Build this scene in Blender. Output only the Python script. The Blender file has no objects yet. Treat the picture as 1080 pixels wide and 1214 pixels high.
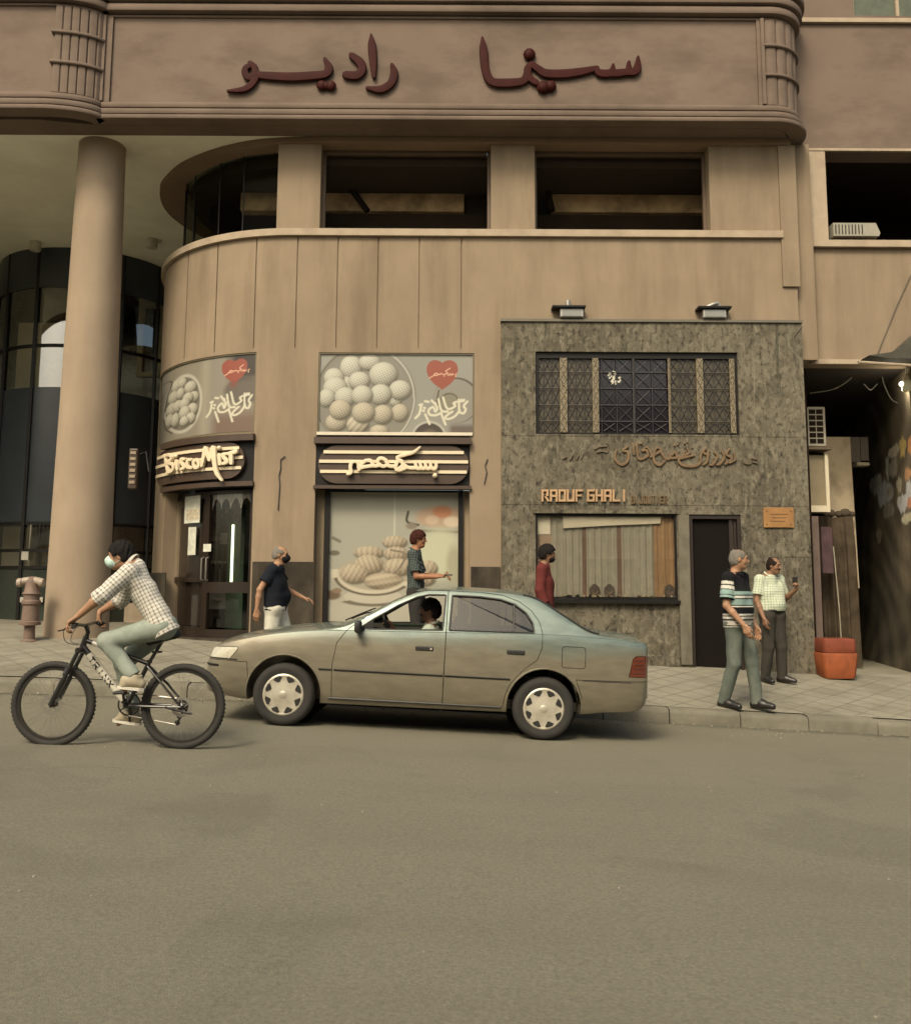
import bpy, bmesh, math, random
import numpy as np
from mathutils import Vector, Matrix
random.seed(7); rng = np.random.default_rng(7)
R = math.radians
SC = bpy.context.scene
COL = SC.collection

# ------------------------------------------------------------------ camera, world, sun, exposure
CAMZ = 1.36
PITCH, ROLL, FPX, CX, CY = R(7.0), R(0.30), 1100.0, 540.0, 565.0
cd = bpy.data.cameras.new('camera'); cam = bpy.data.objects.new('camera', cd); COL.objects.link(cam)
cd.sensor_fit = 'HORIZONTAL'; cd.sensor_width = 36.0; cd.lens = FPX / 1080 * 36
cd.shift_y = -(607.0 - CY) / 1080.0
cd.clip_start = 0.05; cd.clip_end = 2000
cam.location = (0, 0, CAMZ)
CAMROT = Matrix.Rotation(R(90) + PITCH, 3, 'X') @ Matrix.Rotation(ROLL, 3, 'Z')
cam.rotation_euler = CAMROT.to_euler()
SC.camera = cam

SUN_EL, SUN_AZ = R(47), R(203)          # azimuth measured clockwise from +Y: behind the camera, to its left
w = bpy.data.worlds.new('World'); SC.world = w; w.use_nodes = True
nt = w.node_tree; nt.nodes.clear()
o_ = nt.nodes.new('ShaderNodeOutputWorld'); b_ = nt.nodes.new('ShaderNodeBackground')
sky = nt.nodes.new('ShaderNodeTexSky'); sky.sky_type = 'NISHITA'; sky.sun_disc = False
sky.sun_elevation = SUN_EL; sky.sun_rotation = SUN_AZ
sky.air_density = 1.0; sky.dust_density = 6.0; sky.ozone_density = 1.0
tint = nt.nodes.new('ShaderNodeMix'); tint.data_type = 'RGBA'; tint.blend_type = 'MULTIPLY'
tint.inputs[0].default_value = 1.0; tint.inputs[7].default_value = (0.97, 0.96, 0.83, 1)   # pale dust haze
nt.links.new(sky.outputs[0], tint.inputs[6]); nt.links.new(tint.outputs[2], b_.inputs[0])
b_.inputs[1].default_value = 0.12
nt.links.new(b_.outputs[0], o_.inputs[0])
sd = bpy.data.lights.new('sun', 'SUN'); sun = bpy.data.objects.new('sun', sd); COL.objects.link(sun)
sd.energy = 1.4; sd.angle = R(16); sd.color = (1.0, 0.90, 0.72)
_dir = Vector((math.sin(SUN_AZ) * math.cos(SUN_EL), math.cos(SUN_AZ) * math.cos(SUN_EL), math.sin(SUN_EL)))
sun.rotation_euler = (-_dir).to_track_quat('-Z', 'Y').to_euler(); sun.location = (-6, -6, 20)
vs = SC.view_settings; vs.view_transform = 'Standard'; vs.look = 'None'; vs.gamma = 1.0; vs.exposure = 0.87
try: SC.display_settings.display_device = 'sRGB'
except Exception: pass
SC.cycles.max_bounces = 8; SC.cycles.use_denoising = True

# ------------------------------------------------------------------ from a pixel of the photograph (1080 x 1214) to a point at depth Y
def P(px, py, Y):
    d = CAMROT @ Vector(((px - CX) / FPX, -(py - CY) / FPX, -1.0))
    return Vector((0, 0, CAMZ)) + d * (Y / d.y)
def Pz(px, py, z):
    d = CAMROT @ Vector(((px - CX) / FPX, -(py - CY) / FPX, -1.0))
    return Vector((0, 0, CAMZ)) + d * ((z - CAMZ) / d.z)
def to_px(p):
    v = CAMROT.transposed() @ (Vector(p) - Vector((0, 0, CAMZ)))
    return CX + FPX * v.x / -v.z, CY - FPX * v.y / -v.z

# ------------------------------------------------------------------ materials
MATS = {}
def srgb(r, g, b):
    f = lambda c: (c / 255 / 12.92) if c / 255 <= 0.04045 else ((c / 255 + 0.055) / 1.055) ** 2.4
    return (f(r), f(g), f(b))
def mat(name, col, rough=0.7, metal=0.0, var=0.12, scale=4.0, bump=0.0, bscale=60.0, stain=None, stain_amt=0.0,
        stain_scale=(1.2, 1.2, 0.35), attr=None, coat=0.0, alpha=1.0, trans=0.0, spec=0.5, detail=5.0, world=False, speck=None, emit=None, stain_lo=0.45):
    if name in MATS: return MATS[name]
    m = bpy.data.materials.new(name); m.use_nodes = True; MATS[name] = m
    t = m.node_tree; N = t.nodes; L = t.links
    p = N['Principled BSDF']
    p.inputs['Roughness'].default_value = rough; p.inputs['Metallic'].default_value = metal
    p.inputs['Specular IOR Level'].default_value = spec
    if coat: p.inputs['Coat Weight'].default_value = coat; p.inputs['Coat Roughness'].default_value = 0.06
    if trans: p.inputs['Transmission Weight'].default_value = trans
    if alpha < 1: p.inputs['Alpha'].default_value = alpha
    if emit:
        p.inputs['Emission Color'].default_value = (*emit[:3], 1); p.inputs['Emission Strength'].default_value = emit[3]
    tc = N.new('ShaderNodeTexCoord')
    if world:
        g = N.new('ShaderNodeNewGeometry'); vec = g.outputs['Position']
    else: vec = tc.outputs['Object']
    if attr:
        a = N.new('ShaderNodeAttribute'); a.attribute_name = attr; base = a.outputs['Color']
    else:
        c = N.new('ShaderNodeRGB'); c.outputs[0].default_value = (*col, 1); base = c.outputs[0]
    def noise(sc, det=detail, vsc=None):
        n = N.new('ShaderNodeTexNoise'); n.inputs['Scale'].default_value = sc; n.inputs['Detail'].default_value = det
        n.inputs['Roughness'].default_value = 0.62
        if vsc:
            mp = N.new('ShaderNodeMapping'); mp.inputs['Scale'].default_value = vsc; L.new(vec, mp.inputs[0]); L.new(mp.outputs[0], n.inputs['Vector'])
        else: L.new(vec, n.inputs['Vector'])
        return n.outputs['Fac']
    if var:
        mr = N.new('ShaderNodeMapRange'); mr.inputs[1].default_value = 0.25; mr.inputs[2].default_value = 0.75
        mr.inputs[3].default_value = 1 - var; mr.inputs[4].default_value = 1 + var
        L.new(noise(scale), mr.inputs[0])
        mx = N.new('ShaderNodeVectorMath'); mx.operation = 'SCALE'; L.new(base, mx.inputs[0]); L.new(mr.outputs[0], mx.inputs[3]); base = mx.outputs[0]
    if stain:
        mr = N.new('ShaderNodeMapRange'); mr.inputs[1].default_value = stain_lo; mr.inputs[2].default_value = stain_lo + 0.25
        mr.inputs[3].default_value = 0; mr.inputs[4].default_value = stain_amt
        L.new(noise(1.0, 7.0, stain_scale), mr.inputs[0])
        mx = N.new('ShaderNodeMix'); mx.data_type = 'RGBA'; L.new(mr.outputs[0], mx.inputs[0]); L.new(base, mx.inputs[6])
        mx.inputs[7].default_value = (*stain, 1); base = mx.outputs[2]
    if speck:
        mr = N.new('ShaderNodeMapRange'); mr.inputs[1].default_value = speck[1]; mr.inputs[2].default_value = speck[1] + 0.08
        mr.inputs[3].default_value = 0; mr.inputs[4].default_value = speck[2]
        L.new(noise(speck[0] if len(speck) < 5 else 1.0, 3.0 if len(speck) < 5 else 8.0, None if len(speck) < 5 else tuple(speck[0] * q for q in speck[4])), mr.inputs[0])
        mx = N.new('ShaderNodeMix'); mx.data_type = 'RGBA'; L.new(mr.outputs[0], mx.inputs[0]); L.new(base, mx.inputs[6])
        mx.inputs[7].default_value = (*speck[3], 1); base = mx.outputs[2]
    L.new(base, p.inputs['Base Color'])
    if bump:
        bm = N.new('ShaderNodeBump'); bm.inputs['Strength'].default_value = bump; bm.inputs['Distance'].default_value = 0.01
        L.new(noise(bscale, 4.0), bm.inputs['Height']); L.new(bm.outputs[0], p.inputs['Normal'])
    return m

# ------------------------------------------------------------------ objects
ORG = {}
def props(o, label=None, cat=None, group=None, kind=None):
    if label: o['label'] = label
    if cat: o['category'] = cat
    if group: o['group'] = group
    if kind: o['kind'] = kind
    return o
def thing(name, label, cat, loc=(0, 0, 0), rot=(0, 0, 0), group=None):
    o = bpy.data.objects.new(name, None); o.empty_display_size = 0.2
    COL.objects.link(o); o.location = loc; o.rotation_euler = rot
    ORG[o.name] = Vector(loc) if tuple(rot) == (0, 0, 0) else Vector((0, 0, 0))
    return props(o, label, cat, group)
def link_mesh(name, me, m, parent=None, org=None, smooth=None):
    o = bpy.data.objects.new(name, me); COL.objects.link(o)
    for x in (m if isinstance(m, (list, tuple)) else [m]): me.materials.append(x)
    if parent is not None:
        o.parent = parent; og = ORG.get(parent.name, Vector((0, 0, 0)))
        ORG[o.name] = og
        if og.length: me.transform(Matrix.Translation(-og))
    elif org is not None:
        o.location = org; ORG[o.name] = Vector(org); me.transform(Matrix.Translation(-Vector(org)))
    else: ORG[o.name] = Vector((0, 0, 0))
    if smooth is not None: shade(me, smooth)
    return o
def shade(me, ang):
    me.polygons.foreach_set('use_smooth', [True] * len(me.polygons))
    if ang < 179: me.set_sharp_from_angle(angle=R(ang))
    me.update()

class MB:
    """collects shapes and links them as ONE mesh object"""
    def __init__(s): s.v = []; s.f = []; s.mi = []; s.cols = None
    def add(s, vs, fs, mi=0):
        b = len(s.v); s.v += [tuple(p) for p in vs]; s.f += [tuple(b + i for i in f) for f in fs]; s.mi += [mi] * len(fs); return s
    def box(s, x0, x1, y0, y1, z0, z1, mi=0):
        v = [(x0, y0, z0), (x1, y0, z0), (x1, y1, z0), (x0, y1, z0), (x0, y0, z1), (x1, y0, z1), (x1, y1, z1), (x0, y1, z1)]
        return s.add(v, [(0, 3, 2, 1), (4, 5, 6, 7), (0, 1, 5, 4), (1, 2, 6, 5), (2, 3, 7, 6), (3, 0, 4, 7)], mi)
    def bbox(s, x0, x1, y0, y1, z0, z1, b=0.01, mi=0):
        """box with bevelled edges"""
        bm = bmesh.new(); bmesh.ops.create_cube(bm, size=1)
        for q in bm.verts: q.co = Vector(((x0 + x1) / 2 + q.co.x * (x1 - x0), (y0 + y1) / 2 + q.co.y * (y1 - y0), (z0 + z1) / 2 + q.co.z * (z1 - z0)))
        bmesh.ops.bevel(bm, geom=bm.edges[:], offset=b, segments=2, affect='EDGES', profile=0.5)
        bm.verts.index_update(); s.add([q.co for q in bm.verts], [[q.index for q in f.verts] for f in bm.faces], mi); bm.free(); return s
    def prism(s, poly, a0, a1, axis='y', mi=0):
        """poly: (u,v) outline; extruded along axis from a0 to a1. axis y: (x,z); axis z: (x,y); axis x: (y,z)"""
        n = len(poly)
        put = {'y': lambda u, v, a: (u, a, v), 'z': lambda u, v, a: (u, v, a), 'x': lambda u, v, a: (a, u, v)}[axis]
        v = [put(u, q, a0) for u, q in poly] + [put(u, q, a1) for u, q in poly]
        f = [tuple(range(n))[::-1], tuple(range(n, 2 * n))] + [(i, (i + 1) % n, n + (i + 1) % n, n + i) for i in range(n)]
        return s.add(v, f, mi)
    def tube(s, pts, r, n=8, cap=True, mi=0, flat=None, up=None):
        """round (or, with flat=(a,b) radii multipliers and up vector, elliptic) tube through pts; r number or list"""
        pts = [Vector(p) for p in pts]; m = len(pts)
        rs = r if isinstance(r, (list, tuple)) else [r] * m
        vs = []; prev = None
        for i, p in enumerate(pts):
            t = (pts[min(i + 1, m - 1)] - pts[max(i - 1, 0)])
            if t.length < 1e-9: t = Vector((0, 0, 1))
            t.normalize()
            if up is not None: a = Vector(up).cross(t)
            else:
                a = prev - t * prev.dot(t) if prev is not None else t.orthogonal()
            if a.length < 1e-6: a = t.orthogonal()
            a.normalize(); b = t.cross(a).normalized(); prev = a
            fa, fb = flat or (1, 1)
            for k in range(n):
                th = 2 * math.pi * k / n
                vs.append(p + a * (math.cos(th) * rs[i] * fa) + b * (math.sin(th) * rs[i] * fb))
        fs = [(i * n + k, i * n + (k + 1) % n, (i + 1) * n + (k + 1) % n, (i + 1) * n + k) for i in range(m - 1) for k in range(n)]
        if cap: fs += [tuple(range(n))[::-1], tuple(range((m - 1) * n, m * n))]
        return s.add(vs, fs, mi)
    def lathe(s, prof, n=24, c=(0, 0, 0), axis='z', mi=0, closed=False):
        """prof: (radius, height)"""
        put = {'z': lambda x, y, h: (c[0] + x, c[1] + y, c[2] + h), 'y': lambda x, y, h: (c[0] + x, c[1] + h, c[2] + y), 'x': lambda x, y, h: (c[0] + h, c[1] + x, c[2] + y)}[axis]
        vs = [put(r * math.cos(2 * math.pi * k / n), r * math.sin(2 * math.pi * k / n), h) for r, h in prof for k in range(n)]
        m = len(prof); fs = []
        for i in range(m if closed else m - 1):
            j = (i + 1) % m
            fs += [(i * n + k, i * n + (k + 1) % n, j * n + (k + 1) % n, j * n + k) for k in range(n)]
        if not closed:
            if prof[0][0] > 1e-6: fs.append(tuple(range(n))[::-1])
            if prof[-1][0] > 1e-6: fs.append(tuple(range((m - 1) * n, m * n)))
        return s.add(vs, fs, mi)
    def ball(s, c, r, n=10, mi=0, sc=(1, 1, 1)):
        m = n // 2 + 1
        vs = []; fs = []
        for i in range(m + 1):
            ph = math.pi * i / m
            for k in range(n):
                th = 2 * math.pi * k / n
                vs.append((c[0] + r * sc[0] * math.sin(ph) * math.cos(th), c[1] + r * sc[1] * math.sin(ph) * math.sin(th), c[2] + r * sc[2] * math.cos(ph)))
        fs = [(i * n + k, i * n + (k + 1) % n, (i + 1) * n + (k + 1) % n, (i + 1) * n + k) for i in range(m) for k in range(n)]
        return s.add(vs, fs, mi)
    def sweep(s, path, prof, mi=0, closed_prof=True, cap=True):
        """path: list of ((x,y),(nx,ny)) plan points with outward normals; prof: (outward offset, z) outline"""
        n = len(prof); vs = [(p[0] + q[0] * o, p[1] + q[1] * o, z) for p, q in path for o, z in prof]
        fs = []
        for i in range(len(path) - 1):
            for k in range(n if closed_prof else n - 1):
                k2 = (k + 1) % n
                fs.append((i * n + k, i * n + k2, (i + 1) * n + k2, (i + 1) * n + k))
        if cap and closed_prof: fs += [tuple(range(n)), tuple(range((len(path) - 1) * n, len(path) * n))[::-1]]
        return s.add(vs, fs, mi)
    def build(s, name, m, parent=None, org=None, smooth=None, clean=True):
        me = bpy.data.meshes.new(name); me.from_pydata(s.v, [], s.f)
        if any(s.mi): me.polygons.foreach_set('material_index', s.mi)
        if clean:
            bm = bmesh.new(); bm.from_mesh(me); bmesh.ops.remove_doubles(bm, verts=bm.verts, dist=1e-6)
            bmesh.ops.dissolve_degenerate(bm, edges=bm.edges, dist=1e-7)
            bmesh.ops.recalc_face_normals(bm, faces=bm.faces); bm.to_mesh(me); bm.free()
        return link_mesh(name, me, m, parent, org, smooth)

def catmull(pts, k=6, closed=False):
    """smooth a polyline of tuples of any length"""
    a = [np.array(p, float) for p in pts]; n = len(a); out = []
    if n < 3: return [tuple(p) for p in a]
    rngn = range(n if closed else n - 1)
    for i in rngn:
        p0 = a[(i - 1) % n] if closed or i > 0 else 2 * a[0] - a[1]
        p1 = a[i]; p2 = a[(i + 1) % n]
        p3 = a[(i + 2) % n] if closed or i + 2 < n else 2 * a[-1] - a[-2]
        for j in range(k):
            t = j / k
            out.append(tuple(0.5 * ((2 * p1) + (-p0 + p2) * t + (2 * p0 - 5 * p1 + 4 * p2 - p3) * t * t + (-p0 + 3 * p1 - 3 * p2 + p3) * t ** 3)))
    if not closed: out.append(tuple(a[-1]))
    return out

def heightwall(name, m, parent, S, Z, depth, pos, thick=0.3, back=True, mi=None, smooth=None):
    """a wall as a sheet of cells: depth(i,j) -> how far the cell is set back (None = opening); pos(s, z, d) -> point"""
    mb = MB(); ns, nz = len(S) - 1, len(Z) - 1
    D = [[depth((S[i] + S[i + 1]) / 2, (Z[j] + Z[j + 1]) / 2) for j in range(nz)] for i in range(ns)]
    g = lambda i, j: D[i][j] if 0 <= i < ns and 0 <= j < nz else 'out'
    def quad(a, b, c, d, k): mb.add([a, b, c, d], [(0, 1, 2, 3)], k)
    for i in range(ns):
        for j in range(nz):
            d = D[i][j]
            if d is None: continue
            k = mi((S[i] + S[i + 1]) / 2, (Z[j] + Z[j + 1]) / 2) if mi else 0
            quad(pos(S[i], Z[j], d), pos(S[i + 1], Z[j], d), pos(S[i + 1], Z[j + 1], d), pos(S[i], Z[j + 1], d), k)
            if back: quad(pos(S[i], Z[j], thick), pos(S[i], Z[j + 1], thick), pos(S[i + 1], Z[j + 1], thick), pos(S[i + 1], Z[j], thick), k)
            for di, dj, a, b in ((1, 0, (i + 1, j), (i + 1, j + 1)), (-1, 0, (i, j + 1), (i, j)), (0, 1, (i + 1, j + 1), (i, j + 1)), (0, -1, (i, j), (i + 1, j))):
                e = g(i + di, j + dj)
                if e is None or e == 'out': e2 = thick
                elif e > d + 1e-9: e2 = e
                else: continue
                pa = (S[a[0]], Z[a[1]]); pb = (S[b[0]], Z[b[1]])
                quad(pos(*pa, d), pos(*pa, e2), pos(*pb, e2), pos(*pb, d), k)
    return mb.build(name, m, parent, smooth=smooth)

SELF = [False, False]
def bool_op(o, cutters, op):
    """apply boolean(s) to mesh object o with mesh objects, without bpy.ops; returns o"""
    for c in cutters:
        md = o.modifiers.new('b', 'BOOLEAN'); md.operation = op; md.object = c; md.solver = 'EXACT'; md.use_self = SELF[0]; md.use_hole_tolerant = SELF[1]
    dg = bpy.context.evaluated_depsgraph_get(); dg.update()
    me = bpy.data.meshes.new_from_object(o.evaluated_get(dg)); o.modifiers.clear(); old = o.data; o.data = me
    bpy.data.meshes.remove(old)
    return o

def stroke(mb, pts, w, Y, t=0.03, n=8, k=5, mi=0, closed=False, nose=True):
    """a brush stroke: pts (x, z) or (x, z, width factor) on plane Y, swept as a flattened tube with real thickness t"""
    q = [(p[0], p[1], (p[2] if len(p) > 2 else 1.0)) for p in pts]
    q = catmull(q, k, closed) if len(q) > 2 else q
    if closed: q.append(q[0])
    P3 = [Vector((a, Y, b)) for a, b, c in q]; rs = [max(0.05, c) * w / 2 for a, b, c in q]
    if nose:
        d0 = (P3[0] - P3[1]).normalized(); d1 = (P3[-1] - P3[-2]).normalized()
        P3 = [P3[0] + d0 * rs[0] * 0.7] + P3 + [P3[-1] + d1 * rs[-1] * 0.7]; rs = [rs[0] * 0.45] + rs + [rs[-1] * 0.45]
    # elliptic: across the plane radius rs, through it t/2
    n_ = len(P3); vs = []
    for i, p in enumerate(P3):
        tg = (P3[min(i + 1, n_ - 1)] - P3[max(i - 1, 0)])
        if tg.length < 1e-9: tg = Vector((1, 0, 0))
        tg.normalize(); a = Vector((-tg.z, 0, tg.x)); b = Vector((0, -1, 0))
        for j in range(n):
            th = 2 * math.pi * j / n; c, s_ = math.cos(th), math.sin(th)
            c = math.copysign(abs(c) ** 0.55, c); s_ = math.copysign(abs(s_) ** 0.55, s_)
            vs.append(p + a * c * rs[i] + b * s_ * t / 2)
    fs = [(i * n + j, i * n + (j + 1) % n, (i + 1) * n + (j + 1) % n, (i + 1) * n + j) for i in range(n_ - 1) for j in range(n)]
    fs += [tuple(range(n))[::-1], tuple(range((n_ - 1) * n, n_ * n))]
    mb.add(vs, fs, mi)

def paint_sheet(name, pos, nu, nv, colour, m, parent=None, org=None, thick=0.01, normal=(0, -1, 0)):
    """a flat print: grid of vertices carrying a printed picture colour(U,V)->rgb (0..1, V up), with a thin solid body"""
    u = np.linspace(0, 1, nu); v = np.linspace(0, 1, nv); U, V = np.meshgrid(u, v, indexing='ij')
    C = colour(U, V).reshape(-1, 3)
    pts = [pos(a, b) for a in u for b in v]
    fs = [(i * nv + j, (i + 1) * nv + j, (i + 1) * nv + j + 1, i * nv + j + 1) for i in range(nu - 1) for j in range(nv - 1)]
    me = bpy.data.meshes.new(name)
    me.from_pydata([tuple(p) for p in pts], [], fs)
    at = me.color_attributes.new('print', 'FLOAT_COLOR', 'POINT')
    at.data.foreach_set('color', np.c_[C, np.ones(len(C))].astype(np.float32).ravel())
    o = link_mesh(name, me, m, parent, org)
    sm = o.modifiers.new('thickness', 'SOLIDIFY'); sm.thickness = thick; sm.offset = -1
    return o
# ================================================================== GROUND
def road_z(x):
    x = max(-14.0, min(14.0, x))
    return 0.0126 - 0.0484 * x if x > -2 else 0.1094 - 0.028 * (x + 2)
KY, WY = 10.75, 13.3                      # kerb line and facade plane
def gz(x, y):
    z = road_z(x)
    if y >= KY: z += 0.135 + 0.13 * (min(y, WY) - KY)
    return z
def ground_sheet(name, X, Y, zf, m, kind='structure', parent=None):
    vs = [(x, y, zf(x, y)) for x in X for y in Y]; ny = len(Y)
    fs = [(i * ny + j, (i + 1) * ny + j, (i + 1) * ny + j + 1, i * ny + j + 1) for i in range(len(X) - 1) for j in range(ny - 1)]
    o = MB().add(vs, fs).build(name, m, parent, smooth=180); o['kind'] = kind; return o
m_road = mat('asphalt', (0.148, 0.138, 0.101), rough=0.86, var=0.30, scale=55, bump=0.55, bscale=140, stain=(0.115, 0.103, 0.076), stain_amt=0.4, stain_scale=(0.35, 1.2, 1), world=True, speck=(120.0, 0.62, 0.5, (0.26, 0.24, 0.19)), spec=0.3)
m_pave = mat('paving', (0.212, 0.195, 0.145), rough=0.85, var=0.14, scale=2.2, bump=0.3, bscale=80, stain=(0.115, 0.104, 0.077), stain_amt=0.65, stain_scale=(1.3, 1.3, 1), world=True)
m_kerb = mat('kerbstone', (0.150, 0.137, 0.10), rough=0.9, var=0.25, scale=3, bump=0.5, bscale=50, stain=(0.09, 0.08, 0.06), stain_amt=0.7, stain_scale=(2, 2, 3), world=True)
def far_x(a): return [-60, -30, -14] + list(np.arange(-13, 13.1, a)) + [14, 30, 60]
def road_dust(m):
    t = m.node_tree; N, L = t.nodes, t.links; p = N['Principled BSDF']; src = p.inputs['Base Color'].links[0].from_socket
    g = N.new('ShaderNodeNewGeometry'); sp = N.new('ShaderNodeSeparateXYZ'); L.new(g.outputs['Position'], sp.inputs[0])
    n = N.new('ShaderNodeTexNoise'); n.inputs['Scale'].default_value = 1.1; n.inputs['Detail'].default_value = 7; L.new(g.outputs['Position'], n.inputs['Vector'])
    a = N.new('ShaderNodeMath'); a.operation = 'MULTIPLY_ADD'; L.new(n.outputs['Fac'], a.inputs[0]); a.inputs[1].default_value = 3.0; L.new(sp.outputs['Y'], a.inputs[2])
    mr = N.new('ShaderNodeMapRange'); mr.inputs[1].default_value = 8.2; mr.inputs[2].default_value = 11.6; mr.inputs[3].default_value = 0; mr.inputs[4].default_value = .75; L.new(a.outputs[0], mr.inputs[0])
    mx = N.new('ShaderNodeMix'); mx.data_type = 'RGBA'; L.new(mr.outputs[0], mx.inputs[0]); L.new(src, mx.inputs[6]); mx.inputs[7].default_value = (.158, .145, .103, 1)
    v = N.new('ShaderNodeTexNoise'); v.inputs['Scale'].default_value = .55; v.inputs['Detail'].default_value = 4; v.inputs['Distortion'].default_value = .8; L.new(g.outputs['Position'], v.inputs['Vector'])
    m2 = N.new('ShaderNodeMapRange'); m2.inputs[1].default_value = .55; m2.inputs[2].default_value = .62; m2.inputs[3].default_value = 1; m2.inputs[4].default_value = .90; L.new(v.outputs['Fac'], m2.inputs[0])
    sc = N.new('ShaderNodeVectorMath'); sc.operation = 'SCALE'; L.new(mx.outputs[2], sc.inputs[0])
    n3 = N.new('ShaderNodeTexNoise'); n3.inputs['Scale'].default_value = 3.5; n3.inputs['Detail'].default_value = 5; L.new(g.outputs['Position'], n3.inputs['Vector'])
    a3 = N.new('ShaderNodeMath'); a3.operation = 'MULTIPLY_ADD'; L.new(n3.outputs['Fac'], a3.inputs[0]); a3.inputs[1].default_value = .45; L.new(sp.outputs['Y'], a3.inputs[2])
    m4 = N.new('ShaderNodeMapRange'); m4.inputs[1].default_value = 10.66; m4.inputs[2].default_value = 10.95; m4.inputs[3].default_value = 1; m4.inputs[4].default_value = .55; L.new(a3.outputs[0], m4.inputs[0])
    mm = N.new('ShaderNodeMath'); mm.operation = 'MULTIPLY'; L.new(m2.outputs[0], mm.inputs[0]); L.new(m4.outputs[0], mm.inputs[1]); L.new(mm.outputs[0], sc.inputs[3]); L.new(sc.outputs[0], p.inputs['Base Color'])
road_dust(m_road)
road = ground_sheet('road', far_x(0.5), [-60, -30, -12, -6.5] + list(np.arange(-6, 10.7, 0.8)) + [KY - 0.18, KY], lambda x, y: road_z(x) - 0.03 * max(0, (y - (KY - 0.5))) , m_road)
mb = MB(); rc = np.random.default_rng(21)
def crack(mb, x, y, ang, L, w):
    pts = [(x, y)]
    for k in range(int(L / .12)):
        ang += rc.normal(0, .35); x += .12 * math.cos(ang); y += .12 * math.sin(ang) * .8; pts.append((x, y))
    for (xa, ya), (xb, yb) in zip(pts[:-1], pts[1:]):
        d = Vector((xb - xa, yb - ya)).normalized(); n = Vector((-d.y, d.x)) * w * rc.uniform(.5, 1.2) / 2
        mb.add([(xa - n.x, ya - n.y, road_z(xa) + .004), (xb - n.x, yb - n.y, road_z(xb) + .004), (xb + n.x, yb + n.y, road_z(xb) + .004), (xa + n.x, ya + n.y, road_z(xa) + .004)], [(0, 1, 2, 3)])
for q in ((-3.2, 6.4, .1, 1.2, .005), (2.2, 7.6, -.1, 1.6, .005), (3.0, 9.4, .15, 2.0, .008), (-2.0, 9.3, .05, 1.4, .007)): crack(mb, *q)
cr_ = mb.build('road_crack', mat('crack_dark', (.105, .095, .068), rough=.95, world=True)); cr_['kind'] = 'structure'
mb = MB()
for k in range(420):
    near = rc.uniform() < .55; x = rc.uniform(-6, 6); y = KY - abs(rc.normal(0, .35)) - .05 if near else rc.uniform(2.2, 10); r = rc.uniform(.004, .010) * (1.3 if near else .8)
    mb.ball((x, y, road_z(x) + r * .3), r, 5, sc=(1, rc.uniform(.7, 1.3), .7))
gr_ = mb.build('road_grit', mat('grit_pale', (.26, .24, .18), rough=.9, var=.5, scale=3, world=True)); gr_['kind'] = 'stuff'
pave = ground_sheet('pavement', far_x(0.5), [KY + 0.16, 11.2, 11.8, 12.4, 12.9, WY, 16, 20, 25, 60], lambda x, y: gz(x, y) , m_pave)
# paving joints: diagonal square tiles, real 4 mm strips of dirt lying on the slabs
mb = MB()
def strip(mb, x0, y0, x1, y1, w=0.012, lift=0.004):
    d = Vector((x1 - x0, y1 - y0)); n = Vector((-d.y, d.x)).normalized() * w / 2; k = max(1, int(d.length / 0.4))
    for i in range(k):
        a = Vector((x0, y0)) + d * (i / k); b = Vector((x0, y0)) + d * ((i + 1) / k)
        q = [a - n, b - n, b + n, a + n]; mb.add([(p.x, p.y, gz(p.x, p.y) + lift) for p in q], [(0, 1, 2, 3)])
for i in range(-40, 40):
    x0 = i * 0.42
    strip(mb, x0, KY + 0.2, x0 + (WY - KY - 0.25), WY - 0.05)
for i in range(-40, 40):
    x0 = i * 0.42 + 0.1
    strip(mb, x0 + (WY - KY - 0.25), KY + 0.2, x0, WY - 0.05, lift=0.006)
j_ = mb.build('paving_joints', mat('joint_dirt', (0.196, 0.180, 0.134), rough=0.95, var=0.2, world=True)); j_['kind'] = 'structure'
# kerb of single stones, worn and slightly out of line
mb = MB(); x = -30.0
while x < 30:
    L = 0.8 + rng.uniform(-0.05, 0.05); dz = rng.uniform(-0.012, 0.012); dy = rng.uniform(-0.012, 0.012)
    n = 4
    for k in range(n):
        xa, xb = x + L * k / n, x + L * (k + 1) / n - (0.012 if k == n - 1 else 0)
        prof = [(KY + dy, -0.15), (KY + dy, 0.085 + dz), (KY + dy + 0.015, 0.118 + dz), (KY + dy + 0.04, 0.134 + dz), (KY + 0.19, 0.150 + dz), (KY + 0.19, -0.15)]
        vs = [(xx, a, road_z(xx) + b) for xx in (xa, xb) for a, b in prof]; m_ = len(prof)
        fs = [(i, (i + 1) % m_, m_ + (i + 1) % m_, m_ + i) for i in range(m_)]
        if k == 0: fs.append(tuple(range(m_)))
        if k == n - 1: fs.append(tuple(range(m_, 2 * m_))[::-1])
        mb.add(vs, fs)
    x += L
k_ = mb.build('kerb', m_kerb, smooth=40); k_['kind'] = 'structure'

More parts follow.
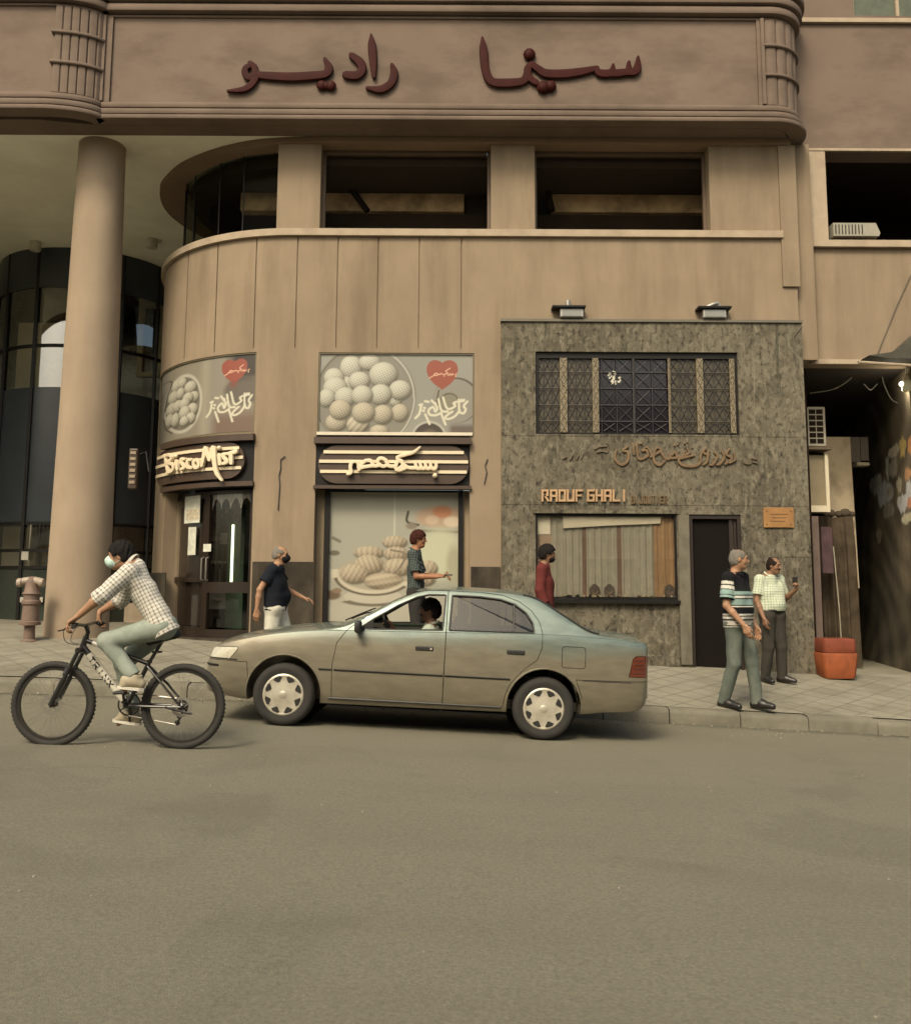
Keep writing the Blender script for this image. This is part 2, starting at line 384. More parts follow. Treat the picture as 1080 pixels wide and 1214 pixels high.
# ================================================================== MATERIALS OF THE BUILDINGS
m_wall = mat('tan_render', (0.243, 0.186, 0.127), speck=(60.0, 0.66, 0.35, (0.14, 0.105, 0.07)), rough=0.9, var=0.12, scale=1.3, bump=0.12, bscale=70, stain=(0.158, 0.118, 0.078), stain_amt=0.8, stain_scale=(2.2, 2.2, 0.30), world=True, spec=0.2)
m_fascia = mat('mauve_stone', (0.160, 0.119, 0.093), rough=0.9, var=0.10, scale=1.6, bump=0.12, bscale=60, stain=(0.085, 0.064, 0.048), stain_amt=0.75, stain_scale=(0.7, 0.7, 1.6), world=True, spec=0.2)
m_ceil = mat('porch_ceiling', (0.82, 0.80, 0.66), rough=0.9, var=0.1, scale=1.2, stain=(0.62, 0.60, 0.45), stain_amt=0.5, stain_scale=(0.5, 0.5, 0.5), world=True, spec=0.2)
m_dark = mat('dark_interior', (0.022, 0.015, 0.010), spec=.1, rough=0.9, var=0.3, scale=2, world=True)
m_trimlight = mat('pale_trim', (0.34, 0.27, 0.19), rough=0.8, var=0.1, scale=5, world=True, stain=(0.22, 0.165, 0.11), stain_amt=0.6, stain_scale=(3, 3, 3))
m_marble = mat('dark_marble', (0.034, 0.028, 0.021), rough=0.25, var=0.35, scale=3, stain=(0.09, 0.075, 0.055), stain_amt=0.7, stain_scale=(2.5, 2.5, 1.2), world=True)
m_brown = mat('brown_signboard', (0.050, 0.030, 0.019), rough=0.45, var=0.15, scale=4, world=True)
m_black = mat('black_metal', (0.009, 0.008, 0.007), spec=.25, rough=0.5, var=0.2, scale=6)
m_redletter = mat('oxblood_letter', (0.034, 0.0055, 0.0040), spec=.10, rough=0.6, var=0.2, scale=5, world=True)
m_cream = mat('cream_letter', (0.62, 0.52, 0.36), rough=0.4, var=0.06, scale=8, world=True)
def stone_mat():
    m = mat('weathered_stone', (.5, .5, .5), rough=.93, var=0, bump=.55, bscale=34, world=True, spec=.2); t = m.node_tree; N, L = t.nodes, t.links; p = N['Principled BSDF']; g = N.new('ShaderNodeNewGeometry')
    def nz(sc, det, dist=0.0):
        mp = N.new('ShaderNodeMapping'); mp.inputs['Scale'].default_value = sc; L.new(g.outputs['Position'], mp.inputs[0]); n = N.new('ShaderNodeTexNoise'); n.inputs['Scale'].default_value = 1; n.inputs['Detail'].default_value = det; n.inputs['Roughness'].default_value = .7; n.inputs['Distortion'].default_value = dist; L.new(mp.outputs[0], n.inputs['Vector']); return n.outputs['Fac']
    def rng_(f, a, b, c, d): r = N.new('ShaderNodeMapRange'); r.inputs[1].default_value, r.inputs[2].default_value, r.inputs[3].default_value, r.inputs[4].default_value = a, b, c, d; L.new(f, r.inputs[0]); return r.outputs[0]
    def mixc(f, a, col): x = N.new('ShaderNodeMix'); x.data_type = 'RGBA'; L.new(f, x.inputs[0]); L.new(a, x.inputs[6]); x.inputs[7].default_value = (*col, 1); return x.outputs[2]
    c = N.new('ShaderNodeRGB'); c.outputs[0].default_value = (.092, .080, .057, 1); o = c.outputs[0]
    o = mixc(rng_(nz((1.1, 1.1, .8), 5, .5),   .42, .60, 0, .85), o, (.148, .130, .094))            # broad pale areas
    o = mixc(rng_(nz((10, 10, 6.5), 9, .6), .48, .64, 0, .9), o, (.190, .168, .122))                # mottled bloom
    o = mixc(rng_(nz((15, 15, 9.5), 9, .4), .50, .66, 0, .92), o, (.024, .021, .016))               # dark grain
    o = mixc(rng_(nz((17, 17, 1.1), 6, .3), .60, .72, 0, .65), o, (.235, .208, .145))               # lime runs
    o = mixc(rng_(nz((7, 7, .5), 6, .3), .57, .70, 0, .65), o, (.032, .033, .023))                  # soot runs
    L.new(o, p.inputs['Base Color']); return m
m_stone = stone_mat()
m_print = mat('printed_vinyl', (1, 1, 1), rough=0.35, var=0.0, attr='print')
m_alum = mat('grey_metal', (0.30, 0.29, 0.26), rough=0.4, metal=0.6, var=0.15, scale=8)
m_iron = mat('iron_grille', (0.035, 0.031, 0.030), rough=0.6, var=0.3, scale=9, world=True)
m_brass = mat('aged_brass', (0.155, 0.100, 0.052), rough=0.5, metal=0.25, var=0.25, scale=9, world=True)
def glass_mat(name, tint=(1, 1, 1), ior=1.5, extra=0.0):
    m = bpy.data.materials.new(name); m.use_nodes = True; t = m.node_tree; N = t.nodes; N.clear()
    o = N.new('ShaderNodeOutputMaterial'); mx = N.new('ShaderNodeMixShader'); tr = N.new('ShaderNodeBsdfTransparent'); gl = N.new('ShaderNodeBsdfGlossy')
    fr = N.new('ShaderNodeFresnel'); ge = N.new('ShaderNodeNewGeometry'); mi_ = N.new('ShaderNodeMapRange'); mi_.inputs[3].default_value = ior; mi_.inputs[4].default_value = 1 / ior
    t.links.new(ge.outputs['Backfacing'], mi_.inputs[0]); t.links.new(mi_.outputs[0], fr.inputs[0]); tr.inputs[0].default_value = (*tint, 1); gl.inputs['Roughness'].default_value = 0.02
    ad = N.new('ShaderNodeMath'); ad.operation = 'ADD'; ad.inputs[1].default_value = extra; t.links.new(fr.outputs[0], ad.inputs[0])
    t.links.new(ad.outputs[0], mx.inputs[0]); t.links.new(tr.outputs[0], mx.inputs[1]); t.links.new(gl.outputs[0], mx.inputs[2]); t.links.new(mx.outputs[0], o.inputs[0])
    MATS[name] = m; return m
m_glass = glass_mat('window_glass')
m_darkglass = glass_mat('smoked_glass', (0.62, 0.64, 0.56), 1.09, 0.0)
m_lobbyglass = glass_mat('lobby_glass', (0.85, 0.87, 0.80), 1.5, 0.22)
m_oldglass = glass_mat('old_window_glass', (0.9, 0.9, 0.85), 1.05)
m_carglass = glass_mat('tinted_car_glass', (0.42, 0.40, 0.32), 1.4, 0.03)

m_screen = glass_mat('screen_glass', (0.6, 0.62, 0.55), 1.25)
_n = m_screen.node_tree; _mx = [q for q in _n.nodes if q.type == 'MIX_SHADER'][0]; _src = _mx.inputs[0].links[0].from_socket; _mi = _n.nodes.new('ShaderNodeMath'); _mi.operation = 'MINIMUM'; _mi.inputs[1].default_value = .16; _n.links.new(_src, _mi.inputs[0]); _n.links.new(_mi.outputs[0], _mx.inputs[0])
# ================================================================== CINEMA BUILDING
ZC = 8.15                                  # underside of the projecting marquee and porch
X0, RW = -2.4, 2.65                        # where the flat facade turns into the rounded corner
def wpos(s, z, d=0.0):
    if s >= X0: return (s, WY + d, z)
    a = min((X0 - s) / RW, math.pi / 2); r = RW - d
    x, y = X0 - r * math.sin(a), WY + RW - r * math.cos(a)
    if (X0 - s) / RW > math.pi / 2: y += (X0 - s) - RW * math.pi / 2
    return (x, y, z)
def SZ(px, py, d=0.0):
    """pixel -> (s, z) on the facade set back by d"""
    p = P(px, py, WY + d)
    if p.x >= X0: return p.x, p.z
    o = Vector((0, 0, CAMZ)); r = (p - o); a = r.x ** 2 + r.y ** 2; cx, cy = X0, WY + RW
    b = -2 * (r.x * cx + r.y * cy); c = cx * cx + cy * cy - (RW - d) ** 2; D = b * b - 4 * a * c
    if D < 0: return X0 - RW * math.radians(74), p.z
    t = (-b - math.sqrt(D)) / (2 * a); q = o + r * t
    return X0 - RW * math.atan2(X0 - q.x, cy - q.y), q.z
sx = lambda px, py=600, d=0.0: SZ(px, py, d)[0]
zz = lambda py, px=600, d=0.0: SZ(px, py, d)[1]
bld = thing('cinema_building', 'tan rounded-corner cinema building with projecting mauve marquee band and tall round column', 'building', (0, WY, 0))
Z_L0, Z_L1 = zz(281), zz(273)              # ledge
win = [(sx(380, 220), sx(582, 220)), (sx(634, 220), sx(841, 220))]
s330 = sx(329, 220)
J = [sx(p, 340) for p in (222, 257, 303, 352, 400, 448, 497, 547)]
zJ0 = zz(413)
bay1 = (sx(197, 560), sx(301, 560)); bay2 = (sx(374, 560), sx(557, 560))
zb1, zb2 = zz(516, 260), zz(516, 470)
po1 = (sx(186, 465), sx(303, 465), zz(515, 260), zz(418, 290)); po2 = (sx(377, 465), sx(562, 465), zz(515, 470), zz(418, 470))
zpl = zz(666, 330)
S = sorted(set([X0 - RW * math.pi / 2 - 6, X0 - RW * math.pi / 2] + list(np.linspace(X0 - RW * math.pi / 2, X0, 40)) + [s330] + [v for a in win for v in a] + [v for j in J for v in (j - 0.011, j + 0.011)]
           + list(bay1) + list(bay2) + list(po1[:2]) + list(po2[:2]) + [sx(372, 700), sx(290, 700), sx(558, 700), sx(592, 600), sx(927, 278), 5.05]))
Z = sorted([-1.0, zpl, zb2, zb1, po1[2], po1[3], po2[3], zJ0, Z_L0, Z_L1, ZC])
def wdepth(s, z):
    if z > Z_L1:
        if s < s330 or any(a < s < b for a, b in win): return None
        return 0.0
    if z > Z_L0: return -0.06 if s < sx(927, 278) else 0.0
    if z > zJ0 and any(abs(s - j) < 0.012 for j in J): return 0.02
    if po1[0] < s < po1[1] and po1[2] < z < po1[3]: return 0.06
    if po2[0] < s < po2[1] and po2[2] < z < po2[3]: return 0.06
    if bay1[0] < s < bay1[1] and z < zb1: return None
    if bay2[0] < s < bay2[1] and z < zb2: return None
    return 0.0
def wmi(s, z): return 1 if (Z_L0 < z < Z_L1) else 0
heightwall('facade_wall', [m_wall, m_trimlight], bld, S, Z, wdepth, wpos, thick=0.35, mi=wmi, smooth=20)

# lintel slab over the upper windows, rounded at the left like the wall below
outer = [(5.0, 13.24), (-2.06, 13.24), (-2.7, 13.29), (-3.24, 13.42), (-3.83, 13.7), (-4.42, 14.14), (-4.86, 14.69), (-5.06, 15.09), (-5.18, 15.71), (-5.13, 16.31), (-4.92, 16.94), (-4.6, 17.41), (-3.6, 18.2)]
inner = [(5.0, 13.60), (-2.1, 13.55), (-2.75, 13.60), (-3.3, 13.72), (-3.73, 13.95), (-4.25, 14.38), (-4.48, 14.72), (-4.57, 14.95), (-4.62, 15.72), (-4.49, 16.36), (-4.30, 16.89), (-3.4, 17.6)]
oc = outer[:1] + [tuple(p) for p in catmull(outer[1:], 5)]
mb = MB(); mb.prism(oc + inner[::-1], ZC - 0.10, ZC - 0.004, 'z'); mb.build('lintel_slab', mat('brown_lintel', (0.20, 0.135, 0.085), rough=0.85, var=0.15, scale=2, world=True), bld, smooth=30)
mb = MB(); mb.sweep([((x, y), (0, 0)) for x, y in oc], [(0, ZC - 0.10)], closed_prof=False)
mb = MB(); sil = [(x, y + 0.02) for x, y in inner]
mb.prism(sil + [(5.0, 17.6)], Z_L1 - 0.42, Z_L1 - 0.10, 'z'); mb.build('window_sill_slab', m_wall, bld)
# the room behind the upper windows
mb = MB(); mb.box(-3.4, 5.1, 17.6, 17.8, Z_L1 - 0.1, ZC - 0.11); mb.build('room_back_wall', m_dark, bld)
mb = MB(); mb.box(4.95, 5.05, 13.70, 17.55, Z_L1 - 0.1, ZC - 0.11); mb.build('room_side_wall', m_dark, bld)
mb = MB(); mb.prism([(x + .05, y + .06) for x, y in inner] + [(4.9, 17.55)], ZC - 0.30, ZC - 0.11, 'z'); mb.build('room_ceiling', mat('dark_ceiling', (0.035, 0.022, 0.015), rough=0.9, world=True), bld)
m_beam = mat('dusty_beam', (0.70, 0.50, 0.31), rough=0.9, var=0.3, scale=3, stain=(0.12, 0.08, 0.05), stain_amt=0.8, stain_scale=(2, 2, 2), world=True)
zb_a, zb_b = P(480, 250, 14.6).z, P(480, 226, 14.6).z
for a, b in ((-3.45, -2.2), (-1.95, 0.28), (0.30, 0.55), (1.35, 3.65)):
    pass
mb = MB(); mb.box(P(285, 240, 14.6).x, P(550, 240, 14.6).x, 14.6, 14.8, zb_a, zb_b); mb.box(P(655, 240, 14.6).x, P(836, 240, 14.6).x, 14.6, 14.8, zb_a, zb_b); mb.build('inner_balcony_beam', m_beam, bld)
mb = MB(); mb.box(P(552, 240, 14.7).x, P(590, 240, 14.7).x, 14.65, 14.9, zb_a - 0.2, zb_b + 0.1)
mb.tube([P(395, 195, 14.5), P(436, 250, 14.5)], 0.05, 6); mb.tube([P(640, 190, 14.5), P(655, 250, 14.5)], 0.05, 6); mb.tube([P(250, 262, 15.2), P(262, 196, 15.2)], 0.03, 6)
mb.box(P(380, 260, 14.4).x, P(584, 260, 14.4).x, 14.3, 14.4, P(480, 274, 14.3).z, P(480, 253, 14.3).z); mb.box(P(634, 260, 14.4).x, P(841, 260, 14.4).x, 14.3, 14.4, P(480, 274, 14.3).z, P(480, 253, 14.3).z)
mb.build('inner_framework', m_dark, bld)
mb = MB(); mb.tube([P(238, 190, 14.9), P(268, 198, 14.8), P(295, 212, 14.6), P(328, 214, 14.4)], 0.008, 5); mb.build('window_cable', mat('pale_cable', (0.25, 0.23, 0.2)), bld)
# panes of the rounded window and the two square ones
mb = MB()
gp = inner[2:11]
for i in range(len(gp) - 1):
    (xa, ya), (xb, yb) = gp[i], gp[i + 1]
    mb.add([(xa, ya, Z_L1 - 0.1), (xb, yb, Z_L1 - 0.1), (xb, yb, ZC - 0.11), (xa, ya, ZC - 0.11)], [(0, 1, 2, 3)])
wf = mb.build('window', m_darkglass, bld); wf['label'] = 'curved window of several flat panes at the rounded corner'
mb = MB()
for (xa, ya) in gp[1:-1]: mb.tube([(xa, ya, Z_L1 - 0.1), (xa, ya, ZC - 0.11)], 0.012, 6)
mb.build('glazing_bar', m_black, wf)
for a, b in win:
    mb = MB(); fr = 0.05
    for q in ((a, a + fr, Z_L1, ZC - 0.1), (b - fr, b, Z_L1, ZC - 0.1), (a + fr, b - fr, ZC - 0.17, ZC - 0.1)): mb.box(q[0] + 0.003, q[1] - 0.003, WY + 0.20, WY + 0.27, q[2], q[3])
    wf = mb.build('window', mat('window_timber', (0.10, 0.065, 0.04), rough=0.6, world=True), bld)
    mb = MB(); mb.add([(a + fr, WY + 0.23, Z_L1), (b - fr, WY + 0.23, Z_L1), (b - fr, WY + 0.23, ZC - 0.17), (a + fr, WY + 0.23, ZC - 0.17)], [(0, 1, 2, 3)]); mb.build('pane', m_oldglass, wf)

# ---- porch ceiling and marquee
mb = MB(); mb.prism([(-20, 13.262), (-2.2, 13.262), (-1.6, 13.5), (-1.6, 30), (-20, 30)], ZC, ZC + 0.3, 'z'); mb.build('porch_ceiling', m_ceil, bld)
mb = MB(); mb.prism([(-20, 12.80), (-6.1, 12.80), (-5.3, 12.95), (4.6, 12.95), (4.85, 13.05), (4.98, 13.26), (-20, 13.26)], ZC, ZC + 0.28, 'z'); mb.build('marquee_soffit', m_fascia, bld)
def arc_path():
    pts = [(-20.0, 12.62), (-9.0, 12.62), (-6.05, 12.62)]
    for k in range(1, 11):
        a = k / 10 * math.pi / 2; pts.append((-6.05 + 0.78 * math.sin(a), 12.62 + 0.27 * (1 - math.cos(a))))
    pts += [(-5.26, 12.89), (-4, 12.89), (0, 12.89), (4.0, 12.89), (4.62, 12.89)]
    for k in range(1, 13):
        a = k / 12 * math.pi / 2; pts.append((4.62 + 0.50 * math.sin(a), 12.89 + 0.50 * (1 - math.cos(a))))
    pts += [(5.12, 13.95)]
    return pts
def with_normals(pts):
    out = []
    for i, p in enumerate(pts):
        a = Vector(pts[max(i - 1, 0)]); b = Vector(pts[min(i + 1, len(pts) - 1)]); t = (b - a).normalized()
        out.append((p, (t.y, -t.x)))
    return out
MP = with_normals(arc_path())
zb = lambda py: P(540, py, 12.85).z
Zp0, Zp1 = zb(122), zb(23)
# body of the marquee up past the frame, the panel between its mouldings
mb = MB(); mb.sweep(MP, [(0.0, ZC + 0.004), (0.0, 14.0), (-0.5, 14.0), (-0.5, ZC + 0.31), (-0.10, ZC + 0.31), (-0.10, ZC + 0.004)])
mq = mb.build('marquee', m_fascia, bld, smooth=35)
def band(mb, z0, z1, off, off0=-0.02):
    h = z1 - z0; r = min(0.025, h * 0.3)
    mb.sweep(MP, [(off0, z0), (off - r, z0), (off - r * 0.3, z0 + r * 0.3), (off, z0 + r), (off, z1 - r), (off - r * 0.3, z1 - r * 0.3), (off - r, z1), (off0, z1)])
mb = MB()
band(mb, ZC + 0.002, zb(140.5), 0.150); band(mb, zb(138.5), zb(131.5), 0.105); band(mb, zb(129.5), zb(122.5), 0.065)
band(mb, zb(140.5) + 0.001, zb(138.5) - 0.001, 0.085); band(mb, zb(131.5) + 0.001, zb(129.5) - 0.001, 0.04)
band(mb, zb(21), zb(18), 0.03); band(mb, zb(17), zb(8.5), 0.12); band(mb, zb(6.5), zb(-2), 0.16); band(mb, zb(8.5) + .001, zb(6.5) - .001, 0.09); band(mb, zb(-5), zb(-14), 0.2)
mb.build('moulding', m_fascia, mq, smooth=35)
# raised frame round the lettering panel and fluted corners
mb = MB(); yF = 12.89
xl0, xl1, xr0, xr1 = P(122, 70, yF).x, P(133, 70, yF).x, P(897, 70, yF).x, P(905, 70, yF).x
for k, (a, b, t) in enumerate(((xl0, xl0 + 0.05, 0.075), (xl0 + 0.05, xl1, 0.04), (xr0, xr1 - 0.05, 0.04), (xr1 - 0.05, xr1, 0.075))): mb.box(a, b, yF - t, yF + 0.01, Zp0, zb(20.5)); (mb.build('panel_frame', m_fascia, mq), mb.__init__()) if k % 2 else None
def sub_path(xa, xb, side):
    pts = []
    src = arc_path(); L = [0]
    for i in range(1, len(src)): L.append(L[-1] + (Vector(src[i]) - Vector(src[i - 1])).length)
    def at(l):
        for i in range(1, len(src)):
            if l <= L[i]: t = (l - L[i - 1]) / (L[i] - L[i - 1]); return tuple(Vector(src[i - 1]) * (1 - t) + Vector(src[i]) * t)
        return src[-1]
    return at, L, src
at_, L_, src_ = sub_path(0, 0, 0)
def fl_range(pa, pb):
    # arc lengths whose x matches
    n = 4000; la = lb = None
    for i in range(n + 1):
        l = L_[-1] * i / n; x = at_(l)[0]
        if la is None and x >= pa: la = l
        if x <= pb: lb = l
    return la, lb
mb = MB(); mbr = MB()
for (pa, pb, nfl) in ((P(62, 70, 12.6).x, P(121, 70, 12.89).x, 6), (P(906, 70, 12.89).x, 5.11, 5)):
    la, lb = fl_range(pa, pb)
    if pb > 5: lb = L_[-1] - 0.58
    fw = (lb - la) / nfl
    for k in range(nfl):
        q = [at_(la + fw * (k + t)) for t in (0.03, 0.14, 0.5, 0.86, 0.97)]; wn = with_normals(q)
        offs = [0.030, 0.044, 0.048, 0.044, 0.030]
        ring = [(p[0] + n[0] * o, p[1] + n[1] * o) for (p, n), o in zip(wn, offs)] + [(p[0] - n[0] * 0.02, p[1] - n[1] * 0.02) for p, n in wn[::-1]]
        mb.prism(ring, Zp0 + 0.002, zb(21.2), 'z')
    q = with_normals([at_(la - 0.03 + (lb - la + 0.05) * t / 24) for t in range(25)])
    for py in (52, 87):
        z = zb(py); mbr.sweep(q, [(-0.01, z - 0.025), (0.070, z - 0.025), (0.082, z - 0.012), (0.082, z + 0.012), (0.070, z + 0.025), (-0.01, z + 0.025)])
mb.build('fluted_corner', m_fascia, mq, smooth=35); mbr.build('corner_ring', m_fascia, mq, smooth=35)

mb = MB(); mb.box(4.4, 5.13, 13.96, 14.3, ZC + 0.31, 14.0); mb.build('marquee_return', m_fascia, mq)
# ---- the cinema's name in calligraphic letters standing off the panel
def strokes(mb, data, conv, w, Y, t, stagger=0.0007):
    for i, st in enumerate(data):
        pts = [(*conv(p[0], p[1]), p[2] if len(p) > 2 else 1.0) for p in st]
        if len(pts) == 1:
            x, z, f = pts[0]; mb.ball((x, Y, z), w * f / 2, 10, sc=(1, t / w, 1))
        else: stroke(mb, pts, w, Y - stagger * i, t)
def cv(x0, y0, s, Y): return lambda a, b: (lambda p: (p.x, p.z))(P(x0 + a / s, y0 + b / s, Y))
lt = thing('cinema_lettering', 'dark red calligraphic Arabic letters spelling the cinema name on the mauve marquee', 'sign', P(515, 80, 12.82))
YL = 12.850
mb = MB(); c = cv(260, 40, 4.909, YL)
strokes(mb, [[(190, 175, .7), (150, 205, .9), (165, 250, 1), (205, 240, 1), (205, 195, .9), (180, 170, .8)], [(212, 215, 1.0), (205, 270, 1.0), (150, 320, .9), (50, 333, .35)],
             [(215, 238, 1), (300, 245, 1.25), (420, 250, 1.35), (540, 243, 1.3), (620, 232, 1.2), (638, 195, 1.1), (615, 145, .5)], [(595, 298, 1.4)], [(650, 300, 1.4)], [(620, 299, 1.1)]], c, 0.112, YL, 0.055)
mb.build('letter', m_redletter, lt, smooth=50)
mb = MB(); strokes(mb, [[(770, 125, .9), (815, 160, 1.15), (832, 205, 1.1), (800, 240, 1.25), (735, 238, 1.1)]], c, 0.12, YL, 0.055); mb.build('letter', m_redletter, lt, smooth=50)
mb = MB(); strokes(mb, [[(884, 5, .35), (888, 60, 1.1), (895, 150, 1.1), (900, 250, .6)]], c, 0.108, YL, 0.055); mb.build('letter', m_redletter, lt, smooth=50)
mb = MB(); strokes(mb, [[(1005, 180, .6), (1018, 225, 1.05), (1000, 285, 1.15), (940, 322, 1.15), (860, 315, .5)]], c, 0.112, YL, 0.055); mb.build('letter', m_redletter, lt, smooth=50)
c = cv(560, 40, 4.909, YL)
mb = MB(); strokes(mb, [[(58, 22, .35), (65, 90, 1.1), (75, 200, 1.1), (110, 275, 1.25), (200, 285, 1.35), (290, 275, 1.2), (318, 240, 1.1), (325, 195, 1.0), (350, 175, .9)],
             [(318, 235, 1), (345, 265, 1.0), (375, 285, .9)], [(345, 175, .9), (385, 205, 1.1), (430, 230, 1.3), (530, 232, 1.35), (630, 220, 1.2), (725, 200, .8)],
             [(725, 195, .5), (735, 225, 1.1), (790, 230, 1.2), (815, 210, .9), (818, 180, .4)], [(800, 230, 1.1), (850, 228, 1.2), (905, 215, 1.0), (910, 165, .5)], [(890, 222, 1.1), (945, 218, 1.2), (962, 185, 1.0), (963, 135, .4)]], c, 0.112, YL, 0.055)
strokes(mb, [[(332, 118, 1.5)], [(412, 310, 1.55)], [(455, 303, 1.4)]], c, 0.125, YL, 0.08)
mb.build('letter', m_redletter, lt, smooth=50)

# ---- tall tapering column under the porch
def col_r(z): t = (z - 0.55) / (ZC - 0.55); return 0.450 * (1 - t) + 0.340 * t
cb, ct = P(79.5, 766, 12.75), P(119, 168, 12.75)
cbp, ctp = P(79.5, 766, 13.25), P(119, 168, 13.6)
cxm = ((cbp.x + ctp.x) / 2, 13.62)
zg = gz(cxm[0], cxm[1]) - 0.15
mb = MB(); prof = [(col_r(0.55), 0)] + [(col_r(z), z - zg) for z in np.linspace(0.8, ZC - 0.002, 14)]
mb.lathe(prof, 48, (cxm[0], cxm[1], zg)); mb.build('column', mat('column_render', (0.295, 0.229, 0.162), rough=0.9, var=0.08, scale=2.0, stain=(0.225, 0.168, 0.115), stain_amt=0.6, stain_scale=(1.6, 1.6, 0.5), world=True, spec=0.2), bld, smooth=40)
# porch lamps
for px, py in ((42, 291), (180, 288)):
    p = Pz(px, py, ZC - 0.08); mb = MB(); mb.lathe([(0.10, -0.10), (0.11, -0.07), (0.11, 0.078)], 16, tuple(p)); mb.build('porch_lamp', mat('lamp_white', (0.5, 0.47, 0.38), rough=0.4), bld, smooth=30)
# left wing wall past the porch
mb = MB(); mb.box(-20, -10.4, 21.5, 22, -1, ZC - 0.002); mb.box(-11.2, -10.4, 15.4, 21.45, -1, ZC - 0.002); mb.build('porch_wall', m_ceil, bld)
# dark plinth slabs of the facade
def curved_slab(mb, pxa, pxb, zt, d0, d1, z0=None, n=10):
    sa, sb = sx(pxa, 700), sx(pxb, 700); ss = np.linspace(sa, sb, n)
    path = []
    for s in ss:
        p = wpos(s, 0, 0); q = wpos(s, 0, -0.1); path.append(((p[0], p[1]), ((q[0] - p[0]) * 10, (q[1] - p[1]) * 10)))
    zb_ = z0 if z0 is not None else -0.5
    mb.sweep(path, [(d0, zb_), (d1, zb_), (d1, zt), (d0, zt)])
mb = MB(); curved_slab(mb, 299, 372, zz(666, 330), 0.004, 0.022); mb.build('plinth_slab', m_marble, bld)
mb = MB(); curved_slab(mb, 558, 593, zz(672, 575), 0.004, 0.022); mb.build('plinth_slab', m_marble, bld)
mb = MB(); curved_slab(mb, 150, 197, zz(679, 190), 0.004, 0.022); mb.build('plinth_slab', m_marble, bld)
# iron hooks left on the wall
mb = MB()
for pts in (((338, 541), (333, 545), (333, 556), (331, 564), (332, 575), (330, 605)), ((578, 544), (575, 552), (577, 560), (574, 574))):
    mb.tube([Vector(wpos(*SZ(a, b), -0.015)) for a, b in pts], 0.008, 6)
mb.build('iron_bracket', m_iron, bld)
# right hand pilaster steps
xa, xb_ = P(923, 220, WY).x, P(943, 220, WY).x
mb = MB(); mb.box(xa, xb_, WY - 0.035, WY - 0.002, zz(340, 930), ZC - 0.105); mb.box(5.06, 5.36, 13.42, 13.9, 4.78, ZC - 0.002); mb.build('corner_pilaster', m_wall, bld)
# upper storeys are above the picture; a parapet closes the box
# ================================================================== GLAZED LOBBY BEHIND THE COLUMN
lob = thing('glass_lobby', 'dark curved glass lobby with a navy fascia band behind the tall round column', 'lobby', (-8.0, 19.7, gz(-8, 19)))
LC, LR = (-7.98, 19.75), 1.83
def lpath(r, a0=-100, a1=100, n=40):
    return [((LC[0] + r * math.sin(R(a)), LC[1] - r * math.cos(R(a))), (math.sin(R(a)), -math.cos(R(a)))) for a in np.linspace(a0, a1, n)]
zf = P(40, 345, 18.2).z
m_navy = mat('navy_panel', (0.034, 0.042, 0.050), rough=0.3, var=0.2, scale=2, world=True)
mb = MB(); mb.sweep(lpath(LR), [(0, zf), (0.03, zf), (0.03, ZC - 0.003), (0, ZC - 0.003)]); mb.build('fascia_band', m_navy, lob, smooth=30)
zm1, zm2, zm3 = P(40, 462, 18.2).z, P(40, 620, 18.2).z, P(40, 675, 18.2).z
mb = MB(); mb.sweep(lpath(LR - 0.02), [(0, zm2), (0.02, zm2), (0.02, zm1), (0, zm1)]); mb.build('spandrel_panel', m_navy, lob, smooth=30)
mb = MB(); mb.sweep(lpath(LR - 0.02), [(0, 0.0), (0.02, 0.0), (0.02, zm3), (0, zm3)]); mb.build('lower_panel', mat('green_black_glass', (0.035, 0.042, 0.034), rough=0.12, var=0.2, scale=1.5, world=True), lob, smooth=30)
mb = MB()
for za, zb_ in ((zm1 + 0.002, zf - 0.002), (zm3 + 0.002, zm2 - 0.002)): mb.sweep(lpath(LR - 0.01), [(0, za), (0, zb_)], closed_prof=False); mb.build('glazing', m_lobbyglass, lob, smooth=30); mb = MB()
mb = MB()
for a in (-62, -38, -12, 14, 40, 66):
    p = lpath(LR + 0.01, a, a + 0.1, 2)[0][0]; mb.box(p[0] - 0.03, p[0] + 0.03, p[1] - 0.03, p[1] + 0.03, 0.2, ZC - 0.01)
for z in (P(40, 415, 18.2).z, zm2 - 0.05, zm3, P(40, 655, 18.2).z): mb.sweep(lpath(LR), [(-0.03, z), (0.02, z), (0.02, z + 0.06), (-0.03, z + 0.06)])
mb.build('mullion', m_black, lob)
mb = MB(); mb.box(-9.5, -7.9, 19.6, 19.7, zm1, zf - 0.25); mb.box(-9.5, -8.2, 19.5, 19.6, zm3, zm2); mb.build('inner_wall', mat('lobby_wall', (0.80, 0.68, 0.5), rough=0.8), lob)
mb = MB()
for px in (72, 76, 64, 48): p = P(px, 600, 19.4); mb.tube([(p.x, 19.4, P(px, 668, 19.4).z), (p.x + 0.06, 19.4, P(px, 560, 19.4).z)], 0.035, 8)
mb.build('inner_pipe', m_alum, lob)
mb = MB(); mb.box(P(25, 706, 17.9).x, P(52, 706, 17.9).x, 17.86, 17.88, P(40, 714, 17.9).z, P(40, 708, 17.9).z)
p0, p1 = P(26, 664, 17.9), P(35, 654, 17.9); mb.box(p0.x, p1.x, 17.86, 17.88, p0.z, p1.z); mb.build('door_sticker', mat('sticker_white', (0.4, 0.38, 0.32)), lob)
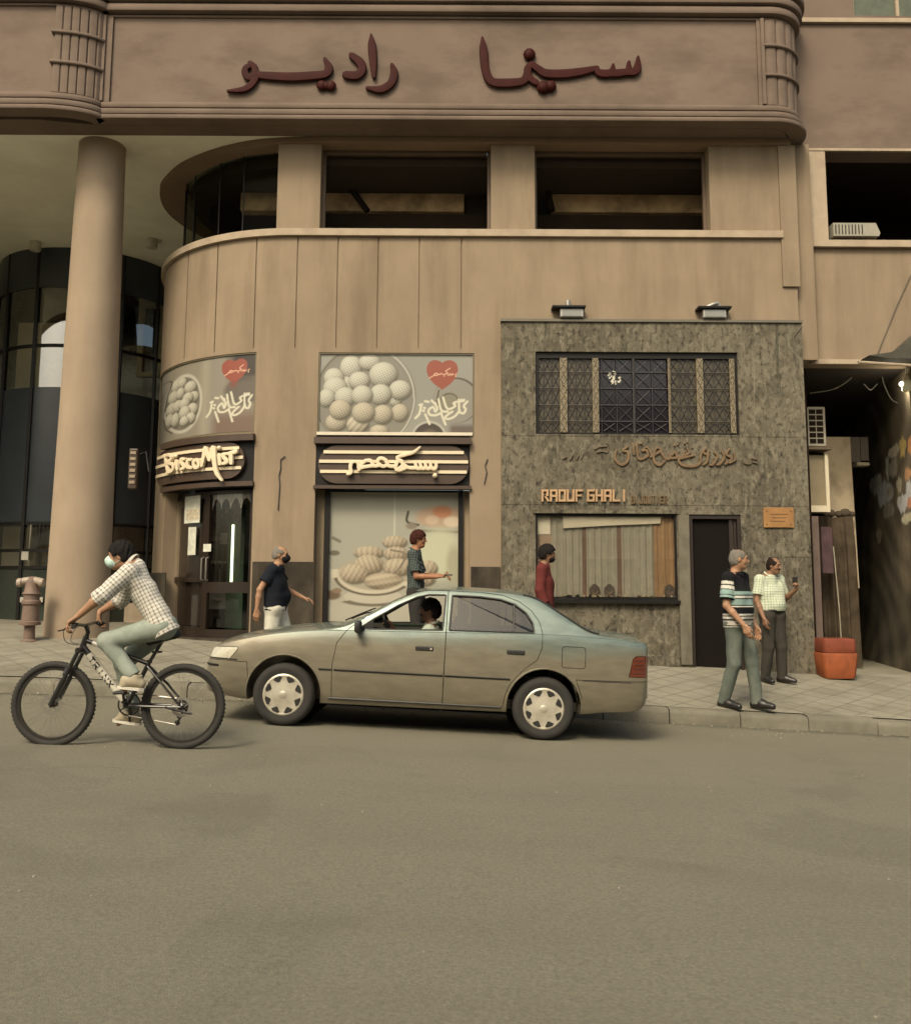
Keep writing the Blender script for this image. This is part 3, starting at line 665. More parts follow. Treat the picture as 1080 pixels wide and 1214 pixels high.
# black entrance wall between lobby and rounded corner, with a window high up
ent = thing('entrance_wall', 'black glass entrance wall with one pale-framed window between the column and the rounded corner', 'wall', (-6.2, 20, 0.7))
mb = MB(); wa, wb = P(164, 400, 20.0), P(196, 400, 20.0); za, zb_ = P(170, 447, 20).z, P(170, 352, 20).z
for q in ((-10.2, wa.x, -1, ZC - 0.01), (wb.x, -3.0, -1, ZC - 0.01), (wa.x, wb.x, -1, za), (wa.x, wb.x, zb_, ZC - 0.01)): mb.box(q[0], q[1], 20.0, 20.15, q[2], q[3])
mb.build('black_panel', mat('black_glass', (0.016, 0.014, 0.012), rough=0.15, var=0.2, scale=1, world=True), ent)
mb = MB()
for q in ((wa.x, wa.x + 0.12, za, zb_), (wb.x - 0.12, wb.x, za, zb_), (wa.x + 0.12, wb.x - 0.12, za, za + 0.1), (wa.x + 0.12, wb.x - 0.12, zb_ - 0.25, zb_)): mb.box(q[0], q[1], 19.95, 20.1, q[2], q[3])
wn_ = mb.build('window', mat('cream_frame', (0.55, 0.47, 0.33), rough=0.6), ent)
mb = MB(); mb.box(wa.x + 0.12, wb.x - 0.12, 20.05, 20.08, za + 0.1, zb_ - 0.25); mb.build('pane', mat('black_glass', (0, 0, 0)), wn_)
mb = MB(); mb.box(P(107, 740, 19).x, -5.2, 18.6, 19.9, 0.0, P(130, 715, 18.6).z); mb.build('low_step', m_trimlight, ent)
# small hanging sign on the rounded corner's flank
hs = thing('hanging_sign', 'small dark projecting sign with pale lines of text hung at the rounded corner', 'sign', P(158, 555, 15.6))
p0, p1 = P(152, 580, 15.6), P(165, 532, 15.6)
mb = MB(); mb.bbox(p0.x, p1.x, 15.55, 15.65, p0.z, p1.z, 0.02); mb.build('sign_board', m_brown, hs)
mb = MB()
for k in range(6): z = p0.z + (p1.z - p0.z) * (0.13 + 0.145 * k); mb.box(p0.x + 0.03, p1.x - 0.03, 15.535, 15.552, z, z + 0.05)
mb.build('sign_line', m_trimlight, hs)
mb = MB(); mb.tube([(p1.x, 15.6, p1.z - 0.1), (p1.x + 0.12, 15.6, p1.z - 0.05), (p1.x + 0.2, 15.55, p1.z - 0.4)], 0.012, 6); mb.build('bracket', m_iron, hs)

# ================================================================== NEIGHBOURING BUILDING (right)
NY = 13.6
nb = thing('neighbour_building', 'pinkish tan neighbouring building with a dark open window above a shadowy passage', 'building', (6, NY, 0))
Zt = ZC - 0.03; zo0, zo1 = P(1000, 286, NY).z, P(1000, 180, NY).z; xo0 = P(979, 230, NY).x
zu0 = P(1040, 18, NY).z; xu0, xu1 = P(1012, 10, NY).x, 7.6
zp = P(1000, 430, NY).z
S = sorted([5.14, xo0, xu0, xu1, 9.2, 14.0]); Z = sorted([zp, zo0, zo1, zu0, 11.3, 14.0])
def ndep(s, z):
    if zo0 < z < zo1 and xo0 < s < 9.2: return None
    if zu0 < z < 11.3 and xu0 < s < xu1: return None
    return 0.0
heightwall('wall', [m_wall, m_fascia], nb, S, Z, ndep, lambda s, z, d: (s, NY + d, z), thick=0.35, mi=lambda s, z: 1 if z > zo1 else 0)
mb = MB(); z1 = P(1000, 177, NY).z
mb.box(5.15, 9.25, NY - 0.05, NY - 0.002, zo1 + 0.002, z1); mb.box(5.15, 14, NY - 0.08, NY - 0.002, P(1000, 294, NY).z, zo0 - 0.002); mb.box(5.15, 14, NY - 0.06, NY - 0.003, P(1000, 28, NY).z, P(1000, 23, NY).z); mb.box(P(958, 230, NY).x, xo0 - 0.003, NY - 0.04, NY - 0.003, zo0, zo1)
mb.box(5.3, 14, NY - 0.06, NY - 0.002, zp - 0.03, zp + 0.04)
mb.build('trim', m_trimlight, nb)
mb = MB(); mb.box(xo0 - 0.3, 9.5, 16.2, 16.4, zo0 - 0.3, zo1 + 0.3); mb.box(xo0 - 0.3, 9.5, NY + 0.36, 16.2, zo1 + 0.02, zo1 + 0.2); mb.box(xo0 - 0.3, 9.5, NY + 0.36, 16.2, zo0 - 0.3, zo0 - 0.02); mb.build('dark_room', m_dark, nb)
p0, p1 = P(993, 208, 15.5), P(1030, 192, 15.5); mb = MB(); mb.box(p0.x, p1.x, 15.5, 15.6, p0.z, p1.z); mb.build('inner_shelf', mat('old_wood', (0.12, 0.075, 0.05)), nb)
mb = MB(); fw = 0.05
for q in ((xu0, xu0 + fw, zu0, 11.3), (xu1 - fw, xu1, zu0, 11.3), (P(1066, 10, NY).x, P(1066, 10, NY).x + fw, zu0, 11.3), (xu0 + fw, xu1 - fw, zu0, zu0 + fw)): mb.box(q[0], q[1], NY + 0.1, NY + 0.16, q[2], q[3])
wn_ = mb.build('window', m_trimlight, nb)
mb = MB(); mb.box(xu0 + fw, xu1 - fw, NY + 0.14, NY + 0.15, zu0 + fw, 11.3); mb.build('pane', mat('green_louvre', (0.075, 0.085, 0.055), rough=0.5, var=0.3, scale=6, world=True), wn_)
# passage: left side, dark back, ceiling, stained right wall with a painted mural
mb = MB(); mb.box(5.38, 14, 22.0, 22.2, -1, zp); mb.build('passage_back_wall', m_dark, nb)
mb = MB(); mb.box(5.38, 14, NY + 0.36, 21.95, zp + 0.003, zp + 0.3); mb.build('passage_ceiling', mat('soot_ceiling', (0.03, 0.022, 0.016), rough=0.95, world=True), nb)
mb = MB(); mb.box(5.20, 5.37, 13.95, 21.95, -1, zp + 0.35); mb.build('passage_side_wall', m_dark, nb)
A, B = Vector((6.85, 13.75)), Vector((8.75, 21.9)); zA = gz(6.9, 14)
def mural(U, V):
    C = np.ones(U.shape + (3,)) * np.array((0.20, 0.162, 0.105))
    n = np.sin(U * 37 + 3 * np.sin(V * 9)) * np.sin(V * 29 + 2 * np.sin(U * 13)); C *= (1 + 0.5 * n)[..., None]
    st = np.clip(np.sin(U * 90 + 4 * np.sin(V * 7)), 0, 1) ** 4 * np.clip(0.9 - V, 0, 1); C += (st * 0.06)[..., None] * np.array((1, .85, .55))
    low = np.clip((0.30 - V) * 12, 0, 1) * np.clip((0.42 - U) * 20, 0, 1); C = C * (1 - low[..., None]) + low[..., None] * np.array((0.15, 0.125, 0.08)) * (0.8 + 0.4 * n[..., None])
    def blob(u, v, ru, rv, col, s=40):
        d = np.sqrt(((U - u) / ru) ** 2 + ((V - v) / rv) ** 2) * (1 + 0.16 * np.sin(5 * np.arctan2(V - v, (U - u) * 2) + u * 30)); k = np.clip((1 - d) * 5, 0, 1)[..., None]; return C * (1 - k) + k * np.array(col)
    for u, v, ru, rv, col in MUR: C = blob(u, v, ru, rv, col)
    return C
MUR = []
def mur_uv(px, py):
    # pixel on the slanted passage wall -> (u, v)
    d = CAMROT @ Vector(((px - CX) / FPX, -(py - CY) / FPX, -1.0)); t0 = Vector((d.x, d.y)); e = B - A
    # solve A + u e = t * t0
    det = e.x * (-t0.y) - e.y * (-t0.x); u = ((-A.x) * (-t0.y) - (-A.y) * (-t0.x)) / det; q = A + e * u; t = q.y / d.y
    return u, (CAMZ + d.z * t - zA) / (zp - zA)
for px, py, rx, ry, col in ((1048, 585, 11, 12, (.30, .28, .21)), (1038, 575, 9, 8, (.28, .26, .19)), (1052, 555, 3, 14, (.24, .22, .17)), (1060, 535, 8, 3, (.2, .18, .14)), (1070, 530, 5, 10, (.30, .16, .06)), (1079, 528, 4, 9, (.26, .10, .04)),
                            (1059, 555, 7, 8, (.13, .115, .09)), (1076, 562, 5, 6, (.25, .12, .06)), (1078, 580, 6, 9, (.34, .35, .30)), (1070, 597, 8, 9, (.36, .33, .25)), (1079, 596, 5, 5, (.33, .10, .06)), (1053, 604, 8, 8, (.12, .11, .085)), (1055, 582, 4, 5, (.15, .135, .10)), (1042, 635, 4, 9, (.14, .12, .075)), (1075, 615, 9, 4, (.22, .2, .14)), (1066, 575, 4, 9, (.18, .16, .12))):
    u, v = mur_uv(px, py); u2, v2 = mur_uv(px + rx, py + ry); MUR.append((u, v, max(abs(u2 - u), .004), max(abs(v2 - v), .01), tuple(min(.9, 4.2 * q) for q in col)))
nrm = Vector((-(B - A).y, (B - A).x)).normalized() * -1
def mpos(u, v): q = A + (B - A) * (1 - u); return (q.x, q.y, -0.9 + (zp + 0.9) * v)
def mural2(U, V): return mural(1 - U, ((-0.9 + (zp + 0.9) * V) - zA) / (zp - zA))
paint_sheet('mural_wall', mpos, 260, 170, mural2, mat('mural_paint', (1, 1, 1), rough=0.9, var=0.25, scale=6, attr='print', bump=0.4, bscale=30, world=True), nb, thick=0.25)
# ================================================================== PRINTED PICTURES (vinyl banners, painted by code in print space)
def sc_(r, g, b): return np.array(srgb(r, g, b))
class Canvas:
    """print space in photograph-zoom units; C is the printed colour"""
    def __init__(s, X, Y, bg): s.X, s.Y = X, Y; s.C = np.ones(X.shape + (3,)) * sc_(*bg)
    def mix(s, k, col):
        k = np.clip(k, 0, 1)[..., None]; s.C = s.C * (1 - k) + k * (col if isinstance(col, np.ndarray) and col.ndim > 1 else sc_(*col)); return s
    def ell(s, cx, cy, rx, ry, col, soft=0.06, rot=0.0):
        dx, dy = s.X - cx, s.Y - cy; c, n = math.cos(rot), math.sin(rot); d = np.sqrt(((dx * c + dy * n) / rx) ** 2 + ((dy * c - dx * n) / ry) ** 2)
        return s.mix((1 - d) / soft + 0.5, col)
    def cookie(s, cx, cy, rx, ry, a=(172, 165, 140), b=(98, 88, 68), ridge=0, rot=0.0):
        dx, dy = s.X - cx, s.Y - cy; d = np.sqrt((dx / rx) ** 2 + (dy / ry) ** 2)
        s.mix((1.14 - np.sqrt(((dx - 3) / rx) ** 2 + ((dy - 5) / ry) ** 2)) * 4, (92, 84, 66))
        sh = np.clip(0.66 - 0.42 * dy / ry - 0.22 * dx / rx - 0.34 * d ** 3, 0, 1)
        if not ridge: sh = np.clip(sh + 0.30 * np.sin(dx * .26 + dy * .10 + cx) * np.sin(dy * .28 - dx * .08 + cy) * (1.25 - d), 0, 1)
        if ridge: sh = np.clip(sh + 0.16 * np.sin((dx * math.cos(rot) + dy * math.sin(rot)) * ridge), 0, 1)
        sh = np.clip(sh + 0.10 * np.sin(dx * 0.42 + cx + dy * .1) * np.sin(dy * 0.38 + cy) + .05 * np.sin(dx * .9 + dy * .7), 0, 1)[..., None]
        return s.mix((1 - d) * 9 + 0.5, sc_(*b) * (1 - sh) + sc_(*a) * sh)
    def ring(s, cx, cy, rx, ry, w, col, a0=None, a1=None):
        d = np.sqrt(((s.X - cx) / rx) ** 2 + ((s.Y - cy) / ry) ** 2); k = 1.5 - np.abs(d - 1) * min(rx, ry) / w
        if a0 is not None:
            th = np.degrees(np.arctan2(s.Y - cy, s.X - cx)) % 360; k = np.where((th >= a0) & (th <= a1), k, 0)
        return s.mix(k, col)
    def line(s, pts, w, col, smooth=True):
        q = catmull([(p[0], p[1]) for p in pts], 5) if smooth and len(pts) > 2 else pts
        dm = np.full(s.X.shape, 1e9)
        for (ax, ay), (bx, by) in zip(q[:-1], q[1:]):
            vx, vy = bx - ax, by - ay; L2 = vx * vx + vy * vy + 1e-9
            t = np.clip(((s.X - ax) * vx + (s.Y - ay) * vy) / L2, 0, 1); dm = np.minimum(dm, np.hypot(s.X - ax - t * vx, s.Y - ay - t * vy))
        return s.mix(1.0 - (dm - w / 2) / (w * 0.35), col)
    def heart(s, cx, cy, r, col):
        x, y = (s.X - cx) / r * 1.12, -(s.Y - cy) / r * 1.12 + .12
        f = (x * x + y * y - 1) ** 3 - x * x * y ** 3
        return s.mix(-np.cbrt(f) * 9 + 0.5, col)
GREET = [[(822, 712), (775, 775), (800, 815), (775, 870), (720, 845), (708, 690)], [(715, 845), (655, 915), (575, 950), (530, 935), (560, 895), (625, 850)],
         [(680, 718), (640, 738), (662, 778), (560, 812), (500, 660)], [(565, 850), (480, 835), (440, 685)], [(478, 868), (405, 900), (330, 892), (310, 835), (370, 790), (402, 850), (422, 790), (350, 700)],
         [(268, 890), (325, 1018)], [(478, 880), (535, 1025)], [(212, 775), (190, 880), (138, 942)], [(250, 800), (262, 806)], [(238, 838), (250, 844)], [(262, 712), (310, 720)], [(190, 762), (225, 755)], [(395, 735), (402, 742)], [(745, 690), (738, 712)], [(778, 690), (770, 708)]]
NAMEAR = [[(680, 330), (665, 350), (668, 375)], [(640, 345), (600, 350), (560, 352)], [(620, 335), (618, 352)], [(590, 335), (588, 352)], [(590, 262), (535, 300), (560, 330), (520, 345), (512, 372)], [(500, 345), (470, 335), (450, 350)], [(440, 345), (400, 330), (375, 360), (345, 380), (310, 400)], [(400, 335), (380, 350), (400, 362), (430, 352)]]
def paint_cookies(U, V):
    X = 35 + U * 1000; Y = 612 - V * 524                                        # 5.4 units to a photograph pixel
    c = Canvas(X, Y, (140, 135, 118)); rngp = np.random.default_rng(3)
    c.C *= (1 + 0.06 * np.sin(X / 160 + 1) * np.sin(Y / 120))[..., None]
    c.ell(335, 380, 330, 345, (120, 113, 95), 0.03).ell(335, 390, 305, 330, (128, 122, 104), 0.1).ring(335, 380, 315, 335, 5, (176, 170, 150), 270, 360).ring(335, 380, 318, 338, 5, (176, 170, 150), 0, 120).ring(335, 380, 322, 342, 3, (82, 76, 62), 150, 300)
    for q in [(240, 180, 72, 80, 0), (360, 145, 70, 55, 0), (205, 300, 60, 60, 0), (450, 228, 92, 85, 0), (130, 250, 65, 65, 0), (140, 320, 78, 75, 0), (85, 385, 55, 60, 0), (295, 268, 68, 60, 0), (530, 395, 42, 45, 0), (560, 330, 72, 66, 0), (435, 360, 70, 70, 0), (205, 378, 68, 66, .5), (315, 365, 68, 66, .45),
              (560, 480, 55, 60, 0), (150, 545, 68, 60, 0), (175, 462, 70, 66, 0), (290, 560, 72, 62, .2), (430, 600, 60, 40, 0), (450, 492, 64, 64, 0), (325, 480, 74, 68, 0)]:
        c.cookie(q[0], q[1], q[2], q[3], ridge=q[4], rot=0.7 if q[4] != .5 else 1.2, a=(205, 198, 172) if q[1] < 430 else (198, 184, 154), b=(84, 76, 58))
    c.mix(1 - np.abs(Y - 93) / 6, (112, 106, 88)).mix(1 - np.abs(Y - 105) / 3, (84, 78, 62))
    c.ell(925, 395, 150, 152, (84, 74, 60), 0.04).ell(918, 400, 146, 146, (137, 130, 113), 0.03).ell(880, 405, 62, 60, (92, 84, 62), 0.05).ell(880, 410, 56, 54, (128, 120, 96), 0.1)
    c.ell(750, 640, 112, 108, (170, 163, 145), 0.05).ell(750, 645, 100, 98, (70, 60, 48), 0.05).ell(755, 650, 60, 60, (106, 92, 76), 0.4)
    c.mix((X - 860) / 40, (106, 92, 80)) if False else None
    c.mix(np.clip((Y - 545) / 30, 0, 1) * np.clip((X - 870) / 30, 0, 1), (100, 86, 74))
    c.line([(812, 330), (800, 400), (812, 440)], 8, (88, 80, 58))
    c.heart(833, 228, 100, (142, 72, 50))
    f = lambda p: (110 * 5.4 + p[0] / 11.03 * 5.4, 10 * 5.4 + p[1] / 11.03 * 5.4)
    for s_ in NAMEAR: c.line([f(p) for p in s_], 5, (205, 160, 125))
    for s_ in GREET: c.line([f(p) for p in s_], 11, (206, 196, 165))
    return c.C * 0.82 * np.array((.97, 1.02, 1.14))
def paint_cookies_narrow(U, V):
    # the same print seen on the rounded corner, zoom 6.07 units to a pixel
    ss = po1[0] + .01 + (po1[1] - po1[0] - .02) * U[:, 0]; X = np.array([(to_px(wpos(q, (po1[2] + po1[3]) / 2, .03))[0] - 170) * 6.067 for q in ss])[:, None] * np.ones_like(U); Y = 695 - V * 580
    c = Canvas(X, Y, (136, 126, 106)); c.mix((130 - X) / 14, (52, 42, 32)); 
    c.mix(np.clip((X - 570) / 90, 0, 1) * np.clip((330 - Y) / 60, 0, 1), (58, 48, 38)).mix(np.clip((X - 480) / 60, 0, 1) * np.clip((Y - 480) / 120, 0, 1) * 0.8, (108, 80, 62)).mix(np.clip((1 - np.hypot((X - 720) / 160, (Y - 390) / 120)) * 3, 0, .7), (74, 62, 50))
    c.ring(285, 430, 130, 215, 9, (180, 172, 150)).ell(285, 430, 122, 205, (112, 104, 88), 0.06)
    for q in [(235, 275, 42, 50), (275, 265, 32, 42), (335, 315, 45, 50), (215, 360, 40, 55), (265, 345, 30, 48), (360, 395, 40, 45), (320, 395, 40, 45), (205, 450, 42, 55), (250, 440, 36, 50), (295, 435, 40, 45), (190, 535, 38, 55), (235, 545, 30, 60), (355, 490, 40, 50), (300, 505, 42, 55), (345, 555, 35, 45), (300, 570, 35, 40)]: c.cookie(*q, a=(202, 194, 168), b=(80, 72, 56))
    for s_ in ([(140, 200), (200, 230), (170, 330), (155, 440)], [(150, 500), (170, 590), (215, 640)]): c.line(s_, 7, (70, 62, 52))
    c.heart(650, 240, 92, (142, 70, 50)); c.mix(np.clip(1 - np.abs(X - 645) / 45, 0, 1) * np.clip(1 - np.abs(Y - 335) / 40, 0, 1) * .9, (128, 62, 44))
    f = lambda p: (380 + p[0] * 0.49, 0 + p[1] * 0.585)
    g = lambda p: (430 + p[0] * 0.48, 60 + p[1] * 0.52)
    for s_ in NAMEAR: c.line([g(p) for p in s_], 5, (214, 165, 130))
    for s_ in GREET: c.line([(395 + (p[0] - 0) * 0.47, p[1] * 0.60) for p in s_], 11, (206, 196, 165))
    c.mix(np.clip(1 - np.abs(X - 440) / 55, 0, 1) * 0.35, (176, 168, 140)).line([(170, 120), (640, 95)], 5, (82, 70, 52))
    return c.C * 0.80 * np.array((.97, 1.02, 1.14))
def paint_window(U, V):
    X = 575 + U * 377; Y = 902 - V * 385                                        # 2.571 units to a pixel
    c = Canvas(X, Y, (146, 141, 122)); c.mix(np.clip((640 - Y) / 130, 0, 1) * 0.35, (168, 162, 138)).mix(np.clip((Y - 800) / 60, 0, 1) * 0.5, (170, 160, 138))
    c.mix(np.clip(1 - np.abs(X - 765) / 4, 0, 1) * (Y < 650), (176, 170, 148))
    c.line([(585, 655), (605, 665)], 7, (105, 98, 80)).ell(590, 700, 16, 8, (96, 88, 72), .4)
    c.ell(900, 590, 72, 34, (160, 135, 108), .25).ell(905, 575, 28, 18, (166, 112, 78), .4).ell(875, 600, 20, 14, (176, 152, 124), .4).ell(935, 605, 26, 16, (186, 166, 138), .4).line([(835, 632), (955, 636)], 6, (95, 84, 66)).line([(805, 575), (802, 605), (835, 615)], 5, (62, 54, 42)).ell(815, 618, 16, 10, (120, 108, 88), .5)
    c.ell(900, 700, 70, 75, (172, 168, 138), .5).ell(940, 735, 22, 60, (150, 144, 116), .6)
    c.ell(705, 830, 85, 24, (168, 158, 136), .08).ring(705, 828, 95, 26, 4, (98, 90, 72), 10, 170).ell(585, 825, 26, 14, (98, 80, 62), .4).ell(600, 812, 14, 8, (120, 100, 78), .4)
    c.ell(705, 765, 112, 52, (150, 140, 118), .05)
    for q in [(765, 665, 36, 18, .5, .3), (690, 697, 44, 18, .4, 0), (770, 700, 36, 20, .5, .2), (690, 733, 42, 28, .45, 2.8), (775, 740, 42, 25, .4, .3), (648, 760, 42, 28, .45, .5), (736, 782, 56, 24, .35, 1.4), (865, 742, 26, 22, .4, .4), (850, 775, 34, 20, .4, .2)]: c.cookie(q[0], q[1], q[2], q[3], ridge=q[4], rot=q[5], a=(176, 160, 132), b=(104, 90, 70))
    c.ring(705, 758, 112, 58, 6, (178, 166, 140), 15, 185).ring(705, 764, 112, 60, 3, (92, 82, 64), 20, 175)
    c.line([(755, 690), (800, 705), (770, 760)], 4, (110, 98, 80))
    return c.C * 1.0 * np.array((.97, 1.02, 1.12))

# ================================================================== BAKERY: banners, signs, window, door
def bowed(s0, s1, z0, z1, d): return lambda a, b: wpos(s0 + (s1 - s0) * a, z0 + (z1 - z0) * b, d)
bn = thing('wall_banner', 'wide printed banner of pale cookies and an orange heart above the right bakery sign', 'banner', wpos((po2[0] + po2[1]) / 2, po2[2], 0.0), group='printed cookie banners')
paint_sheet('print', bowed(po2[0] + .01, po2[1] - .01, po2[2] + .03, po2[3] - .01, 0.030), 260, 150, paint_cookies, m_print, bn)
def rim(parent, s0, s1, z0, z1, d, w, m, n=10, name='frame'):
    mb = MB()
    def rail(sa, sb, za, zb_):
        path = []
        for s in np.linspace(sa, sb, n): p = wpos(s, 0, d); q = wpos(s, 0, d - .1); path.append(((p[0], p[1]), ((q[0] - p[0]) * 10, (q[1] - p[1]) * 10)))
        mb.sweep(path, [(0, za), (.018, za), (.018, zb_), (0, zb_)])
    rail(s0, s1, z0, z0 + w); rail(s0, s1, z1 - w, z1); rail(s0, s0 + w, z0 + w + .001, z1 - w - .001); rail(s1 - w, s1, z0 + w + .001, z1 - w - .001)
    return mb.build(name, m, parent)
m_olive = mat('olive_frame', (0.12, 0.10, 0.055), rough=0.6, world=True)
rim(bn, po2[0] + .004, po2[1] - .004, po2[2] + .004, po2[3] - .004, 0.028, 0.018, m_olive)
mb = MB(); a, b = wpos(po2[0], 0, 0), wpos(po2[1], 0, 0); mb.box(po2[0], po2[1] - .02, WY - .03, WY - .002, po2[2] - .015, po2[2] + .03); mb.build('bottom_rail', mat('white_rail', (0.55, 0.49, 0.38), rough=.5), bn)
bn = thing('wall_banner', 'narrow curved banner with an orange heart, wrapped round the corner above the bakery door', 'banner', wpos((po1[0] + po1[1]) / 2, po1[2], 0.0), group='printed cookie banners')
paint_sheet('print', bowed(po1[0] + .01, po1[1] - .01, po1[2] + .03, po1[3] - .01, 0.030), 200, 150, paint_cookies_narrow, m_print, bn)
rim(bn, po1[0] + .004, po1[1] - .004, po1[2] + .004, po1[3] - .004, 0.028, 0.018, m_olive, 16)

def curved_box(mb, s0, s1, z0, z1, d0, d1, n=12, mi=0):
    path = []
    for s in np.linspace(s0, s1, n): p = wpos(s, 0, 0); q = wpos(s, 0, -.1); path.append(((p[0], p[1]), ((q[0] - p[0]) * 10, (q[1] - p[1]) * 10)))
    mb.sweep(path, [(-d0, z0), (-d1, z0), (-d1, z1), (-d0, z1)], mi)
def pill_plate(mb, s0, s1, z0, z1, dfront, dback, holes=None, n=60):
    """rounded-end board following the wall"""
    h = (z1 - z0) / 2; cz = (z0 + z1) / 2; top = []; bot = []
    ss = [s0 + h * (1 - math.cos(t)) for t in np.linspace(0, math.pi / 2, 10)] + list(np.linspace(s0 + h, s1 - h, 14)[1:-1]) + [s1 - h * (1 - math.cos(t)) for t in np.linspace(math.pi / 2, 0, 10)]
    def hh(s):
        if s < s0 + h: return math.sqrt(max(0, h * h - (s0 + h - s) ** 2))
        if s > s1 - h: return math.sqrt(max(0, h * h - (s - s1 + h) ** 2))
        return h
    vs = []; fs = []
    for s in ss:
        k = max(hh(s), 1e-4)
        vs += [wpos(s, cz - k, dfront), wpos(s, cz + k, dfront), wpos(s, cz + k, dback), wpos(s, cz - k, dback)]
    for i in range(len(ss) - 1):
        for k in range(4): fs.append((4 * i + k, 4 * i + (k + 1) % 4, 4 * i + 4 + (k + 1) % 4, 4 * i + 4 + k))
    mb.add(vs, fs)
def stripe(mb, s0, s1, z, w, h, cz, d, n=14):
    """a raised bar clipped to the pill outline"""
    dz = abs(z - cz); cut = h - math.sqrt(max(0, h * h - dz * dz)); a, b = s0 + cut + .012, s1 - cut - .012
    curved_box(mb, a, b, z - w / 2, z + w / 2, d, d - 0.022, n)
BR = 0.10                                    # sign boxes stand this far in front of the recess
# right hand sign (Arabic)
s0, s1 = sx(378, 551), sx(556, 551); z0, z1 = zz(574, 466), zz(529, 466); cz = (z0 + z1) / 2; hh_ = (z1 - z0) / 2
sg = thing('shop_sign', 'wide brown striped shop sign with cream Arabic letters over the cookie window', 'sign', wpos((s0 + s1) / 2, z0 - .1, 0), group='bakery signs')
mb = MB(); mb.box(bay2[0] + .004, bay2[1] - .004, WY + .01, WY + .20, zz(579, 466), zb2 - .004); mb.build('backboard', m_black, sg)
mb = MB(); mb.box(bay2[0] - .02, bay2[1] + .02, WY - .10, WY + .005, zz(527, 466), zz(519.5, 466)); mb.build('top_rail', m_brown, sg)
mb = MB(); mb.box(bay2[0] - .02, bay2[1] + .02, WY - .06, WY + .005, zz(580, 466), zz(576, 466)); mb.build('bottom_rail', m_brown, sg)
mb = MB(); pill_plate(mb, s0, s1, z0, z1, -0.06, 0.008); mb.build('sign_board', m_brown, sg)
mb = MB()
for py in (537, 548, 560): stripe(mb, s0, s1, zz(py, 466), 0.045, hh_, cz, -0.061)
mb.build('stripe', m_cream, sg)
YS = WY - 0.115
c = lambda a, b: (lambda p: (p.x, p.z))(P(370 + a / 5.4, 400 + b / 5.4, YS))
mb = MB(); strokes(mb, [[(795, 805, .8), (790, 838, 1), (765, 835, 1), (755, 795, .8)], [(760, 835, 1), (735, 838, 1), (722, 798, .8)], [(730, 835, 1), (703, 838, 1), (690, 798, .8)], [(700, 836, 1), (672, 838, 1), (660, 800, .8)],
    [(672, 836, 1), (610, 832, 1), (575, 800, 1), (545, 770, .9), (600, 750, 1), (650, 735, .9), (692, 702, .5)], [(610, 830, 1), (560, 850, 1), (535, 835, 1), (545, 800, 1), (570, 790, 1), (580, 820, 1), (540, 850, .9)],
    [(540, 825, 1), (490, 822, 1), (470, 785, 1), (435, 775, 1), (420, 800, 1), (450, 825, 1), (480, 820, .9)], [(430, 820, 1), (395, 822, 1), (375, 790, 1), (335, 795, 1), (305, 835, 1), (300, 850, .9)], [(390, 822, 1), (330, 830, 1), (300, 838, .9), (292, 800, .8), (255, 800, 1), (246, 835, 1), (250, 865, 1), (225, 878, .6)]], c, 0.058, YS, 0.06)
strokes(mb, [[(787, 885, 1.5)]], c, 0.05, YS, 0.06); mb.build('lettering', m_cream, sg, smooth=60)
# left hand sign (Latin), bent round the corner
s0, s1 = sx(191, 546), sx(292, 546); z0, z1 = zz(569, 250), zz(527, 250); cz = (z0 + z1) / 2; hh_ = (z1 - z0) / 2
sg = thing('shop_sign', 'curved brown striped shop sign reading BISCOMISR over the glass bakery door', 'sign', wpos((s0 + s1) / 2, z0 - .1, 0), group='bakery signs')
mb = MB(); curved_box(mb, bay1[0] + .004, bay1[1] - .004, zz(578, 250), zb1 - .004, 0.20, 0.01); mb.build('backboard', m_black, sg)
mb = MB(); curved_box(mb, bay1[0] - .02, bay1[1] + .01, zz(525.5, 250), zz(518, 250), 0.005, -0.10); mb.build('top_rail', m_brown, sg)
mb = MB(); curved_box(mb, bay1[0] - .08, bay1[1] + .01, zz(578, 250), zz(572.5, 250), 0.005, -0.06); mb.build('bottom_rail', m_brown, sg)
mb = MB(); pill_plate(mb, s0, s1, z0, z1, -0.06, 0.008); mb.build('sign_board', m_brown, sg)
mb = MB()
for py in (534, 545, 557): stripe(mb, s0, s1, zz(py, 250), 0.045, hh_, cz, -0.061)
mb.build('stripe', m_cream, sg)
def wall_stroke(mb, pts, w, d, t):
    """stroke laid on the curved wall: pts are photograph pixels"""
    q = [(*SZ(p[0], p[1], d), p[2] if len(p) > 2 else 1.0) for p in pts]
    m2 = MB(); stroke(m2, q, w, 0.0, t) if len(q) > 1 else m2.ball((q[0][0], 0, q[0][1]), w / 2 * q[0][2], 10, sc=(1, t / w, 1))
    mb.add([wpos(v[0], v[2], d + v[1]) for v in m2.v], m2.f)
zc = lambda L: [(170 + p[0] / 6.067, 400 + p[1] / 6.07, *(p[2:])) for p in L]
mb = MB()
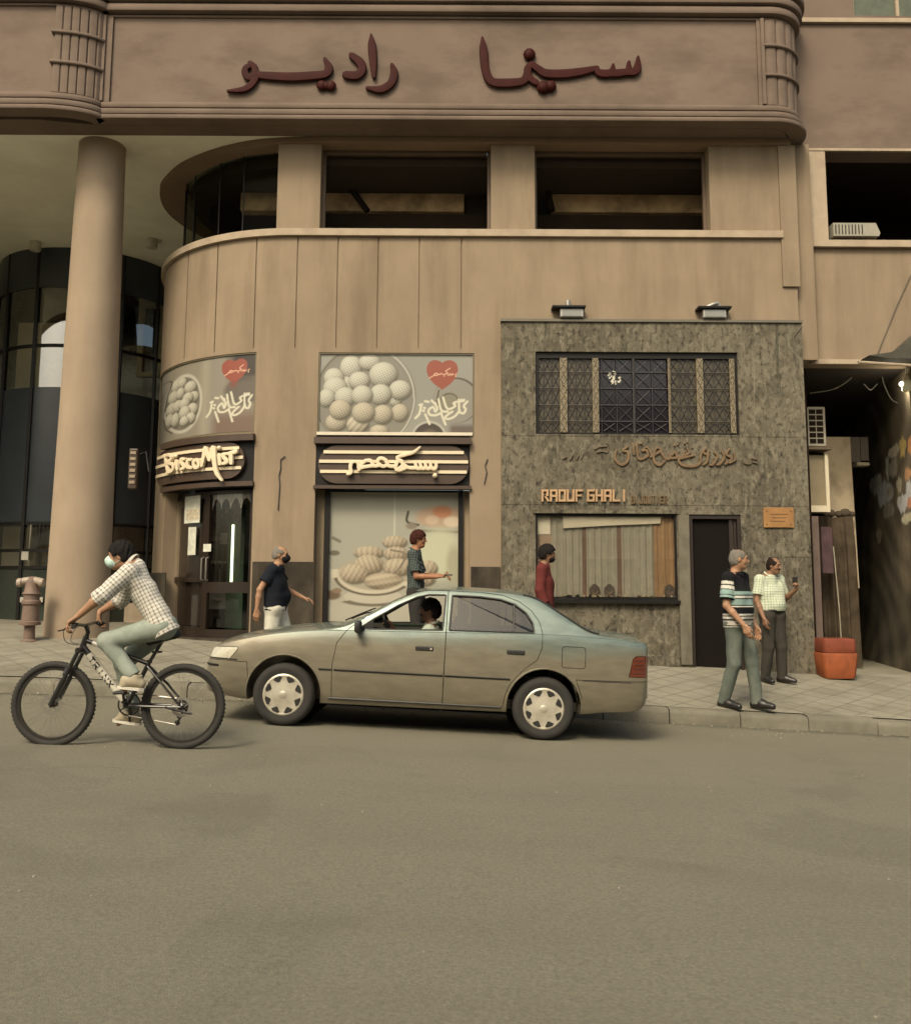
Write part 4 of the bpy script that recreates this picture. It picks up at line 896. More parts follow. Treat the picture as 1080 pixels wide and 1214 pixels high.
for i, st in enumerate([[(160, 850, 1), (172, 920, 1.2), (185, 970, 1.2)], [(150, 858, .8), (190, 845, 1), (210, 870, 1), (175, 905, .9)], [(180, 905, .9), (215, 915, 1), (215, 955, 1.1), (175, 975, .9)], [(240, 890, 1), (250, 950, 1.1)], [(234, 855, 1.0)],
    [(305, 875, .8), (275, 880, 1), (285, 910, 1.1), (305, 930, 1), (275, 950, .8)], [(352, 880, .8), (325, 885, 1), (322, 930, 1.1), (355, 940, .8)], [(385, 880, 1), (365, 900, 1), (375, 935, 1), (400, 930, 1), (400, 895, 1), (385, 880, 1)],
    [(425, 925, .9), (440, 850, 1.2), (450, 800, 1.4)], [(450, 800, 1.4), (470, 850, 1.3), (480, 880, 1.1)], [(478, 880, 1.1), (498, 820, 1.3), (505, 795, 1.5)], [(508, 800, 1.5), (515, 900, 1.3), (530, 975, 1.1), (568, 1032, .5)],
    [(548, 845, 1), (555, 910, 1.1)], [(545, 795, 1.1)], [(605, 838, .8), (575, 845, 1), (588, 870, 1.1), (605, 895, 1), (575, 910, .8)], [(632, 835, 1.1), (635, 905, 1.1)], [(612, 838, .9), (668, 822, 1.2)]]):
    wall_stroke(mb, zc(st), 0.062, -0.112 - 0.0006 * i, 0.06)
mb.build('lettering', m_cream, sg, smooth=60)

# shop window with printed cookies
m_jamb = mat('jamb_render', (0.25, 0.195, 0.125), rough=.9, var=.1, world=True, stain=(.24, .17, .1), stain_amt=.5, stain_scale=(3, 3, .5))
zs0 = P(460, 748, WY + .3).z - .35; dB = 0.22
sw = thing('shop_window', 'tall shop window covered by a printed picture of piled cookies on a plate', 'window', (P(467, 740, WY + dB).x, WY + dB, gz(-.9, WY)))
xL, xF, xG, xH = bay2[0], P(384, 660, WY + dB).x, P(390, 660, WY + dB).x, P(543, 660, WY + dB).x; xI = P(549, 660, WY + dB).x; xR = bay2[1]
zt_ = zz(579, 466) - .004; zg0 = P(460, 737, WY + dB).z; zbot = gz(-1, WY) - .05
mb = MB(); mb.box(xL + .003, xF - .002, WY + dB, WY + .34, zbot, zt_); mb.build('jamb', m_jamb, sw); mb = MB(); mb.box(xI + .002, xR - .003, WY + dB, WY + .34, zbot, zt_); mb.build('jamb', m_jamb, sw)
mb = MB(); mb.box(xF, xG, WY + dB - .05, WY + dB + .06, zbot, zt_); mb.box(xH, xI, WY + dB - .05, WY + dB + .06, zbot, zt_); mb.box(xG + .001, xH - .001, WY + dB - .05, WY + dB + .06, zg0 - .06, zg0); mb.box(xG + .001, xH - .001, WY + dB - .04, WY + dB + .06, zt_ - .03, zt_ - .001); mb.build('frame', m_black, sw)
mb = MB(); mb.box(xG + .001, xH - .001, WY + dB, WY + .34, zbot, zg0 - .062); mb.build('stall_riser', m_marble, sw)
paint_sheet('print', lambda a, b: (xG + (xH - xG) * a, WY + dB + .015, zg0 + (zt_ - .03 - zg0) * b), 200, 190, paint_window, m_print, sw)
# bakery entrance: two-leaf glazed door in the curved bay
dr = thing('shop_door', 'dark brown glazed bakery door under the curved BISCOMISR sign, with notices on its left leaf', 'door', wpos(sx(250, 750), gz(-3.6, WY + .2), .2))
dD = 0.20; sj, sk, sl = sx(204, 660, dD), sx(216, 660, dD), sx(245, 660, dD); sm_ = sx(297, 660, dD); zd0 = gz(-3.7, WY) + .03; zd1 = zz(580, 250) - .002
bx = lambda mb, a, b, z0, z1, d0, d1, n=8: curved_box(mb, a, b, z0, z1, d0, d1, n)
mb = MB(); bx(mb, bay1[0] + .003, sj, -.2, zd1, .34, dD); mb.build('jamb', m_jamb, dr)
mb = MB(); bx(mb, sj + .001, sm_ + .06, zd0 - .3, zd0, .34, -.02); mb.build('threshold', m_marble, dr)
m_dbrown = mat('dark_brown_door', (0.020, 0.013, 0.009), rough=.3, var=.15, world=True)
mb = MB()
for q in ((sj + .002, sj + .07, zd0 + .002, zd1), (sl - .09, sl + .03, zd0 + .002, zd1), (sm_ - .03, sm_ + .05, zd0 + .002, zd1), (sj + .071, sl - .091, zd1 - .10, zd1), (sl + .031, sm_ - .031, zd1 - .05, zd1), (sj + .071, sl - .091, zd0 + .002, zd0 + .15), (sl + .031, sm_ - .031, zd0 + .002, zd0 + .12),
          (sl + .031, sm_ - .031, zz(703, 260, dD), zz(690, 260, dD)), (sj + .071, sl - .091, zz(690, 225, dD), zz(684, 225, dD))): bx(mb, q[0], q[1], q[2], q[3], dD + .06, dD)
mb.build('frame', m_dbrown, dr)
mb = MB(); bx(mb, sj + .071, sm_ - .031, zd0 + .15, zd1 - .05, dD + .034, dD + .030, 12); mb.build('pane', m_glass, dr)
mb = MB(); bx(mb, sj + .08, sl - .10, zd0 + .16, zz(600, 225, dD), dD + .075, dD + .065, 6); mb.build('inner_panel', m_dbrown, dr)
def px_panel(name, pxa, pxb, pya, pyb, d, m, parent, t=.006):
    a, b = sx(pxa, (pya + pyb) / 2, d), sx(pxb, (pya + pyb) / 2, d); zc_ = (pxa + pxb) / 2
    mb = MB(); curved_box(mb, a, b, zz(pyb, zc_, d), zz(pya, zc_, d), d + t, d, 5); return mb.build(name, m, parent)
m_paper = mat('notice_paper', (0.50, 0.50, 0.42), rough=.6, var=.25, scale=9)
for q in ((219, 237, 588, 620), (223, 232, 625, 658), (241, 250, 645, 654)): px_panel('notice', *q, dD - .008, m_paper, dr)
n2 = px_panel('notice_picture', 221, 236, 604, 616, dD - .012, mat('notice_tint', (0.42, 0.36, 0.26), rough=.6, var=.5, scale=14), dr, .003)
mb = MB()
for px in (238.5, 244.0):
    s_ = sx(px, 675, dD - .05); mb.tube([wpos(s_, zz(688, 240, dD), dD - .005), wpos(s_, zz(687, 240, dD), dD - .05), wpos(s_, zz(662, 240, dD), dD - .05), wpos(s_, zz(661, 240, dD), dD - .005)], .012, 8)
mb.build('handle', m_alum, dr, smooth=50)
# lace valance hung inside the door leaf, its lower edge in scallops
mb = MB(); a, b = sl + .035, sm_ - .035; n = 48; vs = []; fs = []
for i in range(n + 1):
    t = i / n; s_ = a + (b - a) * t; drop = .06 + .17 * (1 - abs(math.sin(t * math.pi * 4)) ** .7)
    vs += [wpos(s_, zd1 - .055, dD + .05 + .006 * math.sin(t * 60)), wpos(s_, zd1 - .055 - drop, dD + .05 + .006 * math.sin(t * 60))]
fs = [(2 * i, 2 * i + 1, 2 * i + 3, 2 * i + 2) for i in range(n)]; mb.add(vs, fs)
mb.build('lace_valance', mat('grey_lace', (0.27, 0.25, 0.22), rough=.9, var=.4, scale=40, world=True), dr)
# inside of the bakery seen through the door: walls, shelf unit, a lit green cooler front
ins = thing('shop_interior', 'shadowy bakery interior with shelves and a green edged cooler seen through the glazed door', 'shop interior', wpos(sx(250, 750), gz(-3.6, WY + .3), 1.6))
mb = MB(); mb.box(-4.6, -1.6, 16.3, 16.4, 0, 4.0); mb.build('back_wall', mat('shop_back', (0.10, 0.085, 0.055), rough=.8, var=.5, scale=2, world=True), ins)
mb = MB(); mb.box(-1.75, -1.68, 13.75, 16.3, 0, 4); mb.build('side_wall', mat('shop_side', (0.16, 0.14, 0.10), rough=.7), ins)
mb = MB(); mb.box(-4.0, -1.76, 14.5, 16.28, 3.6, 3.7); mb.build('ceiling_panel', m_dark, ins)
def ipx(px, py, Y): return P(px, py, Y)
mb = MB(); p0, p1 = ipx(268, 702, 14.6), ipx(291, 604, 14.6); mb.box(p0.x, p1.x, 14.6, 15.2, p0.z - .8, p1.z); mb.build('cooler', mat('cooler_green', (0.035, 0.065, 0.035), rough=.3), ins)
mb = MB(); mb.box(ipx(274, 655, 14.58).x, ipx(276.5, 655, 14.58).x, 14.57, 14.60, ipx(275, 692, 14.58).z, ipx(275, 622, 14.58).z); mb.build('cooler_light', mat('tube_glow', (0.6, 0.65, 0.5), emit=(0.75, 0.80, 0.58, 1.6)), ins)
mb = MB()
for k, (px, pya, pyb) in enumerate(((248, 630, 668), (252, 625, 668), (256, 622, 668), (262, 640, 700), (259, 675, 705))): a, b = ipx(px, pyb, 14.9), ipx(px + 2, pya, 14.9); mb.box(a.x, b.x, 14.9, 14.95, a.z, b.z)
for py in (640, 668, 712, 722): a, b = ipx(243, py, 15.0), ipx(268, py - 3, 15.0); mb.box(a.x, b.x, 14.98, 15.3, a.z, b.z)
a, b = ipx(240, 720, 15.1), ipx(285, 700, 15.1); mb.box(a.x, b.x, 15.05, 15.25, a.z, b.z)
a, b = ipx(262, 645, 14.8), ipx(272, 632, 14.8); mb.box(a.x, b.x, 14.75, 14.8, a.z, b.z)
mb.build('shelf', mat('shelf_pale', (0.50, 0.45, 0.34), rough=.5, var=.2), ins)
mb = MB()
for px, py, r in ((258, 596, 4), (268, 602, 5), (277, 598, 4), (284, 606, 4), (262, 610, 4), (281, 615, 4)): p = ipx(px, py, 14.5); mb.ball(tuple(p), r / 82, 8, sc=(1, .6, 1.4))
mb.build('hanging_packet', mat('packet_brown', (0.09, 0.05, 0.035), rough=.5, var=.6, scale=12), ins)

# ================================================================== JEWELLER'S STONE SHOPFRONT
FY = 13.2
fx = lambda px, py=600: P(px, py, FY).x
fz = lambda py, px=760: P(px, py, FY).z
st = thing('stone_shopfront', 'weathered grey-green stone shopfront of a jeweller with grilled window, display window and dark doorway', 'shopfront', (2.9, FY, gz(2.9, FY)))
xa0, xa1 = fx(594.5, 560), P(951, 400, FY).x; zt0 = fz(382)
G = (fx(635, 465), fx(875.5, 465), fz(515), fz(417)); Wd = (fx(635, 660), fx(803, 660), fz(712, 720), fz(609, 720)); Dd = (fx(819, 700), fx(881, 700), -1.0, fz(610, 850)); Pl = (fx(635, 750), fx(806, 750))
VJ = [(fx(634, 450) - .02, -1, 9), (fx(905, 500), -1, 9)]; HJ = [(G[2] - .03, xa0, 9), (Wd[3] + .12, xa0, 9), (fz(660), fx(890, 660), 9)]
S = sorted(set([xa0, G[0], G[1], Wd[0], Wd[1], Pl[1], Dd[0], Dd[1], fx(912, 600), xa1] + [v + e for v, _, _ in VJ for e in (-.005, .005)])); Z = sorted([-1.0, Wd[2], Wd[3], Dd[3], G[2], G[3], zt0, fz(785)] + [v + e for v, _, _ in HJ for e in (-.005, .005)])
def sdep(s, z):
    if G[0] < s < G[1] and G[2] < z < G[3]: return None
    if Wd[0] < s < Wd[1] and Wd[2] < z < Wd[3]: return None
    if Dd[0] < s < Dd[1] and z < Dd[3]: return None
    if any(abs(s - v) < .005 for v, _, _ in VJ) or any(abs(z - v) < .005 and s > a_ for v, a_, _ in HJ): return 0.005
    if Wd[0] < s < Pl[1] and z < Wd[2]: return 0.03
    return 0.0
heightwall('stone_cladding', m_stone, st, S, Z, sdep, lambda s, z, d: (s, FY + d, z), thick=WY - FY - 0.003)
mb = MB(); mb.box(xa0 - .01, xa1 + .01, FY - .03, WY - .004, zt0 + .002, zt0 + .04); mb.build('coping', mat('coping_lead', (0.12, 0.105, 0.08), rough=.7, world=True), st)
mb = MB(); mb.box(Wd[0] - .03, Wd[1] + .03, FY - .03, FY - .002, Wd[3] + .002, Wd[3] + .05); mb.box(fx(635), Pl[1] - .01, FY - .02, FY + .028, gz(1.9, FY) - .05, gz(1.9, FY) + .09); mb.build('stone_moulding', m_stone, st)
mb = MB(); mb.box(Pl[1] + .004, Dd[0] - .01, FY - .035, FY - .002, fz(788, 812), Dd[3] - .01); mb.build('door_jamb', mat('pale_jamb_stone', (.135, .120, .086), rough=.9, var=.25, scale=5, bump=.4, bscale=40, world=True, stain=(.06, .052, .036), stain_amt=.6, stain_scale=(5, 5, 1.2)), st)
mb = MB(); mb.box(Wd[0] - .02, Wd[1] + .02, FY - .05, FY + .1, Wd[2] - .04, Wd[2] + .004); mb.build('window_sill', m_black, st)
# reveals go back into the main wall: cut boxes of dark lining
def lining(name, q, dep, m, parent, back=True, y0=WY + 0.36):
    mb = MB(); a, b, c_, d_ = q
    return mb
# window grille
wg = MB()
fr = .05
for q in ((G[0] + .002, G[0] + fr, G[2], G[3] - .002), (G[1] - fr, G[1] - .002, G[2], G[3] - .002), (G[0] + fr, G[1] - fr, G[3] - .09, G[3] - .002), (G[0] + fr, G[1] - fr, G[2] + .002, G[2] + .03)): wg.box(q[0], q[1], FY + .04, FY + .09, q[2], q[3])
wgo = wg.build('grille_window', m_black, st)
gx = lambda zx: P(630 + zx / 4.154, 465, FY + .05).x
gzv = lambda zy: P(760, 410 + zy / 4.154, FY + .05).z
mb = MB()
bar = lambda x0, z0, x1, z1, r=.007, y=FY + .055: mb.tube([(x0, y, z0), (x1, y, z1)], r, 5)
for zy in (55, 130, 210, 292, 372): bar(G[0] + fr, gzv(zy), G[1] - fr, gzv(zy), .008)
rows = [55, 130, 210, 292, 372, 428]
cols = [20, 60, 100, 140, 180, 220, 260, 300, 345, 420, 505, 595, 675, 730, 770, 810, 850, 900, 950, 985]
for cx_ in (60, 100, 180, 220, 260, 345, 420, 505, 595, 675, 730, 770, 850, 900, 950): bar(gx(cx_), G[2] + .03, gx(cx_), G[3] - .09, .006 if cx_ not in (505,) else .02)
for i in range(len(cols) - 1):
    for j in range(len(rows) - 1):
        k = 0.12 * (cols[i + 1] - cols[i]); x0_, x1_ = gx(cols[i] + k), gx(cols[i + 1] - k); za, zb_ = gzv(rows[j] + 8), gzv(rows[j + 1] - 8)
        yy = FY + .062 + .0013 * ((i + j) % 2)
        bar(x0_, za, x1_, zb_, .0055, yy); bar(x0_, zb_, x1_, za, .0055, yy + .008)
mb.build('grille', m_iron, wgo)
mb = MB()
m_strip = 0
for a, b in ((140, 175), (300, 330), (812, 845), (975, 1000), (672, 684)):
    mb = MB(); mb.box(gx(a), gx(b), FY + .02, FY + .038, G[2] + .03, G[3] - .09); n_ = 7; hs_ = (G[3] - G[2] - .12) / n_
    for k in range(n_): z0_ = G[2] + .03 + hs_ * k; mb.tube([(gx(a + 3), FY + .017, z0_), (gx(b - 3), FY + .017, z0_ + hs_)], .007, 5); mb.tube([(gx(b - 3), FY + .013, z0_), (gx(a + 3), FY + .013, z0_ + hs_)], .007, 5)
    mb.build('ornament_strip', mat('brass_strip', (0.155, 0.125, 0.078), rough=.6, var=.7, scale=40, world=True), wgo)
for a_, b_ in ((G[0], gx(335)), (gx(680), G[1])):
    mb = MB(); mb.box(a_, b_, FY + .085, FY + .095, G[2], G[3]); mb.build('side_panel', mat('dusty_pane', (0.058, 0.048, 0.030), rough=.35, var=.4, scale=5, world=True), wgo)
mb = MB(); mb.box(gx(335) + .003, gx(680) - .003, WY - .012, WY - .006, G[2] - .05, G[3] + .05); mb.build('pane', mat('violet_dark_glass', (0.012, 0.009, 0.013), rough=.12, var=.2, world=True), wgo)
mb = MB(); rg = np.random.default_rng(5)
for k in range(26):
    a = rg.uniform(0, 2 * math.pi); r = .09 * math.sqrt(rg.uniform(0, 1)); p = P(630 + 408 / 4.154, 410 + 158 / 4.154, FY + .078); mb.ball((p.x + r * math.cos(a), p.y + rg.uniform(-.004, .004), p.z + 1.15 * r * math.sin(a)), .017, 6, sc=(1, .35, 1.2))
mb.build('flower_ornament', mat('white_ornament', (0.5, 0.47, 0.38), rough=.5), wgo)
# display window behind its glass: needs depth, so it is a box let into the wall
dw = MB()
for q in ((Wd[0] + .002, Wd[0] + .03, Wd[2], Wd[3] - .002), (Wd[1] - .03, Wd[1] - .002, Wd[2], Wd[3] - .002), (Wd[0] + .03, Wd[1] - .03, Wd[3] - .04, Wd[3] - .002)): dw.box(q[0], q[1], FY + .02, FY + .06, q[2] + .004, q[3])
dwo = dw.build('display_window', m_black, st)
mb = MB(); mb.box(Wd[0] + .03, Wd[1] - .03, FY + .035, FY + .039, Wd[2] + .004, Wd[3] - .04); mb.build('pane', m_glass, dwo)
def fold_cloth(xa, xb, za, zb_, y, amp=.012, k=70, n=60):
    vs = []; fs = []
    for i in range(n + 1): x = xa + (xb - xa) * i / n; yy = y + amp * math.sin(x * k) + amp * .5 * math.sin(x * k * 2.3 + 1); vs += [(x, yy, za), (x, yy, zb_)]
    fs = [(2 * i, 2 * i + 2, 2 * i + 3, 2 * i + 1) for i in range(n)]; return MB().add(vs, fs)
wx = lambda zx: P(600 + zx / 4.909, 660, FY + .07).x
wz = lambda zy: P(720, 590 + zy / 4.909, FY + .07).z
m_cur = mat('grey_curtain', (0.180, 0.163, 0.117), rough=.95, var=.12, scale=8, world=True); m_och = mat('ochre_curtain', (0.175, 0.105, 0.047), rough=.9, var=.2, scale=6, world=True); m_brs = mat('brown_strip', (0.085, 0.05, 0.03), rough=.8, world=True)
for a, b in ((265, 445), (468, 648), (672, 858)): fold_cloth(wx(a), wx(b), Wd[2], Wd[3] - .03, FY + .080, .006, 60).build('curtain', m_cur, dwo, smooth=180)
fold_cloth(wx(860), wx(1000), Wd[2], Wd[3] - .03, FY + .078, .006, 50).build('curtain', m_och, dwo, smooth=180)
mb = MB()
for a, b in ((444, 469), (647, 673)): mb.box(wx(a), wx(b), FY + .083, FY + .09, Wd[2], Wd[3] - .04)
mb.build('timber_strip', m_brs, dwo)
mb = MB(); mb.box(Wd[0] + .03, wx(262), FY + .088, FY + .093, Wd[2], Wd[3]); mb.build('side_board', mat('side_board_paint', (0.20, 0.14, 0.09), rough=.8, var=.2, world=True), dwo)
mb = MB(); mb.box(Wd[0] + .03, wx(258), FY + .080, FY + .086, wz(215), Wd[3] - .03); mb.build('poster_card', mat('card_pale', (0.40, 0.36, 0.26), rough=.7), dwo)
mb = MB(); mb.prism([(wx(330), wz(95)), (wx(905), wz(105)), (wx(900), wz(150)), (wx(620), wz(162)), (wx(335), wz(180))], FY + .045, FY + .07, 'y'); mb.build('valance', mat('cream_valance', (0.34, 0.30, 0.21), rough=.8, var=.1), dwo)
mb = MB(); mb.box(Wd[0] + .03, Wd[1] - .03, FY + .042, FY + .098, Wd[2] + .004, Wd[2] + .05); mb.build('display_shelf', m_black, dwo)
mb = MB(); rg = np.random.default_rng(11)
for k in range(60):
    x = rg.uniform(wx(300), wx(985)); h = rg.uniform(.01, .035); mb.box(x, x + rg.uniform(.012, .05), FY + .044, FY + .062 + rg.uniform(0, .01), Wd[2] + .051, Wd[2] + .051 + h)
mb.build('jewellery', mat('jewellery_mix', (0.35, 0.28, 0.17), rough=.3, metal=.5, var=.7, scale=30, world=True), dwo)
for a in (512, 597, 945):
    mb = MB(); x = wx(a); z0_ = Wd[2] + .05
    out = [(-.055, 0), (-.075, .07), (-.068, .12), (-.03, .15), (-.022, .165), (.022, .165), (.03, .15), (.068, .12), (.075, .07), (.055, 0)]
    mb.prism([(x + u, z0_ + v * 1.1) for u, v in out], FY + .045, FY + .066, 'y'); b_ = mb.build('jewellery_bust', mat('bust_velvet', (0.05, 0.038, 0.026), rough=.9, var=.3), dwo)
    mb = MB(); mb.tube([(x + .04 * math.cos(t), FY + .043, z0_ + .09 - .045 * math.sin(t)) for t in np.linspace(.1, math.pi - .1, 9)], .006, 5); mb.build('necklace', m_brass, b_)
# doorway: dark lining, half open inner door, step
mb = MB(); q = Dd
mb.box(q[0] + .002, q[0] + .05, FY + .02, FY + .096, 0, q[3] - .002); mb.box(q[1] - .05, q[1] - .002, FY + .02, FY + .096, 0, q[3] - .002); mb.box(q[0] + .05, q[1] - .05, FY + .02, FY + .096, q[3] - .06, q[3] - .002)
do = mb.build('doorway', mat('dark_timber', (0.018, 0.011, 0.008), rough=.5, var=.3, scale=5, world=True), st)
mb = MB(); mb.box(q[0] + .05, q[1] - .16, FY + .088, FY + .097, 0, q[3] - .06); mb.build('door_leaf', mat('black_brown', (0.006, 0.004, 0.003), rough=.8, spec=.15, world=True), do)
mb = MB(); mb.box(q[1] - .16, q[1] - .11, FY + .05, FY + .095, 0, q[3] - .06); mb.box(q[1] - .09, q[1] - .055, FY + .06, FY + .095, 0, q[3] - .06); mb.build('door_edge', mat('dark_timber', (0, 0, 0)), do)
# the jeweller's lettering
sl_ = thing('shopfront_lettering', 'raised brass lettering of the jeweller on the weathered stone front', 'sign', (2.3, FY, fz(600)))
YT = FY - .012
c = cv(630, 510, 3.857, YT); mb = MB()
strokes(mb, [[(388, 90, .7), (382, 130, 1), (410, 158, 1.1), (440, 140, 1), (440, 100, 1), (415, 95, .8), (440, 75, .8)], [(462, 60, .7), (470, 110, 1)], [(480, 60, .8), (490, 130, 1), (530, 118, 1), (525, 92, 1), (505, 95, .8), (530, 78, .8), (552, 120, 1)], [(545, 122, 1), (590, 95, 1), (575, 80, .8), (562, 100, .9), (560, 140, 1), (585, 160, 1), (610, 140, .9)],
    [(590, 95, 1), (612, 130, 1), (632, 128, 1), (628, 105, .8)], [(632, 128, 1), (665, 125, 1), (655, 98, .9), (645, 112, .9)], [(665, 125, 1), (690, 118, .9), (700, 95, .8)], [(690, 118, .9), (720, 105, .9), (712, 85, .7)], [(745, 115, .6), (700, 125, 1), (672, 135, 1), (690, 160, 1.1), (740, 165, 1.1), (770, 150, 1), (775, 110, .8), (795, 80, .7)],
    [(795, 82, .8), (785, 100, .8), (800, 110, .9), (812, 95, .8)], [(808, 105, 1), (800, 145, 1), (785, 158, .8)], [(835, 100, .9), (850, 120, 1), (830, 155, 1), (815, 160, .7)], [(870, 95, .9), (880, 125, 1), (860, 155, 1), (845, 158, .7)], [(905, 85, .7), (890, 110, 1), (915, 130, 1), (885, 155, 1)], [(925, 105, .8), (930, 135, .8), (905, 150, .8)]], c, 0.04, YT, 0.03)
strokes(mb, [[(500, 62, 1)], [(655, 70, .9)], [(668, 66, .9)], [(700, 60, .8)], [(712, 55, .8)], [(735, 80, .9)]], c, 0.035, YT, 0.03)
mb.build('arabic_lettering', m_brass, sl_, smooth=60)
mb = MB(); strokes(mb, [[(290, 85, 1), (310, 75, 1), (345, 72, 1)], [(300, 100, 1), (325, 95, 1), (345, 100, 1), (350, 80, .8)], [(965, 130, 1), (975, 150, 1), (1000, 152, 1), (1000, 135, 1)], [(1005, 128, 1), (1030, 132, 1)], [(1012, 145, .8), (1030, 150, .8)], [(145, 130, .8), (160, 120, .8)], [(175, 135, .8), (190, 110, .8)], [(205, 132, .8), (215, 112, .8)], [(235, 105, .8), (228, 128, .8)]], c, 0.028, YT, 0.02)
mb.build('small_lettering', mat('tarnished_letter', (0.10, 0.075, 0.045), rough=.6, world=True), sl_, smooth=60)
def block(mb, glyphs, x0, y0, cw, h, w, gap, Y, t):
    x = x0
    for g in glyphs:
        if g == ' ': x += cw * .6; continue
        for i, s_ in enumerate(GL[g]):
            q = [P(x + a * cw, y0 + (1 - b) * h, Y) for a, b in s_]
            for k in range(len(q) - 1):
                a, b = q[k], q[k + 1]; d = (b - a).normalized() * w / 2; n = Vector((-d.z, 0, d.x)); yo = -.0008 * (i * 3 + k)
                pts = [a - d - n, b + d - n, b + d + n, a - d + n]; mb.prism([(p.x, p.z) for p in pts], Y - t + yo, Y + t, 'y')
        x += cw + gap
GL = {'R': [[(0, 0), (0, 1), (.9, 1), (.9, .55), (0, .5)], [(.4, .5), (1, 0)]], 'A': [[(0, 0), (0, 1), (1, 1), (1, 0)], [(0, .45), (1, .45)]], 'O': [[(0, 0), (0, 1), (1, 1), (1, 0), (0, 0)]], 'U': [[(0, 1), (0, 0), (1, 0), (1, 1)]], 'F': [[(0, 0), (0, 1), (1, 1)], [(0, .5), (.8, .5)]],
      'G': [[(1, 1), (0, 1), (0, 0), (1, 0), (1, .5), (.5, .5)]], 'H': [[(0, 0), (0, 1)], [(1, 0), (1, 1)], [(0, .5), (1, .5)]], 'L': [[(0, 1), (0, 0), (1, 0)]], 'I': [[(.4, 0), (.4, 1)]], 'B': [[(0, 0), (0, 1), (.8, 1), (.8, .5), (0, .5)], [(.8, .5), (1, .5), (1, 0), (0, 0)]], 'J': [[(1, 1), (1, 0), (0, 0), (0, .3)]], 'T': [[(0, 1), (1, 1)], [(.5, 1), (.5, 0)]], 'E': [[(1, 1), (0, 1), (0, 0), (1, 0)], [(0, .5), (.8, .5)]]}
mb = MB(); block(mb, 'RAOUF GHALI', 643, 581.5, 6.6, 12, .028, 3.4, FY - .02, .018); mb.build('latin_lettering', mat('pale_brass', (0.42, 0.27, 0.15), rough=.45, metal=.2, var=.2, world=True), sl_)
mb = MB(); block(mb, 'BIJOUTIER', 748.5, 588, 3.0, 8.5, .014, 1.9, FY - .012, .010); mb.build('trade_lettering', m_brass, sl_)
# copper plaque
pq = thing('wall_plaque', 'small orange copper plaque on the stone right of the dark doorway', 'plaque', tuple(P(923, 625, FY)))
p0, p1 = P(905, 625.5, FY), P(940, 602, FY); mb = MB(); mb.bbox(p0.x, p1.x, FY - .03, FY - .001, p0.z, p1.z, .006); mb.build('plate', mat('copper_plate', (0.30, 0.155, 0.055), rough=.5, metal=.2, var=.25, scale=6, world=True), pq)
mb = MB()
for a, b in ((908, 606), (937, 606), (908, 622), (937, 622)): p = P(a, b, FY); mb.ball((p.x, FY - .031, p.z), .01, 8)
for py, xa_, xb_ in ((610, 912, 933), (614, 914, 931), (618, 912, 930)): a, b = P(xa_, py, FY), P(xb_, py, FY); mb.box(a.x, b.x, FY - .032, FY - .029, a.z - .006, a.z + .006)
mb.build('engraving', mat('dark_copper', (0.12, 0.06, 0.025), rough=.6), pq)
# floodlights on the coping
def floodlight(px, lab, tilt):
    p = P(px, 380, FY - .02); t = thing('floodlight', lab, 'floodlight', (p.x, FY + .05, zt0 + .04), group='floodlights on the stone coping')
    o = Vector((p.x, FY + .05, zt0 + .04))
    mb = MB(); mb.bbox(o.x - .15, o.x + .19, o.y - .12, o.y + .05, o.z + .015, o.z + .145, .012); mb.build('lamp_body', m_alum, t)
    mb = MB(); mb.box(o.x - .12, o.x + .16, o.y - .126, o.y - .121, o.z + .03, o.z + .13); mb.build('lens', mat('grey_lens', (0.20, 0.20, 0.18), rough=.2), t)
    mb = MB(); mb.bbox(o.x - .27 + tilt, o.x + .22 + tilt, o.y - .16, o.y + .04, o.z + .15, o.z + .185, .008); mb.build('hood', m_black, t)
    mb = MB()
    if tilt > 0: mb.tube([(o.x - .1, o.y, o.z + .19), (o.x + .02, o.y, o.z + .25), (o.x + .10, o.y, o.z + .27), (o.x + .14, o.y, o.z + .19)], .03, 8)
    else: mb.tube([(o.x - .02, o.y, o.z + .185), (o.x - .02, o.y, o.z + .30)], .035, 8); mb.tube([(o.x - .05, o.y, o.z + .22), (o.x + .14, o.y, o.z + .20)], .012, 6)
    mb.build('bracket', m_alum, t, smooth=40)
floodlight(676, 'boxy grey floodlight with upright stub bracket, left one on the stone coping', 0.0)
floodlight(845, 'boxy grey floodlight with bent bracket, right one on the stone coping', 0.04)
mb = MB(); q = [P(a, b, FY - .01) for a, b in ((951, 386), (940, 400), (946, 440), (951, 470))]; mb.tube(q, .008, 5)
q = [P(a, b, NY - .02) for a, b in ((1080, 325), (1062, 365), (1040, 420))]; mb.tube(q, .007, 5); q = [P(a, b, NY - .02) for a, b in ((962, 300), (958, 360), (953, 385))]; mb.tube(q, .007, 5)
props(mb.build('wall_cable', mat('cable_grey', (0.10, 0.085, 0.06)), smooth=60), 'thin slack grey cables strung on the wall by the stone shopfront corner', 'cable')
# ================================================================== THINGS IN AND BY THE PASSAGE
def zfloor(x, y): return gz(x, y)
